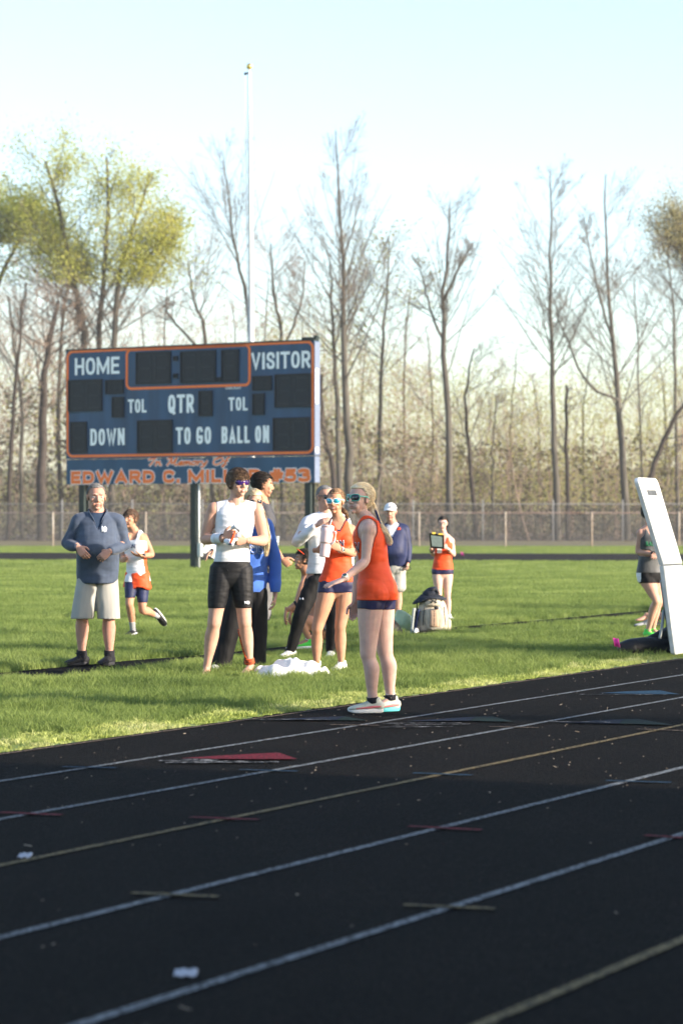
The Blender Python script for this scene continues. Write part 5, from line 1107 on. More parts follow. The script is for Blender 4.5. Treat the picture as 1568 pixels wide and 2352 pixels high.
C_white = mat('white_knit', (0.64, 0.65, 0.69), rough=.75, var=.03, sheen=.1, bump=.7, bscale=8, stretch=(.8, .8, 2.6)); C_black = mat('black_lycra', (0.007, 0.0075, 0.0095), rough=.6, var=.2, bump=.5, bscale=9, spec=.22, stretch=(1, 1, 2.5))
C_blkp = mat('black_trousers', (0.007, 0.007, 0.008), rough=.75, var=.3, bump=.8, bscale=9, spec=.2, stretch=(1.6, 1.6, .8)); C_orange = mat('orange_singlet', (0.72, 0.075, 0.018), rough=.6, var=.10, scale=5, bump=.7, bscale=8, spec=.25, stretch=(1, 1, 2.2))
C_navy = mat('navy_lycra', (0.014, 0.015, 0.055), rough=.5, var=.15, bump=.3, bscale=14, spec=.3); C_navyj = mat('navy_jacket', (0.012, 0.018, 0.062), rough=.6, var=.2, bump=.3, bscale=18)
C_zip = mat('slate_blue_knit', (0.044, 0.062, 0.100), rough=.75, var=.14, scale=12, sheen=.15, bump=.9, bscale=8, stretch=(1, 1, 1.5)); C_tee = mat('navy_tshirt', (0.020, 0.038, 0.075), rough=.8, var=.12)
C_khaki = mat('khaki_cotton', (0.32, 0.315, 0.29), rough=.8, var=.07, scale=6, bump=.9, bscale=7, stretch=(1, 1, .6)); C_royal = mat('royal_blue_fleece', (0.040, 0.115, 0.42), rough=.85, var=.1, sheen=.2, bump=.9, bscale=7)
C_grey = mat('charcoal_shirt', (0.055, 0.055, 0.062), rough=.8, var=.1); C_greyp = mat('grey_shorts', (0.13, 0.13, 0.135), rough=.85, var=.15, bump=.3)
S_blk = mat('black_shoe_mesh', (0.013, 0.013, 0.015), rough=.65, var=.3, scale=60, bump=.3, bscale=150); S_sole = mat('dark_shoe_sole', (0.03, 0.03, 0.033), rough=.7, var=.1); S_white = mat('white_shoe_leather', (0.72, 0.70, 0.66), rough=.5, var=.06); S_wsole = mat('white_foam_sole', (0.80, 0.80, 0.78), rough=.5, var=.03)
S_aqua = mat('aqua_foam_sole', (0.10, 0.55, 0.58), rough=.5, var=.05); S_cream = mat('cream_knit_shoe', (0.68, 0.70, 0.55), rough=.6, var=.08, scale=20); S_multi = mat('multicolour_knit_shoe', (0.20, 0.26, 0.22), rough=.6, var=.1, scale=9, col2=(0.74, 0.72, 0.60)); S_pink = mat('coral_overlay', (0.62, 0.16, 0.16), rough=.5, var=.05); S_green = mat('neon_green_shoe', (0.08, 0.62, 0.07), rough=.5, var=.1)
S_greyv = mat('grey_sock', (0.28, 0.29, 0.31), rough=.9, var=.08); S_bks = mat('black_sock', (0.015, 0.015, 0.02), rough=.9, var=.1); S_wht = mat('white_sock', (0.78, 0.78, 0.76), rough=.9, var=.03)
G_purple = mat('purple_mirror_lens', (0.035, 0.012, 0.13), rough=.08, var=.3, scale=10, spec=.9); G_black = mat('black_plastic', (0.01, 0.01, 0.012), rough=.25, var=.05, spec=.6); G_dark = mat('dark_lens', (0.018, 0.024, 0.035), rough=.06, var=.1, spec=.9)
G_blue = mat('blue_mirror_lens', (0.02, 0.30, 0.42), rough=.08, var=.5, scale=25, spec=.9, metal=.3); G_wf = mat('white_plastic', (0.78, 0.80, 0.82), rough=.25, var=.02, spec=.6); G_mint = mat('mint_plastic', (0.16, 0.55, 0.42), rough=.25, var=.04, spec=.6); G_gold = mat('gold_wire', (0.6, 0.48, 0.3), rough=.3, metal=.8, var=.05)
M_silver = mat('silver_chain', (0.6, 0.6, 0.6), rough=.3, metal=.9, var=.05); M_strap = mat('pale_watch_strap', (0.66, 0.66, 0.58), rough=.5, var=.03); M_dial = mat('watch_dial', (0.02, 0.05, 0.06), rough=.1, var=.1, spec=.8)

def letters_on(P, body, px0, py0, px1, py1, m, outline=None, dz=-.5, name='lettering', th=.0015, bold=.02, off=.004, src=None):
    """flat print laid on the cloth: text quads pushed onto the garment by a ray along the view depth axis"""
    from mathutils.bvhtree import BVHTree
    me = src.data; V = [v.co for v in me.vertices]; bvh = BVHTree.FromPolygons(V, [tuple(p.vertices) for p in me.polygons])
    a, b, c = at(px0, py1, P.Z), at(px1, py1, P.Z), at(px0, py0, P.Z)
    def fr(u, v, o):
        q = a+(b-a)*u+(c-a)*v; hit, nrm, i, d = bvh.ray_cast(Vector((q.x, P.Z-1, q.z)), Vector((0, 1, 0)), 3)
        y = hit.y if hit is not None else P.Z
        return Vector((q.x, y-off-o*.01, q.z))
    if outline is not None: lettering(body, fr, .05, bold*2.6, outline, P.root, name, fit_bold=bold)
    off += .002
    return lettering(body, fr, .05, bold, m, P.root, name, fit_bold=bold)

# --- 1 man in slate blue quarter-zip
def man_blue():
    P = Person('grey-haired man in slate blue quarter-zip pullover and khaki shorts standing on the black strip', 26.8,
        dict(head=(222, 1142, 0), neck=(225, 1182, .02), shR=(184, 1197, 0), shL=(270, 1199, .03), elR=(157, 1250, -.02), elL=(287, 1252, .02), wrR=(180, 1257, -.20), wrL=(252, 1266, -.20),
             hipR=(204, 1316, .04), hipL=(245, 1316, .06), knR=(190, 1412, .0), knL=(250, 1416, .03), anR=(188, 1508, .05), anL=(252, 1508, .07)), 6, SK_red, head=(14, -4), k=1.07, thick=1.12,
        build=dict(ww=.175, wd=.14, cw=.170, cd=.135, hw=.172, hd=.13, belly=.05, sw=.165, sd=.10, neck=.066, jaw=1.15))
    P.toe = dict(R=(-.75, -1), L=(-.35, -1)); P.handspec = dict(R=dict(d=(.62, -.35, -.7), pn=(.3, .9, -.3), thumb=1, curl=(.5, .55, .6, .65)), L=dict(d=(-.75, -.3, -.6), pn=(-.2, .9, -.3), thumb=-1, curl=(.6, .65, .7, .7)))
    P.make_body(); P.face(LIP2, H_grey); P.hair(H_grey, .084, .014, comb=(.3, .6, .1), vol=.006, n=2200, rough=.2, lift=.15, back=-.075)
    J = P.J; k = P.k
    mb = MB(); R = P.torso_rings(off=.026, t0=-.12, t1=.98); z0 = P.zpx(1347)
    R[0] = (Vector((R[0][0].x, R[0][0].y, P.zpx(1338))), R[0][1]*1.02, R[0][2]*1.04); mb.rings(R, 28, 4, p=.9)
    mb.tube([J['neck']-UP*.04, J['neck']+UP*.025], [.105, .085], 18, 2)
    for S in 'RL':
        sh, e, w = J['sh'+S], J['el'+S], J['wr'+S]; mb.tube([J['neck']-UP*.03, sh-UP*.0, sh.lerp(e, .3), e, e.lerp(w, .35), w-(w-e).normalized()*.015], [.075, .082, .078, .070, .060, .044], 16, 4)
    neck = np.array(J['neck'])
    def cutc(V):
        r = np.hypot(V[:, 0]-neck[0], V[:, 1]-neck[1]); f = (V-neck) @ np.array(P.front); u = (V-neck) @ np.array(P.side)
        vz = (V[:, 2] > neck[2]-.145) & (f > .03) & (np.abs(u+.0) < .004+.42*np.maximum(V[:, 2]-(neck[2]-.145), 0))
        return ~((V[:, 2] > neck[2]+.005) & (r < .075)) & ~vz & (V[:, 2] > P.zpx(1341))
    sh_ = P.loose('pullover', mb, C_zip, vox=.0085, fold=.0055, seed=4, freq=18, cut=cutc)
    mb = MB(); R = P.torso_rings(off=.012, t0=-.15, t1=1.0); mb.rings(R, 24, 4, p=.9); mb.tube([J['neck']-UP*.05, J['neck']+UP*.005], [.088, .078], 18, 2); P.loose('tshirt', mb, C_tee, fold=.003, seed=8, cut=lambda V: ~((V[:, 2] > neck[2]-.01) & (np.hypot(V[:, 0]-neck[0], V[:, 1]-neck[1]) < .066)) & (V[:, 2] > P.zpx(1352)))
    for sg in (-1, 1):   # open collar flaps
        c = MB(); pts = [J['neck']+P.side*sg*.012+P.front*.135-UP*.13, J['neck']+P.side*sg*.045+P.front*.115-UP*.05, J['neck']+P.side*sg*.088+P.front*.045+UP*.02, J['neck']+P.side*sg*.075-P.front*.05+UP*.045]
        c.tube(pts, [.006, .020, .028, .026], 10, 5, flat=.35, ref=P.side); P.loose('collar', c, C_zip, vox=.004, fold=.001)
    mb = MB()
    for S in 'RL':
        h, n, a = P.leg_pts(S); kn = h.lerp(n, .98); kn.z = P.zpx(1424 if S == 'L' else 1419)
        mb.rings([(h+UP*.07, P.pside*.115, P.pfront*.135), (h-UP*.05, P.pside*.115, P.pfront*.125), (h.lerp(kn, .6), P.pside*.112, P.pfront*.115), (kn, P.pside*.113, P.pfront*.112)], 20, 4, p=.85)
    hp = (J['hipR']+J['hipL'])/2; mb.rings([(hp+UP*.14, P.pside*.205, P.pfront*.16), (hp+UP*.02, P.pside*.205, P.pfront*.155), (hp-UP*.06, P.pside*.19, P.pfront*.13)], 24, 3, p=.85)
    P.loose('shorts', mb, C_khaki, fold=.005, seed=12, freq=16, cut=lambda V: V[:, 2] > P.zpx(1422))
    for S in 'RL':
        P.ring_on('sock', J['kn'+S], J['an'+S]-UP*.02, .92, .049, .10, S_bks); P.shoe(S, S_blk, S_sole, L=.30, lace=S_sole, collar=.07)
    src = sh_; letters_on(P, 'N', 237, 1208, 246, 1221, M_letter, src=src, th=.002, bold=.06, name='emblem'); letters_on(P, 'D', 241, 1210, 249, 1222, M_letter, src=src, bold=.06, name='emblem', off=.006)
    zc = J['neck']+P.front*.165-UP*.15; MB().tube([J['neck']+P.front*.145-UP*.12, zc], .003, 6, 1).build('zip_pull', M_silver, P.root)
    # eyeglasses held in both hands: a thing of its own
    g = empty('eyeglasses', at(222, 1278, 26.5), 'dark folded eyeglasses held between the hands of the man in the blue pullover', 'glasses'); mb = MB()
    a = at(212, 1271, 26.49); mb.tube([a, at(222, 1276, 26.47), at(229, 1281, 26.45), at(233, 1286, 26.46)], .0022, 6, 3); mb.build('temple_arm', G_black, g)
    mb = MB(); c = at(228, 1283, 26.45); mb.tube([c+Vector((.022*cos(t), .01*sin(t), .015*sin(t))) for t in np.linspace(0, 6.28, 13)], .002, 6, 1); mb.build('lens_rim', G_black, g)
man_blue()

# --- 2 runner in white singlet
def runner():
    P = Person('young runner in white singlet with orange side stripe jogging across the infield behind the man', 33.4,
        dict(head=(300, 1192, 0), neck=(311, 1222, .03), shR=(293, 1232, -.02), shL=(331, 1233, .06), elR=(285, 1266, .12), elL=(350, 1274, .02), wrR=(280, 1287, -.05), wrL=(326, 1277, -.20),
             hipR=(304, 1330, .02), hipL=(328, 1330, .04), knR=(298, 1388, -.10), knL=(328, 1402, -.06), anR=(306, 1449, .04), anL=(361, 1414, .28)), -22, SK_tan, head=(-32, 2), k=.93,
        build=dict(cw=.150, ww=.125, hw=.148, sw=.135), group=None, vox=.0085, hvox=.0048)
    P.toe = dict(R=(-.4, -1), L=(.50, .30, -.81)); P.footup = dict(L=Vector((-.75, -.30, -.55)).normalized()*-1)
    td = Vector(P.toe['L']).normalized(); fu = (P.J['kn' 'L']-P.J['anL']).normalized(); fu = (fu-td*fu.dot(td)).normalized(); P.footup = dict(L=fu)
    P.handspec = dict(R=dict(d=(.3, -.8, .1), pn=(.8, .2, 0), thumb=1), L=dict(d=(-.9, -.3, .15), pn=(-.1, .2, .95), thumb=-1, curl=(.25, .3, .3, .35)))
    P.make_body(); P.face(LIP2, H_brown, mouth_open=True); P.hair(H_brown, .052, .035, comb=(0, .8, -.2), vol=.012, n=1800, rough=.22, back=-.06)
    J = P.J; z = P.zn; top = np.isin(P.lab, ['torso', 'legR', 'legL']) & (P.z > P.zpx(1337)) & ((z < -.105) | (P.ua < .098)) & ((P.f < 0) | (z < -.10) | (P.ua > .055)) & ~((P.ua < .055) & (z > -.02))
    stripe_ = np.where((P.us > .075) & (np.abs(P.fs) < .045) & (P.z < P.zpx(1262)), 1, 0)
    o = P.tight('singlet', top, [C_white, C_orange], off=.010, fold=.005, freq=26, seed=2, mi=stripe_)
    letters_on(P, 'IN', 302, 1250, 312, 1259, C_navyj, src=o)
    hp = (J['hipR']+J['hipL'])/2; mb = MB(); mb.rings([(hp+UP*.07, P.pside*.155, P.pfront*.115), (hp-UP*.02, P.pside*.165, P.pfront*.125), (hp-UP*.11, P.pside*.185, P.pfront*.14)], 24, 3, p=.9)
    P.loose('running_shorts', mb, C_orange, fold=.008, seed=5, cut=lambda V: V[:, 2] > P.zpx(1352)+.02*np.sin(V[:, 0]*30))
    leg = np.isin(P.lab, ['legR', 'legL']) | (P.lab == 'torso'); P.tight('half_tights', leg & (P.z < P.zpx(1335)) & (((P.lab == 'legR') & (P.z > P.zpx(1374))) | ((P.lab == 'legL') & (P.z > P.zpx(1384))) | (P.lab == 'torso')), C_navyj, off=.006)
    P.tight('sock', (P.lab == 'legR') & (P.z < P.zpx(1428)) & (P.z > .05), S_greyv, off=.005); P.tight('sock', (P.lab == 'legL') & (P.tsL > .72), S_greyv, off=.005)
    P.shoe('R', S_blk, S_sole, accent=S_wsole); P.shoe('L', S_blk, S_wsole, accent=S_wsole); P.watch('L', (.2, -1, .2), S_blk, M_dial)
runner()

# --- 3 boy in white sleeveless top
def boy_white():
    P = Person('tall barefoot boy in white sleeveless top and black half tights wearing purple wraparound sunglasses', 25.0,
        dict(head=(548, 1110, 0), neck=(542, 1152, .02), shR=(492, 1166, 0), shL=(590, 1167, .03), elR=(469, 1240, .02), elL=(607, 1243, .05), wrR=(514, 1236, -.19), wrL=(566, 1241, -.17),
             hipR=(509, 1312, .03), hipL=(553, 1312, .05), knR=(492, 1432, -.02), knL=(562, 1430, .02), anR=(475, 1532, .04), anL=(574, 1528, .09)), 8, SK_fair, head=(30, -2), k=1.05, thick=1.12,
        build=dict(cw=.172, cd=.118, ww=.143, wd=.10, hw=.158, sw=.165, neck=.058))
    P.toe = dict(R=(-.15, -1), L=(-.35, -1)); P.handspec = dict(R=dict(d=(.85, -.25, .45), pn=(.15, .95, .1), thumb=1, curl=(.75, .9, 1.0, 1.0)), L=dict(d=(-.9, -.35, -.05), pn=(-.2, .95, .1), thumb=-1, curl=(.7, .8, .9, .9)))
    P.make_body(); P.face(LIP, H_brown, eyes=False, mouth_open=True)
    P.hair(H_lb, .050, .050, comb=(.1, .9, -.1), vol=.013, n=2600, rough=.14, lift=.12, back=-.075, w=.003); P.hair(H_lb, .040, .035, comb=(.1, 1, -.5), vol=.010, n=900, rough=.2, lift=.2, back=.02, sidez=.06, seed=9); P.hair(H_brown, .056, .045, comb=(-.1, .8, 0), vol=.014, n=1600, rough=.16, lift=.18, back=-.075, w=.0035, seed=4)
    P.sunglasses(G_black, G_purple, shield=True)
    J = P.J; z = P.zn; tor = np.isin(P.lab, ['torso']) | (((P.lab == 'armR') & (P.taR < .04)) | ((P.lab == 'armL') & (P.taL < .04)))
    P.tight('sleeveless_top', tor & (P.z > P.zpx(1296)) & (P.ua < .176+.2*np.clip(-P.zn-.1,0,.2)) & ~((P.ua < .068) & (z > -.012+.0*P.f)), C_white, off=.005, fold=.0035, freq=24, aniso=(.5, .5, 2.2), seed=3)
    leg = np.isin(P.lab, ['legR', 'legL', 'torso']); P.tight('half_tights', leg & (P.z < P.zpx(1288)) & (P.z > P.zpx(1397)), C_black, off=.008, fold=.002, freq=22)
    mb = MB(); n = J['neck']; mb.tube([n-P.side*.066+UP*.03, n-P.side*.05+P.front*.085-UP*.03, n+P.side*.006+P.front*.118-UP*.09, n+P.side*.055+P.front*.085-UP*.03, n+P.side*.066+UP*.03], .0016, 6, 6); c = n+P.side*.006+P.front*.122-UP*.098
    mb.tube([c+UP*.012, c-UP*.022], .0022, 6, 1); mb.tube([c-P.side*.009+UP*.001, c+P.side*.009+UP*.001], .0022, 6, 1); mb.build('necklace', M_silver, P.root)
    P.ring_on('wrist_wrap', J['elR'], J['wrR'], .80, .042, .075, C_white); P.ring_on('wrist_wrap', J['elR'], J['wrR'], .62, .048, .05, C_white)
    tp_ = mat('black_orange_tape', (0.015, 0.015, 0.015), var=.0, scale=30, col2=(0.62, 0.10, 0.02), stretch=(1, 1, 2)); P.ring_on('ankle_tape', J['knL'], J['anL'], .90, .044, .055, tp_)
    mb = MB(); c = J['knL']; pts = [c+Vector((-.052, .02, -.06)), J['knL'].lerp(J['anL'], .3)+Vector((-.055, -.02, 0)), J['knL'].lerp(J['anL'], .6)+Vector((-.040, -.028, 0)), J['knL'].lerp(J['anL'], .88)+Vector((-.02, -.04, 0))]; mb.tube(pts, [.013]*4, 8, 4, flat=.35, ref=(0, 1, 0)); mb.build('leg_tape', tp_, P.root)
    bodyo = [o for o in P.root.children if o.name.startswith('half_tights')][0]; letters_on(P, 'NB', 562, 1380, 574, 1387, M_letter, src=bodyo, bold=.05)
    mb = MB(); q = at(528, 1293, 24.85); mb.tube([q, at(520, 1300, 24.84), at(524, 1312, 24.85)], .004, 6, 3); mb.tube([q, at(541, 1297, 24.84), at(555, 1301, 24.86)], .003, 6, 3); mb.build('drawstring', C_black, P.root)
    # bundled white singlet held in his hands
    mb = MB(); rg = np.random.default_rng(8); c0 = at(541, 1222, 24.75)
    mb.tube([at(533, 1212, 24.76), at(541, 1209, 24.74), at(550, 1216, 24.74), at(549, 1228, 24.75), at(541, 1234, 24.75)], [.016, .022, .028, .026, .016], 12, 4); mb.tube([at(518, 1243, 24.78), at(527, 1245, 24.74), at(532, 1249, 24.74), at(536, 1240, 24.75)], [.024, .028, .026, .018], 12, 4); mb.ell(at(540, 1236, 24.78), (.03, .03, .03))
    me = remesh(mb, .004, 2); V, Nn, Q = arrays(me); V += Nn*(.006*folds(V, 3, 80))[:, None]; r = empty('bundled_singlet', c0, 'bundled white singlet with orange trim in the hands of the barefoot boy', 'garment'); npmesh('white_cloth', V, Q, C_white, r, True)
    mb = MB(); mb.tube([at(540, 1219, 24.72), at(536, 1232, 24.71), at(531, 1243, 24.70), at(529, 1249, 24.70)], [.008, .011, .011, .008], 8, 3, flat=.5, ref=(0, 1, 0)); mb.build('orange_trim', C_orange, r)
    mb = MB(); mb.ell(at(529, 1249.5, 24.70), (.016, .010, .009)); mb.build('navy_trim', C_navyj, r)
boy_white()

# --- 4 blonde woman behind him
def woman_hoodie():
    P = Person('woman with long blonde hair in royal blue hoodie standing behind the tall barefoot boy', 25.85,
        dict(head=(584, 1153, 0), neck=(577, 1188, .03), shR=(541, 1206, .03), shL=(612, 1206, .03), elR=(500, 1245, .08), elL=(631, 1285, .05), wrR=(490, 1262, -.06), wrL=(632, 1370, -.02),
             hipR=(548, 1355, .03), hipL=(590, 1355, .05), knR=(526, 1450, .0), knL=(592, 1450, .03), anR=(505, 1526, .0), anL=(583, 1522, .05)), 14, SK_fair, fem=True, head=(14, -6), k=.98)
    P.toe = dict(R=(-.4, -1), L=(-.1, -1)); P.handspec = dict(R=dict(d=(-.7, -.5, -.5), pn=(.3, .2, -.7), thumb=1), L=dict(d=(-.1, -.15, -1), pn=(-1, 0, 0), thumb=-1))
    P.make_body(); P.face(LIP, H_lb, eyes=False); P.sunglasses(G_gold, G_dark, w=.046, hgt=.038, round_=True)
    P.hair(H_plat, .066, .06, comb=(0, -.8, -.3), vol=.012, n=2200, rough=.15, back=-.09, sidez=-.03); h = P.h
    J = P.J
    P.tress('long_hair', [h.p(.0, -.10, .02), h.p(-.045, -.095, -.06), h.p(-.085, -.05, -.12)+UP*-.02, at(606, 1205, 25.72), at(612, 1240, 25.72), at(611, 1276, 25.74)], [.05, .05, .045, .042, .04, .018], 700, H_plat, seed=2)
    P.tress('long_hair', [h.p(.0, -.10, .02), h.p(.06, -.095, -.06), h.p(.075, -.03, -.12)+UP*-.02, at(560, 1215, 25.72)], [.05, .045, .04, .02], 300, H_plat, seed=3)
    mb = MB(); R = P.torso_rings(off=.035, t0=-.05, t1=.98); b0 = R[0]; hz = P.zpx(1361); hem = Vector((b0[0].x, b0[0].y, hz)); mb.rings([(hem, P.pside*.168, P.pfront*.15), (hem+UP*.05, P.pside*.178, P.pfront*.16)]+R[1:], 26, 4, p=.9)
    for S in 'RL':
        sh, e, w = J['sh'+S], J['el'+S], J['wr'+S]; w2 = w; mb.tube([J['neck']-UP*.03, sh-UP*.0, sh.lerp(e, .4), e, e.lerp(w, .6), w2], [.068, .068, .064, .062, .060, .042], 16, 4)
    mb.tube([J['neck']-P.front*.06-UP*.05, J['neck']-P.front*.07+UP*.02], [.09, .075], 12, 2)
    hd = P.loose('hoodie', mb, C_royal, fold=.008, seed=7, freq=17, cut=lambda V: V[:, 2] > hz+.002)
    letters_on(P, 'OOU', 556, 1252, 606, 1272, C_royal, outline=M_letter, src=hd); letters_on(P, 'ATHLETICS', 574, 1253, 604, 1259, M_letter, src=hd, name='lettering', off=.006)
    mb = MB(); hp = (J['hipR']+J['hipL'])/2; mb.rings([(hp+UP*.1, P.pside*.165, P.pfront*.13), (hp-UP*.08, P.pside*.17, P.pfront*.13)], 20, 3)
    for S in 'RL':
        h_, n, a = P.leg_pts(S); a2 = Vector((a.x, a.y, .015)); mb.rings([(h_, P.pside*.10, P.pfront*.12), (h_.lerp(n, .5), P.pside*.098, P.pfront*.11), (n, P.pside*.092, P.pfront*.10), (n.lerp(a2, .6), P.pside*.098, P.pfront*.11), (a2, P.pside*.112, P.pfront*.13)], 18, 4)
    P.loose('wide_trousers', mb, C_blkp, fold=.008, seed=9, freq=16, aniso=(1, 1, .3))
    for S in 'RL': P.shoe(S, S_white, S_wsole)
    mb = MB(); c = at(487, 1264, 25.75); mb.box(c, (.16, .004, .12), Matrix.Rotation(RAD(30), 3, 'Y')); r = tag(mb.build('race_bib', S_wht, smooth=False), 'white paper bib with a black letter held behind the elbow of the barefoot boy', 'bib')
    lettering('o', lambda u, v, o: at(484+u*7, 1270-v*10, 25.742)+Vector((0, -o*.01, 0)), .05, .06, G_black, r, 'lettering')
woman_hoodie()

# --- 5 dark-haired boy facing right
def boy_grey():
    P = Person('dark-haired boy in charcoal shirt seen in profile behind the blonde woman holding a clear cup', 28.2,
        dict(head=(604, 1114, 0), neck=(603, 1155, .02), shR=(610, 1178, -.12), shL=(600, 1178, .20), elR=(623, 1250, -.15), elL=(612, 1245, .18), wrR=(648, 1284, -.20), wrL=(622, 1232, .02),
             hipR=(600, 1320, -.06), hipL=(598, 1320, .12), knR=(604, 1410, -.06), knL=(597, 1412, .12), anR=(592, 1496, -.05), anL=(600, 1500, .14)), 75, SK_tan, head=(98, -6), k=1.03)
    P.toe = dict(R=(.9, -.3), L=(1, -.2)); P.handspec = dict(R=dict(d=(.75, -.1, -.6), pn=(.1, 1, 0), thumb=1, curl=(1.0, 1.1, 1.2, 1.2)), L=dict(d=(.3, -.9, .2), pn=(-.9, -.3, .1), thumb=-1, curl=(.8, .9, .9, .9)))
    P.make_body(); P.face(LIP2, H_dark); P.hair(H_dark, .066, .028, comb=(0, .7, .1), vol=.011, n=3000, rough=.18, back=-.055, lift=.2, w=.003)
    tor = P.lab == 'torso'; P.tight('shirt', (tor | ((P.lab == 'armR') & (P.taR < .45)) | ((P.lab == 'armL') & (P.taL < .45))) & (P.z > P.zpx(1325)) & ~((P.ua < .065) & (P.zn > -.01)), C_grey, off=.014, fold=.006, freq=20)
    P.tight('shorts', np.isin(P.lab, ['torso', 'legR', 'legL']) & (P.z < P.zpx(1330)) & (P.z > P.zpx(1425)), C_greyp, off=.022, fold=.007, freq=16)
    c = at(633, 1246, 28.0); r = empty('clear_cup', c, 'clear plastic cup held by the dark-haired boy in profile', 'cup'); m = mat('clear_plastic', (0.55, 0.62, 0.62), rough=.15, var=.1, trans=.6, spec=.6)
    mb = MB(); vs = []; fs = []
    for z_, q in ((-.07, .028), (.06, .042), (.06, .039), (-.066, .025)):
        for i in range(16): a = 2*pi*i/16; vs.append(c+Vector((q*cos(a), q*sin(a), z_)))
    for j in range(3):
        for i in range(16): fs.append((j*16+i, j*16+(i+1) % 16, (j+1)*16+(i+1) % 16, (j+1)*16+i))
    fs.append(tuple(range(16))[::-1]); fs.append(tuple(range(48, 64))); mb.add(vs, fs).build('cup_wall', m, r)
    mb = MB(); mb.tube([c+UP*.058, c+UP*.066], .0435, 16, 1, cap=False); mb.build('lid', m, r)
boy_grey()

# --- 6 crouching boy
def boy_crouch():
    P = Person('shirtless boy crouching behind the man in white, orange sunglasses on his dark hair', 30.4,
        dict(head=(697, 1286, -.02), neck=(706, 1320, .06), shR=(712, 1340, .20), shL=(697, 1340, -.12), elR=(690, 1388, .16), elL=(681, 1388, -.16), wrR=(668, 1405, .08), wrL=(657, 1403, -.16),
             hipR=(733, 1437, .12), hipL=(733, 1437, -.06), knR=(682, 1402, .15), knL=(682, 1416, -.14), anR=(712, 1466, .16), anL=(712, 1468, -.12)), -80, SK_tan, head=(-84, 6), k=.98, thick=.95)
    P.toe = dict(R=(-1, .1), L=(-1, -.15)); P.handspec = dict(R=dict(d=(-.3, 0, -1), pn=(.8, 0, -.3), thumb=1), L=dict(d=(-.15, -.05, -1), pn=(.9, .2, -.2), thumb=-1, curl=(.2, .25, .3, .4)))
    P.make_body(); P.face(LIP2, H_dark, mouth_open=True); P.hair(H_dark, .058, .026, comb=(0, .6, .1), vol=.010, n=2400, rough=.2, back=-.05, lift=.25)
    h = P.h; mb = MB(); mb.tube([h.p(x, y, z) for x, y, z in ((-.085, .01, .06), (-.06, .07, .10), (0, .085, .105), (.06, .07, .10), (.085, .01, .06))], .007, 8, 4, flat=.5); mb.build('sunglasses', C_orange, P.root)
    P.tight('shorts', np.isin(P.lab, ['torso', 'legR', 'legL']) & ((P.lab != 'torso') | (P.T < .15)) & (np.where(P.lab == 'legR', P.tlR, P.tlL) < .55) & ((P.lab == 'torso') | (P.tsR < .02) | (P.tsL < .02)), C_greyp, off=.016, fold=.006, freq=18)
    for S in 'RL': P.shoe(S, S_green, S_wsole, lace=S_white); P.ring_on('wristband' if S == 'L' else 'sock', P.J['elL'] if S == 'L' else P.J['knR'], P.J['wrL'] if S == 'L' else P.J['anR'], .02 if S == 'L' else .9, .042, .03, S_bks)
boy_crouch()

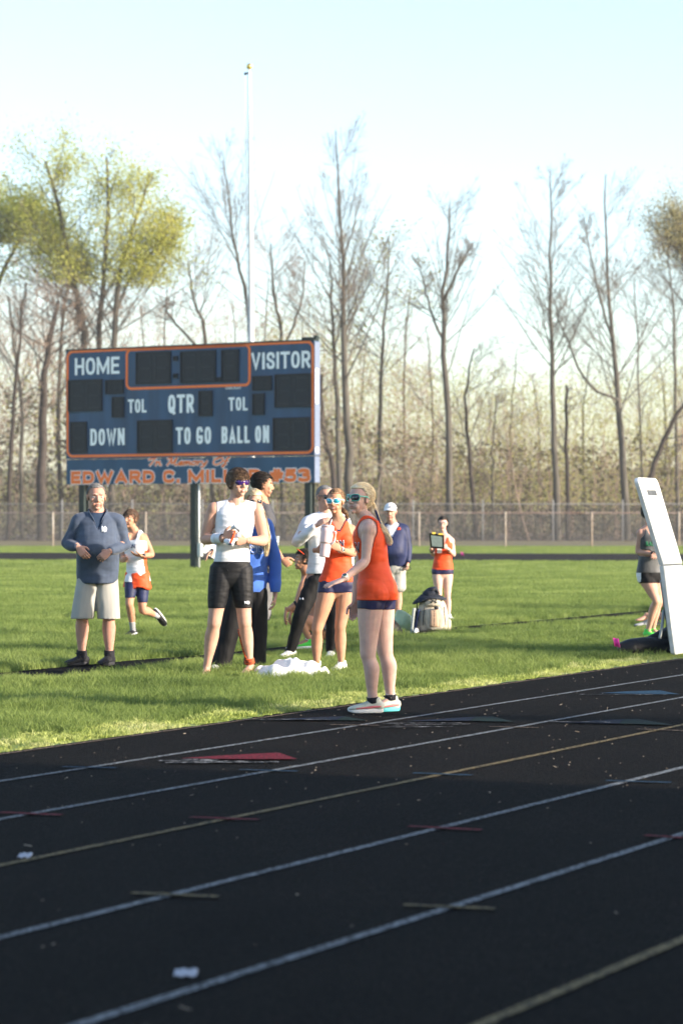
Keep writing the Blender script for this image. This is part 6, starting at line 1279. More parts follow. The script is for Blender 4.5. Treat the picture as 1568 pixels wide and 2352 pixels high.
# --- 7 man in white long sleeves
def coach():
    P = Person('man in white long-sleeved shirt and black trousers raising a hand to his mouth', 28.1,
        dict(head=(748, 1143, 0), neck=(748, 1180, .03), shR=(709, 1196, .0), shL=(789, 1196, .04), elR=(682, 1244, -.03), elL=(800, 1260, .06), wrR=(727, 1207, -.20), wrL=(800, 1320, -.02),
             hipR=(724, 1326, .02), hipL=(764, 1326, .06), knR=(690, 1418, -.06), knL=(766, 1424, .02), anR=(668, 1494, .02), anL=(761, 1505, .05)), 8, SK_fair, head=(30, -2), k=1.02, thick=.98,
        build=dict(ww=.145, wd=.105, cw=.165, cd=.118, neck=.060))
    P.toe = dict(R=(-.55, -1), L=(-.1, -1)); P.handspec = dict(R=dict(d=(.85, -.2, .55), pn=(.35, .55, -.6), thumb=1, curl=(.25, .3, .35, .4)), L=dict(d=(0, -.1, -1), pn=(-1, 0, 0), thumb=-1))
    P.make_body(); P.face(LIP2, H_grey, eyes=False); P.hair(H_grey, .078, .010, comb=(0, -.5, 0), vol=.004, n=1500, rough=.4, back=-.07, w=.003, sidez=.01); P.sunglasses(G_black, G_dark, w=.052, hgt=.03)
    J = P.J; mb = MB(); R = P.torso_rings(off=.018, t0=-.05, t1=.98); hz = P.zpx(1319); R[0] = (Vector((R[0][0].x, R[0][0].y, hz)), R[0][1]*1.04, R[0][2]*1.04); mb.rings(R, 26, 4, p=.9)
    for S in 'RL':
        sh, e, w = J['sh'+S], J['el'+S], J['wr'+S]; mb.tube([J['neck']-UP*.035, sh-UP*.01, sh.lerp(e, .4), e, e.lerp(w, .5), w-(w-e).normalized()*.02], [.066, .070, .068, .068, .054, .036], 16, 4)
    nk = np.array(J['neck']); mb.tube([J['neck']-UP*.05, J['neck']+UP*.02], [.085, .072], 16, 2)
    P.loose('long_sleeved_shirt', mb, C_white, fold=.007, seed=11, freq=20, cut=lambda V: ~((V[:, 2] > nk[2]+.008) & (np.hypot(V[:, 0]-nk[0], V[:, 1]-nk[1]) < .064)) & (V[:, 2] > hz+.002))
    mb = MB(); hp = (J['hipR']+J['hipL'])/2; mb.rings([(hp+UP*.09, P.pside*.150, P.pfront*.115), (hp+UP*.03, P.pside*.168, P.pfront*.128), (hp-UP*.08, P.pside*.168, P.pfront*.125)], 20, 3)
    for S in 'RL':
        h_, n, a = P.leg_pts(S); d = (a-n).normalized(); mb.rings([(h_, P.pside*.10, P.pfront*.115), (h_.lerp(n, .5), P.pside*.092, P.pfront*.10), (n, P.pside*.076, P.pfront*.085), (n.lerp(a, .5), P.pside*.068, P.pfront*.074), (a-UP*.005, P.pside*.054, P.pfront*.060)], 18, 4)
    tr = P.loose('track_trousers', mb, C_blkp, fold=.008, seed=13, freq=18, aniso=(1, 1, .5)); letters_on(P, 'H', 786 if False else 688, 1372, 697, 1377, M_letter, src=tr, name='emblem', bold=.03)
    for S in 'RL': P.shoe(S, S_white, S_wsole, lace=S_white)
    P.ring_on('sock', J['knL'], J['anL']-UP*.03, .97, .045, .05, S_bks)
coach()

# --- 8 woman with tumbler
def woman_tumbler():
    P = Person('woman in orange singlet and navy shorts with white-framed mirrored sunglasses holding a pink tumbler', 25.6,
        dict(head=(770, 1152, 0), neck=(777, 1192, .04), shR=(749, 1212, .0), shL=(805, 1214, .06), elR=(740, 1262, .06), elL=(812, 1272, .04), wrR=(727, 1264, -.16), wrL=(780, 1262, -.20),
             hipR=(757, 1338, .03), hipL=(797, 1338, .06), knR=(728, 1446, -.02), knL=(781, 1440, .02), anR=(727, 1532, .03), anL=(784, 1530, .05)), 4, SK_tan, fem=True, head=(-16, -2), k=1.0, thick=1.0,
        build=dict(hw=.165, hd=.115, ww=.118, wd=.088, cw=.135, cd=.098, sw=.125, sd=.07, bust=.004, glute=.03))
    P.toe = dict(R=(-.3, -1), L=(-.5, -1)); P.handspec = dict(R=dict(d=(.9, -.45, .05), pn=(.35, .9, .1), thumb=1, curl=(.5, .5, .55, .6)), L=dict(d=(-.8, -.25, .55), pn=(-.4, .9, -.1), thumb=-1, curl=(.8, .9, .95, 1.0)))
    P.make_body(); P.face(LIP, H_lb, eyes=False, mouth_open=True); P.hair(H_lb, .070, .055, comb=(0, -1, -.1), vol=.006, n=2600, rough=.10, back=-.06, w=.003); P.sunglasses(G_wf, G_blue, w=.058, hgt=.044)
    h = P.h; J = P.J; P.tress('braid', [h.p(0, -.10, -.02), h.p(-.02, -.12, -.07), at(794, 1177, 25.66), at(798, 1192, 25.68)], [.022, .024, .022, .012], 200, H_lb, w=.003)
    P.tress('braid', [h.p(.05, .02, .075), h.p(.075, -.01, .03)-h.f*.01, h.p(.06, -.07, .0), h.p(.02, -.10, -.02)], [.008]*4, 60, H_lb)
    z = P.zn; front = P.f > 0; top = np.isin(P.lab, ['torso', 'legR', 'legL']) & (P.z > P.zpx(1338)) & ((z < -.135) | (P.ua < .075+.28*(-z.clip(-.2, .1)))) & ~((P.ua < .050) & (z > -.035)) & ~(front & (z > -.105) & (P.ua < .012+.50*(z+.105)))
    trim = ((front & (z > -.122) & (P.ua < .026+.50*(z+.108))) | ((z > -.03))).astype(int)
    o = P.tight('singlet', top, [C_orange, C_navy], off=.007, fold=.003, freq=26, seed=4, mi=trim); letters_on(P, 'AN', 770, 1241, 789, 1254, C_navyj, outline=M_letter, src=o)
    leg = np.isin(P.lab, ['legR', 'legL', 'torso']); P.tight('briefs', leg & (P.z < P.zpx(1332)) & (P.z > P.zpx(1362)), C_navy, off=.005)
    P.watch('L', (.25, -1, .1), M_strap, M_dial); P.shoe('L', S_wht, S_wsole, L=.25, collar=.03); P.shoe('R', S_wht, S_wsole, L=.25, collar=.03)
    # tumbler
    a, b = at(744.5, 1279, 25.34), at(752.5, 1212, 25.36); ax = (b-a).normalized(); r = empty('tumbler', a, 'large pale pink tumbler with handle and straw held by the woman in orange', 'tumbler')
    Mp = mat('pale_pink_enamel', (0.66, 0.50, 0.50), rough=.35, var=.03, spec=.5); mb = MB(); mb.tube([a, a+ax*.02, a+ax*.12, a.lerp(b, .5), b], [.044, .047, .050, .056, .059], 28, 3, cap=False); mb.build('cup_body', Mp, r)
    mb = MB(); mb.tube([b+ax*.001, b+ax*.014], [.061, .061], 28, 1, cap=False); mb.build('rim', Mp, r); mb = MB(); mb.tube([b+ax*.012, b+ax*.022], [.054, .052], 24, 1, cap=False); mb.build('lid', mat('lid_plastic', (0.45, 0.45, 0.47), rough=.15, var=.15, scale=30, spec=.8), r)
    mb = MB(); mb.tube([b+Vector((.014, -.01, .0)), b+ax*.075+Vector((.028, -.01, 0))], .0055, 10, 1); mb.build('straw', Mp, r)
    mb = MB(); s_ = Vector((1, -.5, 0)).normalized(); mb.tube([a.lerp(b, .86)+s_*.054, a.lerp(b, .84)+s_*.088, a.lerp(b, .55)+s_*.086, a.lerp(b, .42)+s_*.052], .010, 10, 4); mb.build('handle', Mp, r)
woman_tumbler()

# --- 9 front woman
def woman_front():
    P = Person('blonde woman in orange singlet and mint green sunglasses standing on the black track', 20.3,
        dict(head=(825, 1147, 0), neck=(846, 1193, .0), shR=(842, 1205, .17), shL=(846, 1211, -.15), elR=(824, 1300, .20), elL=(839, 1290, -.17), wrR=(814, 1384, .16), wrL=(788, 1331, -.30),
             hipR=(876, 1352, .12), hipL=(855, 1352, -.08), knR=(885, 1496, .09), knL=(846, 1503, -.10), anR=(897, 1602, .10), anL=(856, 1608, -.08)), -100, SK_pale, fem=True, head=(-44, 3), k=1.0, thick=1.04, vox=.0068, hvox=.0038, pyaw=-112,
        build=dict(hw=.170, hd=.128, ww=.118, wd=.094, cw=.145, cd=.110, sw=.140, sd=.082, bust=.004, glute=.035))
    P.toe = dict(R=(-.75, -.5), L=(-1, -.12)); P.handspec = dict(R=dict(d=(-.1, 0, -1), pn=(.2, -.9, 0), thumb=1), L=dict(d=(-.93, -.1, -.32), pn=(-.25, .2, -.95), thumb=-1, curl=(.05, .08, .1, .14), spread=.06, tspread=.5))
    P.make_body(); P.face(LIP2, H_lb, eyes=False); P.hair(H_blond, .074, .060, comb=lambda Q: np.stack([0*Q[:, 0], -np.ones(len(Q)), -.2-0*Q[:, 0]], 1), vol=.010, n=3600, rough=.07, back=-.06, w=.003, sidez=.0); P.sunglasses(G_mint, G_dark, w=.060, hgt=.046)
    h = P.h; J = P.J; P.tress('ponytail', [h.p(0, -.095, .005), h.p(0, -.125, -.03), at(868, 1205, 20.27), at(880, 1222, 20.27), at(891, 1237, 20.27), at(896, 1249, 20.26)], [.020, .026, .034, .032, .026, .016], 650, H_blond, w=.0035, wave=.004)
    mb = MB(); mb.tube([h.p(0, -.112, .0), h.p(-.012, -.135, -.03), at(869, 1192, 20.22), at(875, 1204, 20.2)], [.008, .009, .008, .004], 8, 4, flat=.3); mb.build('hair_ribbon', C_navy, P.root)
    z = P.zn; back = P.f < 0; ar = .048+.55*((-z).clip(0, 1))**1.25*3; lim = np.where(back, .082+.42*np.clip(-z-.03, 0, .2), .085+.40*np.clip(-z-.03, 0, .2))
    top = np.isin(P.lab, ['torso', 'legR', 'legL']) & (P.z > P.zpx(1379)) & ((z < -.19) | (P.ua < lim) | ((P.f > .055) & (z < -.075)) | ((P.f < -.03-.25*(-z).clip(0,.2)*0) & (z < -.15))) & ~((P.ua < .052) & (z > -.012)) & ~((~back) & (z > -.075) & (P.ua < .045))
    def flare(used): n = P.N[used].copy(); n[:, 2] = 0; w = np.clip((P.zpx(1310)-P.z[used])/.22, 0, 1)[:, None]; return n*w*.004
    o = P.tight('singlet', top, C_orange, off=.009, fold=.0045, freq=24, seed=6, extra=flare, aniso=(1, 1, .8)); letters_on(P, 'N', 815, 1246, 824, 1269, C_navyj, outline=M_letter, src=o)
    leg = np.isin(P.lab, ['legR', 'legL', 'torso']); P.tight('briefs', leg & (P.z < P.zpx(1368)) & (P.z > P.zpx(1399)-.06*((P.V[:, 0]-J['hipL'].x))), C_navy, off=.006, fold=.001)
    P.watch('L', (-.15, -.75, .65), M_strap, M_dial, t=.92, r=.027)
    for S in 'RL': P.ring_on('sock', J['kn'+S], J['an'+S]-UP*.01, .97, .041, .045, S_bks); P.shoe(S, S_multi, S_aqua if S == 'R' else S_wsole, accent=S_pink, L=.265, lace=G_black, collar=.05)
    mb = MB(); a = J['anR']; mb.tube([a+Vector((.040*cos(t), .044*sin(t), .03+.006*sin(t))) for t in np.linspace(0, 6.28, 17)], .0015, 5, 1); mb.build('anklet', M_silver, P.root)
    for px, py in ((841, 1311), (862, 1468), (849, 1525), (852, 1568), (859, 1535)): pass
woman_front()

# --- 10 man in navy jacket and white cap
def man_cap():
    P = Person('older man in navy jacket, khaki shorts and white cap on the infield', 37.6,
        dict(head=(896, 1177, 0), neck=(902, 1205, .03), shR=(882, 1216, .0), shL=(927, 1216, .04), elR=(876, 1258, .0), elL=(936, 1256, .03), wrR=(878, 1296, -.05), wrL=(936, 1292, -.05),
             hipR=(892, 1305, .02), hipL=(913, 1305, .04), knR=(890, 1360, .0), knL=(914, 1360, .02), anR=(890, 1418, .02), anL=(914, 1418, .04)), -6, SK_red, head=(-8, -2), k=.98, thick=1.05,
        build=dict(ww=.170, wd=.14, cw=.165, cd=.13, belly=.05, neck=.062), vox=.009, hvox=.005)
    P.handspec = dict(R=dict(d=(0, -.2, -1), pn=(1, 0, 0), thumb=1), L=dict(d=(0, -.3, -1), pn=(-1, 0, 0), thumb=-1, curl=(.8, .9, .9, .9)))
    P.make_body(); P.face(LIP2, H_grey); P.hair(H_grey, .085, .012, n=600, vol=.005, back=-.05, sidez=-.0)
    h = P.h; J = P.J; mb = MB(); mb.ell((0, 0, 0), (1, 1, 1), None, 32, 22); L = np.array(mb.v)*np.array([.084, .104, .092])+np.array([0, -.014, .036]); keep = L[:, 2] > .045; mb2 = MB(); mb2.v = [tuple(h.p(*q)) for q in L]; mb2.f = [f for f in mb.f if all(keep[i] for i in f)]; mb2.mi = [0]*len(mb2.f)
    cp = empty('cap', h.p(0, 0, .06)); cp.parent = P.root; cp.matrix_parent_inverse = P.root.matrix_basis.inverted(); c1 = mb2.build('crown', C_white, cp); c1.modifiers.new('t', 'SOLIDIFY').thickness = .003
    mb = MB(); vs = []; fs = []
    for j, (r1, z_) in enumerate(((0, .050), (.5, .047), (1, .036))):
        for i in range(11): a = RAD(-70+14*i); vs.append(h.p(sin(a)*(.080+.004*r1), .075*cos(a)+.004+r1*.075*cos(a*.9), z_-abs(sin(a))**2*.012*r1))
    for j in range(2):
        for i in range(10): fs.append((j*11+i, j*11+i+1, (j+1)*11+i+1, (j+1)*11+i))
    v_ = mb.add(vs, fs).build('visor', C_white, cp); v_.modifiers.new('t', 'SOLIDIFY').thickness = .004
    MB().ell(h.p(-.01, .088, .075), (.012, .006, .010), h.M).build('emblem', C_navyj, cp)
    mb = MB(); R = P.torso_rings(off=.022, t0=-.05, t1=.98); hz = P.zpx(1302); R[0] = (Vector((R[0][0].x, R[0][0].y, hz)), R[0][1]*1.02, R[0][2]*1.02); mb.rings(R, 26, 4, p=.9); nk = J['neck']
    for S in 'RL':
        sh, e, w = J['sh'+S], J['el'+S], J['wr'+S]; mb.tube([nk-UP*.03, sh, sh.lerp(e, .4), e, e.lerp(w, .5), w-(w-e).normalized()*.01], [.075, .075, .07, .066, .058, .042], 16, 4)
    mb.tube([nk-UP*.04, nk+UP*.03], [.10, .083], 16, 2); nkn = np.array(nk)
    def cutj(V):
        f = (V-nkn) @ np.array(P.front); u = (V-nkn) @ np.array(P.side); return ~((V[:, 2] > nkn[2]+.012) & (np.hypot(V[:, 0]-nkn[0], V[:, 1]-nkn[1]) < .075)) & ~((V[:, 2] > nkn[2]-.17) & (f > .03) & (np.abs(u) < .5*(V[:, 2]-(nkn[2]-.17)))) & (V[:, 2] > hz)
    jk = P.loose('jacket', mb, C_navyj, vox=.008, fold=.006, seed=21, freq=16, cut=cutj)
    mb = MB(); mb.rings(P.torso_rings(off=.010, t0=.5, t1=1.0), 24, 3, p=.9); mb.tube([nk-UP*.05, nk+UP*.01], [.085, .074], 16, 2); P.loose('tshirt', mb, C_white, vox=.008, fold=.002)
    letters_on(P, 'U', 906, 1212, 911, 1217, M_letter, src=jk, name='emblem', bold=.08); letters_on(P, 'USA', 911, 1211, 920, 1217, C_orange, src=jk, name='emblem', bold=.08)
    mb = MB(); hp = (J['hipR']+J['hipL'])/2; mb.rings([(hp+UP*.12, P.pside*.19, P.pfront*.15), (hp-UP*.06, P.pside*.18, P.pfront*.13)], 20, 3)
    for S in 'RL':
        h_, n, a = P.leg_pts(S); kn = n.copy(); kn.z = P.zpx(1352); mb.rings([(h_, P.pside*.11, P.pfront*.12), (h_.lerp(kn, .5), P.pside*.11, P.pfront*.115), (kn, P.pside*.112, P.pfront*.112)], 16, 3)
    P.loose('shorts', mb, C_khaki, vox=.008, fold=.005); P.shoe('R', S_blk, S_sole); P.shoe('L', S_blk, S_sole)
    mb = MB(); c = at(936, 1304, 37.45); mb.tube([c+Vector((.04*cos(t), 0, .03*sin(t)-.01)) for t in np.linspace(0, 6.28, 12)], .005, 6, 1); tag(mb.build('dark_sunglasses', G_black), 'dark sunglasses hanging from the hand of the man in the white cap', 'glasses')
man_cap()

# --- 11 woman with clipboard
def woman_clip():
    P = Person('dark-haired woman in orange singlet and eyeglasses holding a clipboard behind the backpack', 38.8,
        dict(head=(1016, 1203, 0), neck=(1019, 1228, .03), shR=(1000, 1239, .0), shL=(1036, 1240, .03), elR=(994, 1274, .04), elL=(1042, 1275, .04), wrR=(989, 1257, -.17), wrL=(1027, 1260, -.17),
             hipR=(1004, 1312, .03), hipL=(1027, 1312, .05), knR=(1007, 1366, .0), knL=(1027, 1368, .02), anR=(1011, 1418, .03), anL=(1030, 1419, .05)), -2, SK_pale, fem=True, head=(-8, -4), k=.87, thick=1.0,
        build=dict(hw=.170, ww=.135, cw=.145, bust=.003), vox=.009, hvox=.005)
    P.handspec = dict(R=dict(d=(.2, -.3, .9), pn=(.8, .2, 0), thumb=1, curl=(.7, .8, .8, .8)), L=dict(d=(-.8, -.3, .5), pn=(-.3, .9, 0), thumb=-1, curl=(.7, .8, .8, .8)))
    P.make_body(); P.face(LIP2, H_dark); P.hair(H_dark, .066, .05, comb=(0, -1, -.3), vol=.009, n=1500, rough=.15, back=-.07, sidez=-.02, w=.005); h = P.h; J = P.J
    P.tress('tied_hair', [h.p(0, -.09, -.01), h.p(-.02, -.12, -.03), h.p(-.03, -.12, -.09)], [.04, .04, .015], 150, H_dark, w=.005)
    mb = MB()
    for sx in (-1, 1): mb.tube([h.p(sx*.031+.024*cos(t), .094, .006+.018*sin(t)) for t in np.linspace(0, 6.28, 13)], .0022, 6, 1); mb.tube([h.p(sx*.055, .09, .01), h.p(sx*.078, .0, .01)], .002, 5, 1)
    mb.tube([h.p(-.008, .098, .01), h.p(.008, .098, .01)], .002, 5, 1); mb.build('eyeglasses', G_black, P.root)
    z = P.zn; front = P.f > 0; top = np.isin(P.lab, ['torso', 'legR', 'legL']) & (P.z > P.zpx(1310)) & ((z < -.11) | (P.ua < .06+.35*(-z).clip(0, .2))) & ~((P.ua < .052) & (z > -.03)) & ~(front & (z > -.12) & (P.ua < .02+.35*(z+.12)))
    P.tight('singlet', top, C_orange, off=.008, fold=.003, freq=24); leg = np.isin(P.lab, ['legR', 'legL', 'torso']); P.tight('briefs', leg & (P.z < P.zpx(1305)) & (P.z > P.zpx(1320)), C_navy, off=.006)
    for S in 'RL': P.shoe(S, S_white, S_wsole, L=.24); P.ring_on('sock', J['kn'+S], J['an'+S], .96, .036, .05, S_wht)
    P.watch('L', (0, -1, 0), M_silver, M_silver, r=.026); P.ring_on('watch', J['elR'], J['wrR'], .6, .032, .03, S_bks)
    mb = MB(); mb.box(J['neck'].lerp((J['hipR']+J['hipL'])/2, .42)-P.side*.055+P.front*.128, (.065, .003, .085)); bb_ = mb.build('race_bib', S_wht, P.root, False); lettering('11', lambda u, v, o: at(992.5+u*5, 1275-v*8, 38.8)*1.0+Vector((0, -.150-o*.01, 0)), .05, .04, G_black, bb_, 'lettering')
    c = [at(984.5, 1224, 38.52), at(1019, 1229, 38.50), at(1020, 1261, 38.56), at(988, 1258, 38.58)]; nrm = (c[1]-c[0]).cross(c[3]-c[0]).normalized(); r = empty('clipboard', c[3], 'black clipboard case with grey paper sheet held up by the dark-haired woman', 'clipboard')
    def panel(a, b, e, d, t0, t1, m, nm):
        vs = [q+nrm*t for t in (t0, t1) for q in (a, b, e, d)]; MB().add(vs, [(0, 1, 2, 3), (7, 6, 5, 4), (0, 4, 5, 1), (1, 5, 6, 2), (2, 6, 7, 3), (3, 7, 4, 0)]).build(nm, m, r, False)
    panel(*c, -.006, .006, G_black, 'board'); ctr = (c[0]+c[2])/2; ins = [q.lerp(ctr, .26) for q in c]; sg = 1 if nrm.y < 0 else -1
    panel(*ins, sg*.0065, sg*.009, mat('grey_printed_sheet', (0.28, 0.34, 0.33), rough=.4, var=.15, scale=50), 'paper_sheet')
    mb = MB(); q = c[0].lerp(c[1], .33); mb.box(q+UP*.008, (.05, .02, .025)); mb.box(c[0].lerp(c[1], .78)+UP*.008, (.06, .02, .022)); mb.build('yellow_clip', mat('yellow_plastic', (0.75, 0.55, 0.08)), r, False)
woman_clip()

# --- 12 athlete behind the table
def athlete_black():
    P = Person('athlete in black tank top and neon green shoes partly hidden by the upright table', 33.0,
        dict(head=(1492, 1180, 0), neck=(1490, 1210, .02), shR=(1471, 1222, -.02), shL=(1511, 1222, .05), elR=(1463, 1268, .0), elL=(1522, 1268, .06), wrR=(1503, 1273, -.16), wrL=(1512, 1276, -.15),
             hipR=(1480, 1322, .0), hipL=(1503, 1322, .04), knR=(1506, 1380, -.10), knL=(1510, 1382, .06), anR=(1487, 1448, .02), anL=(1498, 1444, .14)), 15, SK_fair, fem=True, head=(45, 0), k=.98, thick=1.0, build=dict(hw=.165, ww=.13, cw=.14, bust=.003), vox=.0085, hvox=.0048)
    P.toe = dict(R=(.6, -1), L=(.7, -1)); P.handspec = dict(R=dict(d=(.9, -.3, 0), pn=(0, 1, 0), thumb=1), L=dict(d=(-.5, -.7, 0), pn=(0, .5, -.5), thumb=-1))
    P.make_body(); P.face(LIP2, H_dark); P.hair(H_dark, .066, .04, comb=(0, -1, 0), vol=.008, n=900, rough=.15, back=-.06)
    bt = mat('black_grey_pattern', (0.018, 0.02, 0.022), rough=.6, var=.1, scale=7, col2=(0.10, 0.105, 0.11), stretch=(1.5, 1, .5)); z = P.zn; front = P.f > 0
    top = np.isin(P.lab, ['torso', 'legR', 'legL']) & (P.z > P.zpx(1317)) & ((z < -.12) | (P.ua < .075+.25*(-z).clip(0, .2))) & ~((P.ua < .062) & (z > -.04)) & ~(front & (z > -.10) & (P.ua < .045))
    o = P.tight('tank_top', top, bt, off=.012, fold=.005, freq=20); letters_on(P, 'BLACK', 1479, 1243, 1503, 1254, mat('green_print', (0.015, 0.16, 0.07)), src=o, bold=.04)
    leg = np.isin(P.lab, ['legR', 'legL', 'torso']); wp = ((P.u < -.125) & (P.f > -.06)).astype(int)
    P.tight('shorts', leg & (P.z < P.zpx(1306)) & (P.z > P.zpx(1340)), [C_blkp, C_white], off=.010, fold=.005, freq=20, mi=wp)
    for S in 'RL': P.shoe(S, S_green, S_green, lace=S_green, L=.25)
    P.ring_on('wristband', P.J['elR'], P.J['wrR'], .88, .030, .03, S_bks)
athlete_black()

# --- 13 seated person behind her
def seated():
    P = Person('person sitting behind the upright table, only bent legs and grey shoe showing', 36.5,
        dict(head=(1556, 1330, 0), neck=(1556, 1352, .05), shR=(1540, 1362, .0), shL=(1574, 1362, .05), elR=(1532, 1392, -.1), elL=(1584, 1392, .0), wrR=(1536, 1402, -.25), wrL=(1580, 1408, -.2),
             hipR=(1560, 1420, .0), hipL=(1575, 1420, .1), knR=(1518, 1372, -.15), knL=(1524, 1416, -.25), anR=(1502, 1412, -.1), anL=(1484, 1413, -.15)), -40, SK_red, head=(-30, 0), k=.95, vox=.011, hvox=.007)
    P.toe = dict(R=(-1, -.3), L=(-.7, -.3)); P.handspec = dict(R=dict(d=(-.5, -.5, -.4), pn=(0, .5, -.5), thumb=1), L=dict(d=(-.5, -.5, -.4), pn=(0, .5, -.5), thumb=-1))
    P.make_body(); P.face(LIP2, H_dark); P.hair(H_dark, .066, .04, n=600)
    P.tight('shirt', (P.lab == 'torso') | ((P.lab == 'armR') & (P.taR < .5)) | ((P.lab == 'armL') & (P.taL < .5)), C_grey, off=.012); P.tight('shorts', np.isin(P.lab, ['legR', 'legL']) & (np.where(P.lab == 'legR', P.tlR, P.tlL) < .5) & (P.tsR < .02) & (P.tsL < .02), C_blkp, off=.014)
    for S in 'RL': P.shoe(S, S_greyv, S_sole)
seated()
# ------------------------------------------------------------------ things on the grass
def blob(name, mb, m, lab=None, cat=None, vox=.008, fold=.008, seed=1, freq=40, smooth=2, parent=None):
    me = remesh(mb, vox, smooth); V, Nn, Q = arrays(me); V = V+Nn*(fold*folds(V, seed, freq)+fold*.4*folds(V, seed+3, freq*2.5))[:, None]; o = npmesh(name, V, Q, m, parent, True)
    if lab: tag(o, lab, cat)
    return o
# white towel in a heap
M_tow = mat('white_terry', (0.80, 0.80, 0.80), rough=.95, var=.03, sheen=.4, bump=.6, bscale=140)
def towel():
    c = at(663, 1549, 25.0); c.z = 0; rx, ry = .36, .20; na, nr_ = 120, 44; vs = []; fs = []
    for j in range(nr_+1):
        for i in range(na):
            a = 2*pi*i/na; r = j/nr_; rim = 1+.10*sin(3*a+1)+.06*sin(7*a+2)+.03*sin(13*a); x, y = rx*r*rim*cos(a), ry*r*rim*sin(a)
            wx = x+.05*sin(y*22+1)+.03*sin(x*17+y*9); wy = y+.05*sin(x*13+2)
            f = .5+.5*cos(2*(wx*15+wy*9+.6)); f2 = .5+.5*cos(2*(wx*9-wy*19+2.2)); f3 = .5+.5*sin(wx*55+wy*30)
            peak = .085*math.exp(-((x+.01)/.07)**2-((y-.02)/.10)**2)+.03*math.exp(-((x-.20)/.12)**2-(y/.1)**2)
            z = (1-r**6)*(.045+.050*f**1.3+.034*f2**1.3+.006*f3+peak)+.008
            vs.append((c.x+x, c.y+y, z if j < nr_ else .0))
    for j in range(nr_):
        for i in range(na): fs.append((j*na+i, j*na+(i+1) % na, (j+1)*na+(i+1) % na, (j+1)*na+i))
    o = MB().add(vs, fs).build('towel', M_tow); return tag(o, 'crumpled white towel lying in a heap on the grass in front of the group', 'towel')
towel()

# backpack
BZ = 34.6; s_ = FPX/BZ; M_bp = mat('beige_pack_fabric', (0.42, 0.37, 0.29), rough=.85, var=.12, scale=10, bump=.4, bscale=30); M_bpd = mat('dark_webbing', (0.02, 0.02, 0.024), rough=.8, var=.1); M_tanp = mat('tan_pack_panel', (0.44, 0.30, 0.21), rough=.8, var=.08)
BPK = empty('backpack', at(991, 1454, BZ), 'beige backpack with black emblem standing on the black strip with a dark hat on top', 'backpack')
def bq(cx, cy, dy=0.0): return at(928.3+cx*.072, 1335.9+cy*.072, BZ+dy)
zz = lambda v, z: Vector((v.x, v.y, z))
yb = .10
mb = MB(); mb.rings([(bq(900, 1620, yb)+UP*.02, Vector((.19, 0, 0)), Vector((0, .12, 0))), (bq(920, 1500, yb), Vector((.205, 0, 0)), Vector((0, .145, 0))), (bq(900, 1100, yb), Vector((.195, 0, 0)), Vector((0, .15, 0))), (bq(880, 750, yb), Vector((.175, 0, 0)), Vector((0, .125, 0))), (bq(850, 540, yb), Vector((.130, 0, 0)), Vector((0, .09, 0)))], 24, 4, p=.7)
blob('pack_body', mb, M_bp, parent=BPK, fold=.006, freq=22)
mb = MB(); mb.rings([(bq(980, 1500, -.05), Vector((.10, 0, 0)), Vector((0, .05, 0))), (bq(960, 1150, -.06), Vector((.125, 0, 0)), Vector((0, .05, 0))), (bq(930, 900, -.05), Vector((.11, 0, 0)), Vector((0, .04, 0)))], 20, 4, p=.7); blob('front_pocket', mb, M_bp, parent=BPK, fold=.004, freq=30)
mb = MB(); mb.rings([(bq(880, 740, -.03), Vector((.095, 0, 0)), Vector((0, .05, 0))), (bq(900, 620, -.03), Vector((.10, 0, 0)), Vector((0, .05, 0))), (bq(930, 510, 0), Vector((.06, 0, 0)), Vector((0, .04, 0)))], 18, 4); blob('top_pocket', mb, M_bp, parent=BPK, fold=.004, freq=30)
for cx_, w in ((470, .03), (1370, .035)):
    mb = MB(); mb.rings([(bq(cx_, 1580, yb-.02), Vector((.045, 0, 0)), Vector((0, .07, 0))), (bq(cx_, 1250, yb-.03), Vector((.05, 0, 0)), Vector((0, .07, 0)))], 14, 3); blob('side_pocket', mb, M_bp, parent=BPK, fold=.003, freq=40)
mb = MB(); mb.rings([(bq(950, 1430, -.108), Vector((.055, 0, 0)), Vector((0, .012, 0))), (bq(950, 1150, -.118), Vector((.050, 0, 0)), Vector((0, .012, 0))), (bq(935, 900, -.10), Vector((.045, 0, 0)), Vector((0, .012, 0)))], 12, 3, p=.6); mb.build('tan_panel', M_tanp, BPK)
lettering('UNDER ARMOUR', lambda u, v, o: bq(925+v*46, 915+u*500, -.132-.012*sin(pi*u))+Vector((0, -o*.01, 0)), .05, .03, G_black, BPK)
mb = MB()
for sx in (-1, 1):
    for (x0, y0, x1, y1) in ((935+sx*75, 560, 935+sx*55, 620), (935+sx*55, 620, 935+sx*80, 675)):
        mb.tube([bq(x0, y0, -.085), bq((x0+x1)/2, (y0+y1)/2, -.088), bq(x1, y1, -.085)], [.013, .008, .013] if y0 > 600 else [.013, .008, .008], 8, 2, flat=.4, ref=(0, 1, 0))
mb.tube([bq(880, 622, -.088), bq(990, 622, -.088)], .004, 6, 1); mb.build('emblem', G_black, BPK)
mb = MB(); mb.ell(bq(1015, 830, -.12), (.030, .02, .025)); mb.build('rubber_tag', S_sole, BPK); mb = MB(); c = bq(1150, 810, -.11); mb.tube([c+Vector((.022*cos(t), 0, .026*sin(t))) for t in np.linspace(0, 6.28, 13)], .004, 6, 1); mb.build('carabiner', M_silver, BPK)
for x0, x1 in ((640, 590), (1260, 1310)):
    mb = MB(); mb.tube([bq(x0, 800, -.055), bq((x0+x1)/2-10, 1050, -.075), bq(x1, 1380, -.05)], .006, 6, 3); mb.build('compression_strap', M_bpd, BPK)
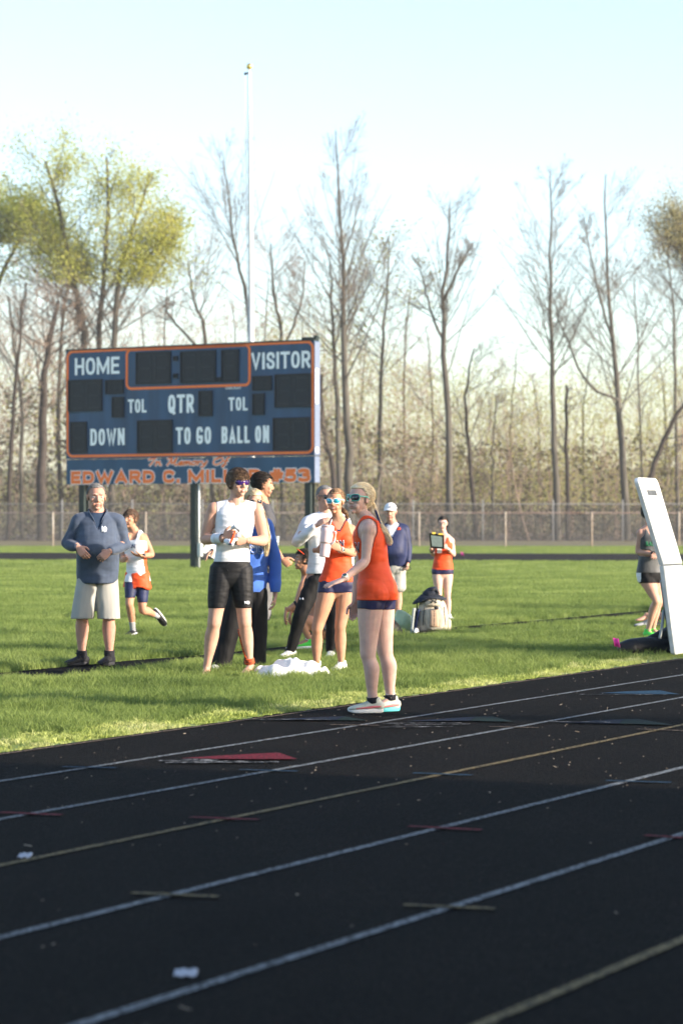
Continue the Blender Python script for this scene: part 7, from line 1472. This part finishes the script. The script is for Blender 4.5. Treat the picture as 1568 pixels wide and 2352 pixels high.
mb = MB(); mb.tube([bq(430, 560, .14), bq(400, 800, .16), bq(430, 1200, .16), bq(500, 1500, .14)], [.02]*4, 8, 4, flat=.4); mb.build('shoulder_strap', M_bpd, BPK)
mb = MB(); mb.tube([bq(1440, 1450, .05), bq(1460, 1560, .03), bq(1380, 1640, .0)], .014, 8, 3, flat=.4); mb.build('shoulder_strap', M_tanp, BPK)
# hat
M_hat = mat('dark_navy_cotton', (0.014, 0.018, 0.028), rough=.85, var=.2, bump=.3)
HT = empty('bucket_hat', bq(840, 400, .08), 'dark wide-brimmed sun hat resting on top of the beige backpack', 'hat')
mb = MB(); mb.rings([(bq(820, 420, .08), Vector((.105, 0, .01)), Vector((0, .11, 0))), (bq(850, 320, .08), Vector((.10, 0, 0)), Vector((0, .10, 0))), (bq(880, 240, .08), Vector((.075, 0, 0)), Vector((0, .08, 0)))], 20, 4); blob('crown', mb, M_hat, parent=HT, fold=.008, freq=24)
vs = []; fs = []
for j, rr_ in enumerate((.10, .15, .195)):
    for i in range(32):
        a = 2*pi*i/32; q = bq(830, 415, .08)+Vector((rr_*1.05*cos(a)*(1.12 if cos(a) < 0 else 1.0), rr_*.85*sin(a), -.028*j-(.030*j*max(0, -cos(a)))+.006*sin(3*a)*j)); vs.append(q)
for j in range(2):
    for i in range(32): fs.append((j*32+i, j*32+(i+1) % 32, (j+1)*32+(i+1) % 32, (j+1)*32+i))
b_ = MB().add(vs, fs).build('brim', M_hat, HT); b_.modifiers.new('t', 'SOLIDIFY').thickness = .004
mb = MB(); mb.tube([bq(860, 300, .0), bq(900, 250, .0), bq(980, 250, .02), bq(1060, 320, .0), bq(1120, 390, .0)], [.02, .026, .026, .024, .012], 10, 4, flat=.6); blob('folded_scarf', mb, M_bpd, parent=HT, fold=.004)
# thin case leaning against the pack, and folder
def lean(name, pts, th, m, lab, cat, m2=None):
    a, b, c, d = pts; n_ = Vector((.9, -.35, .2)).normalized(); vs = [q+n_*t for t in (0, -th) for q in pts]; o = MB().add(vs, [(0, 1, 2, 3), (7, 6, 5, 4), (0, 4, 5, 1), (1, 5, 6, 2), (2, 6, 7, 3), (3, 7, 4, 0)]).build(name, m, None, False)
    bv = o.modifiers.new('b', 'BEVEL'); bv.width = .008; bv.segments = 3; return tag(o, lab, cat)
def lp_(px, py, dy): return at(px, py, 34.55+dy)
lean('storage_clipboard', (lp_(946, 1455, -.03), lp_(953, 1455, .2), lp_(962, 1398, .2), lp_(951.5, 1396, -.03)), .03, mat('grey_green_plastic', (0.30, 0.33, 0.32), rough=.45, var=.06), 'grey storage clipboard leaning against the left side of the beige backpack', 'clipboard')
lean('blue_folder', (lp_(952, 1455, .0), lp_(958, 1455, .22), lp_(968, 1402, .22), lp_(962, 1400, .0)), .010, mat('blue_folder_card', (0.05, 0.07, 0.22), rough=.4, var=.05), 'thin dark blue folder between the grey clipboard and the backpack', 'folder')
mb = MB(); mb.tube([lp_(952, 1453, -.08), lp_(955, 1447, -.05), lp_(958, 1452, -.02)], [.02, .03, .02], 8, 3); blob('white_shoe', mb, S_white, 'small white shoe on the black strip at the foot of the backpack', 'shoe', fold=.003)
# translucent yellow-green bag with blue can inside
M_bag = mat('pale_green_plastic_film', (0.50, 0.60, 0.36), rough=.3, var=.12, scale=12, bump=.5, bscale=25, trans=.25, spec=.5)
mb = MB(); mb.rings([(at(925, 1452, 34.9), Vector((.12, 0, 0)), Vector((0, .09, 0))), (at(924, 1435, 34.9), Vector((.125, 0, 0)), Vector((0, .10, 0))), (at(925, 1415, 34.9), Vector((.11, 0, 0)), Vector((0, .07, 0))), (at(918, 1402, 34.9), Vector((.04, 0, 0)), Vector((0, .03, 0)))], 20, 4)
blob('plastic_bag', mb, M_bag, 'pale yellow-green plastic bag beside the backpack', 'bag', fold=.012, freq=24)
blob('dark_bag', MB().rings([(at(905, 1456, 34.2), Vector((.10, 0, 0)), Vector((0, .11, 0))), (at(903, 1445, 34.2), Vector((.11, 0, 0)), Vector((0, .10, 0))), (at(899, 1425, 34.2), Vector((.04, 0, 0)), Vector((0, .04, 0)))], 18, 4), mat('dark_olive_fabric', (0.05, 0.048, 0.042), rough=.85, var=.2, bump=.4), 'slumped dark olive bag left of the pale plastic bag', 'bag', fold=.010, freq=22)

# black padded bag under the table, pink marker flags
BGZ = 28.9
r = empty('equipment_bag', at(1480, 1508, BGZ), 'long black padded equipment bag lying on the grass against the upright table', 'bag'); M_pad = mat('black_nylon', (0.010, 0.011, 0.014), rough=.5, var=.2, bump=.4, bscale=14)
mb = MB(); mb.tube([at(1424, 1491, BGZ-.1), at(1450, 1487, BGZ-.1), at(1490, 1484, BGZ), at(1530, 1482, BGZ+.1)], [.075, .092, .095, .09], 18, 4); mb.tube([at(1490, 1494, BGZ), at(1545, 1490, BGZ+.1)], [.08, .085], 14, 3); blob('bag_body', mb, M_pad, parent=r, fold=.006, freq=22, vox=.008)
mb = MB(); mb.tube([at(1462, 1481, BGZ+.05), at(1490, 1472, BGZ+.05), at(1515, 1464, BGZ+.1), at(1540, 1455, BGZ+.15)], [.05, .06, .075, .09], 14, 4); mb.tube([at(1537, 1480, BGZ+.1), at(1540, 1450, BGZ+.15)], [.10, .07], 12, 3); blob('loose_cover', mb, M_pad, parent=r, fold=.014, freq=18, vox=.008)
mb = MB(); mb.tube([at(1420, 1488, BGZ-.1), at(1427, 1479, BGZ-.08), at(1436, 1478, BGZ-.08)], [.012, .016, .012], 8, 3, flat=.4); mb.build('carry_handle', M_pad, r)
mb = MB(); mb.tube([at(1488, 1505, BGZ-.05), at(1520, 1496, BGZ), at(1545, 1491, BGZ)], .012, 8, 3); mb.build('grey_tube', M_gs, r)
M_pink = mat('fluorescent_pink_film', (0.80, 0.05, 0.36), rough=.4, var=.04)
def flag(px, py, w, h, Z, lab, tilt=.2):
    c = at(px, py, Z); r = empty('marker_flag', Vector((c.x+w*.5, c.y, 0)), lab, 'flag', 'pink marker flags'); k = Z/FPX; vs = []; fs = []
    for j in range(2):
        for i in range(5): u = i/4; vs.append(c+Vector(((u-.5)*w*k*1.0+(.5-j)*tilt*h*k*-1, .015*sin(u*5), (.5-j)*h*k-(u-.5)*.15*w*k)))
    for i in range(4): fs.append((i, i+1, 6+i, 5+i))
    f = MB().add(vs, fs).build('flag_film', M_pink, r); f.modifiers.new('t', 'SOLIDIFY').thickness = .001
    MB().tube([vs[4]+UP*.005, Vector((vs[9].x+.01, vs[9].y, 0))], .0016, 5, 1).build('wire_stem', M_wire, r)
flag(1415, 1476, 13, 20, 28.6, 'pink marker flag at the end of the black equipment bag'); flag(1061, 1272, 6, 8, 98, 'tiny pink marker flag far off at the edge of the far track')
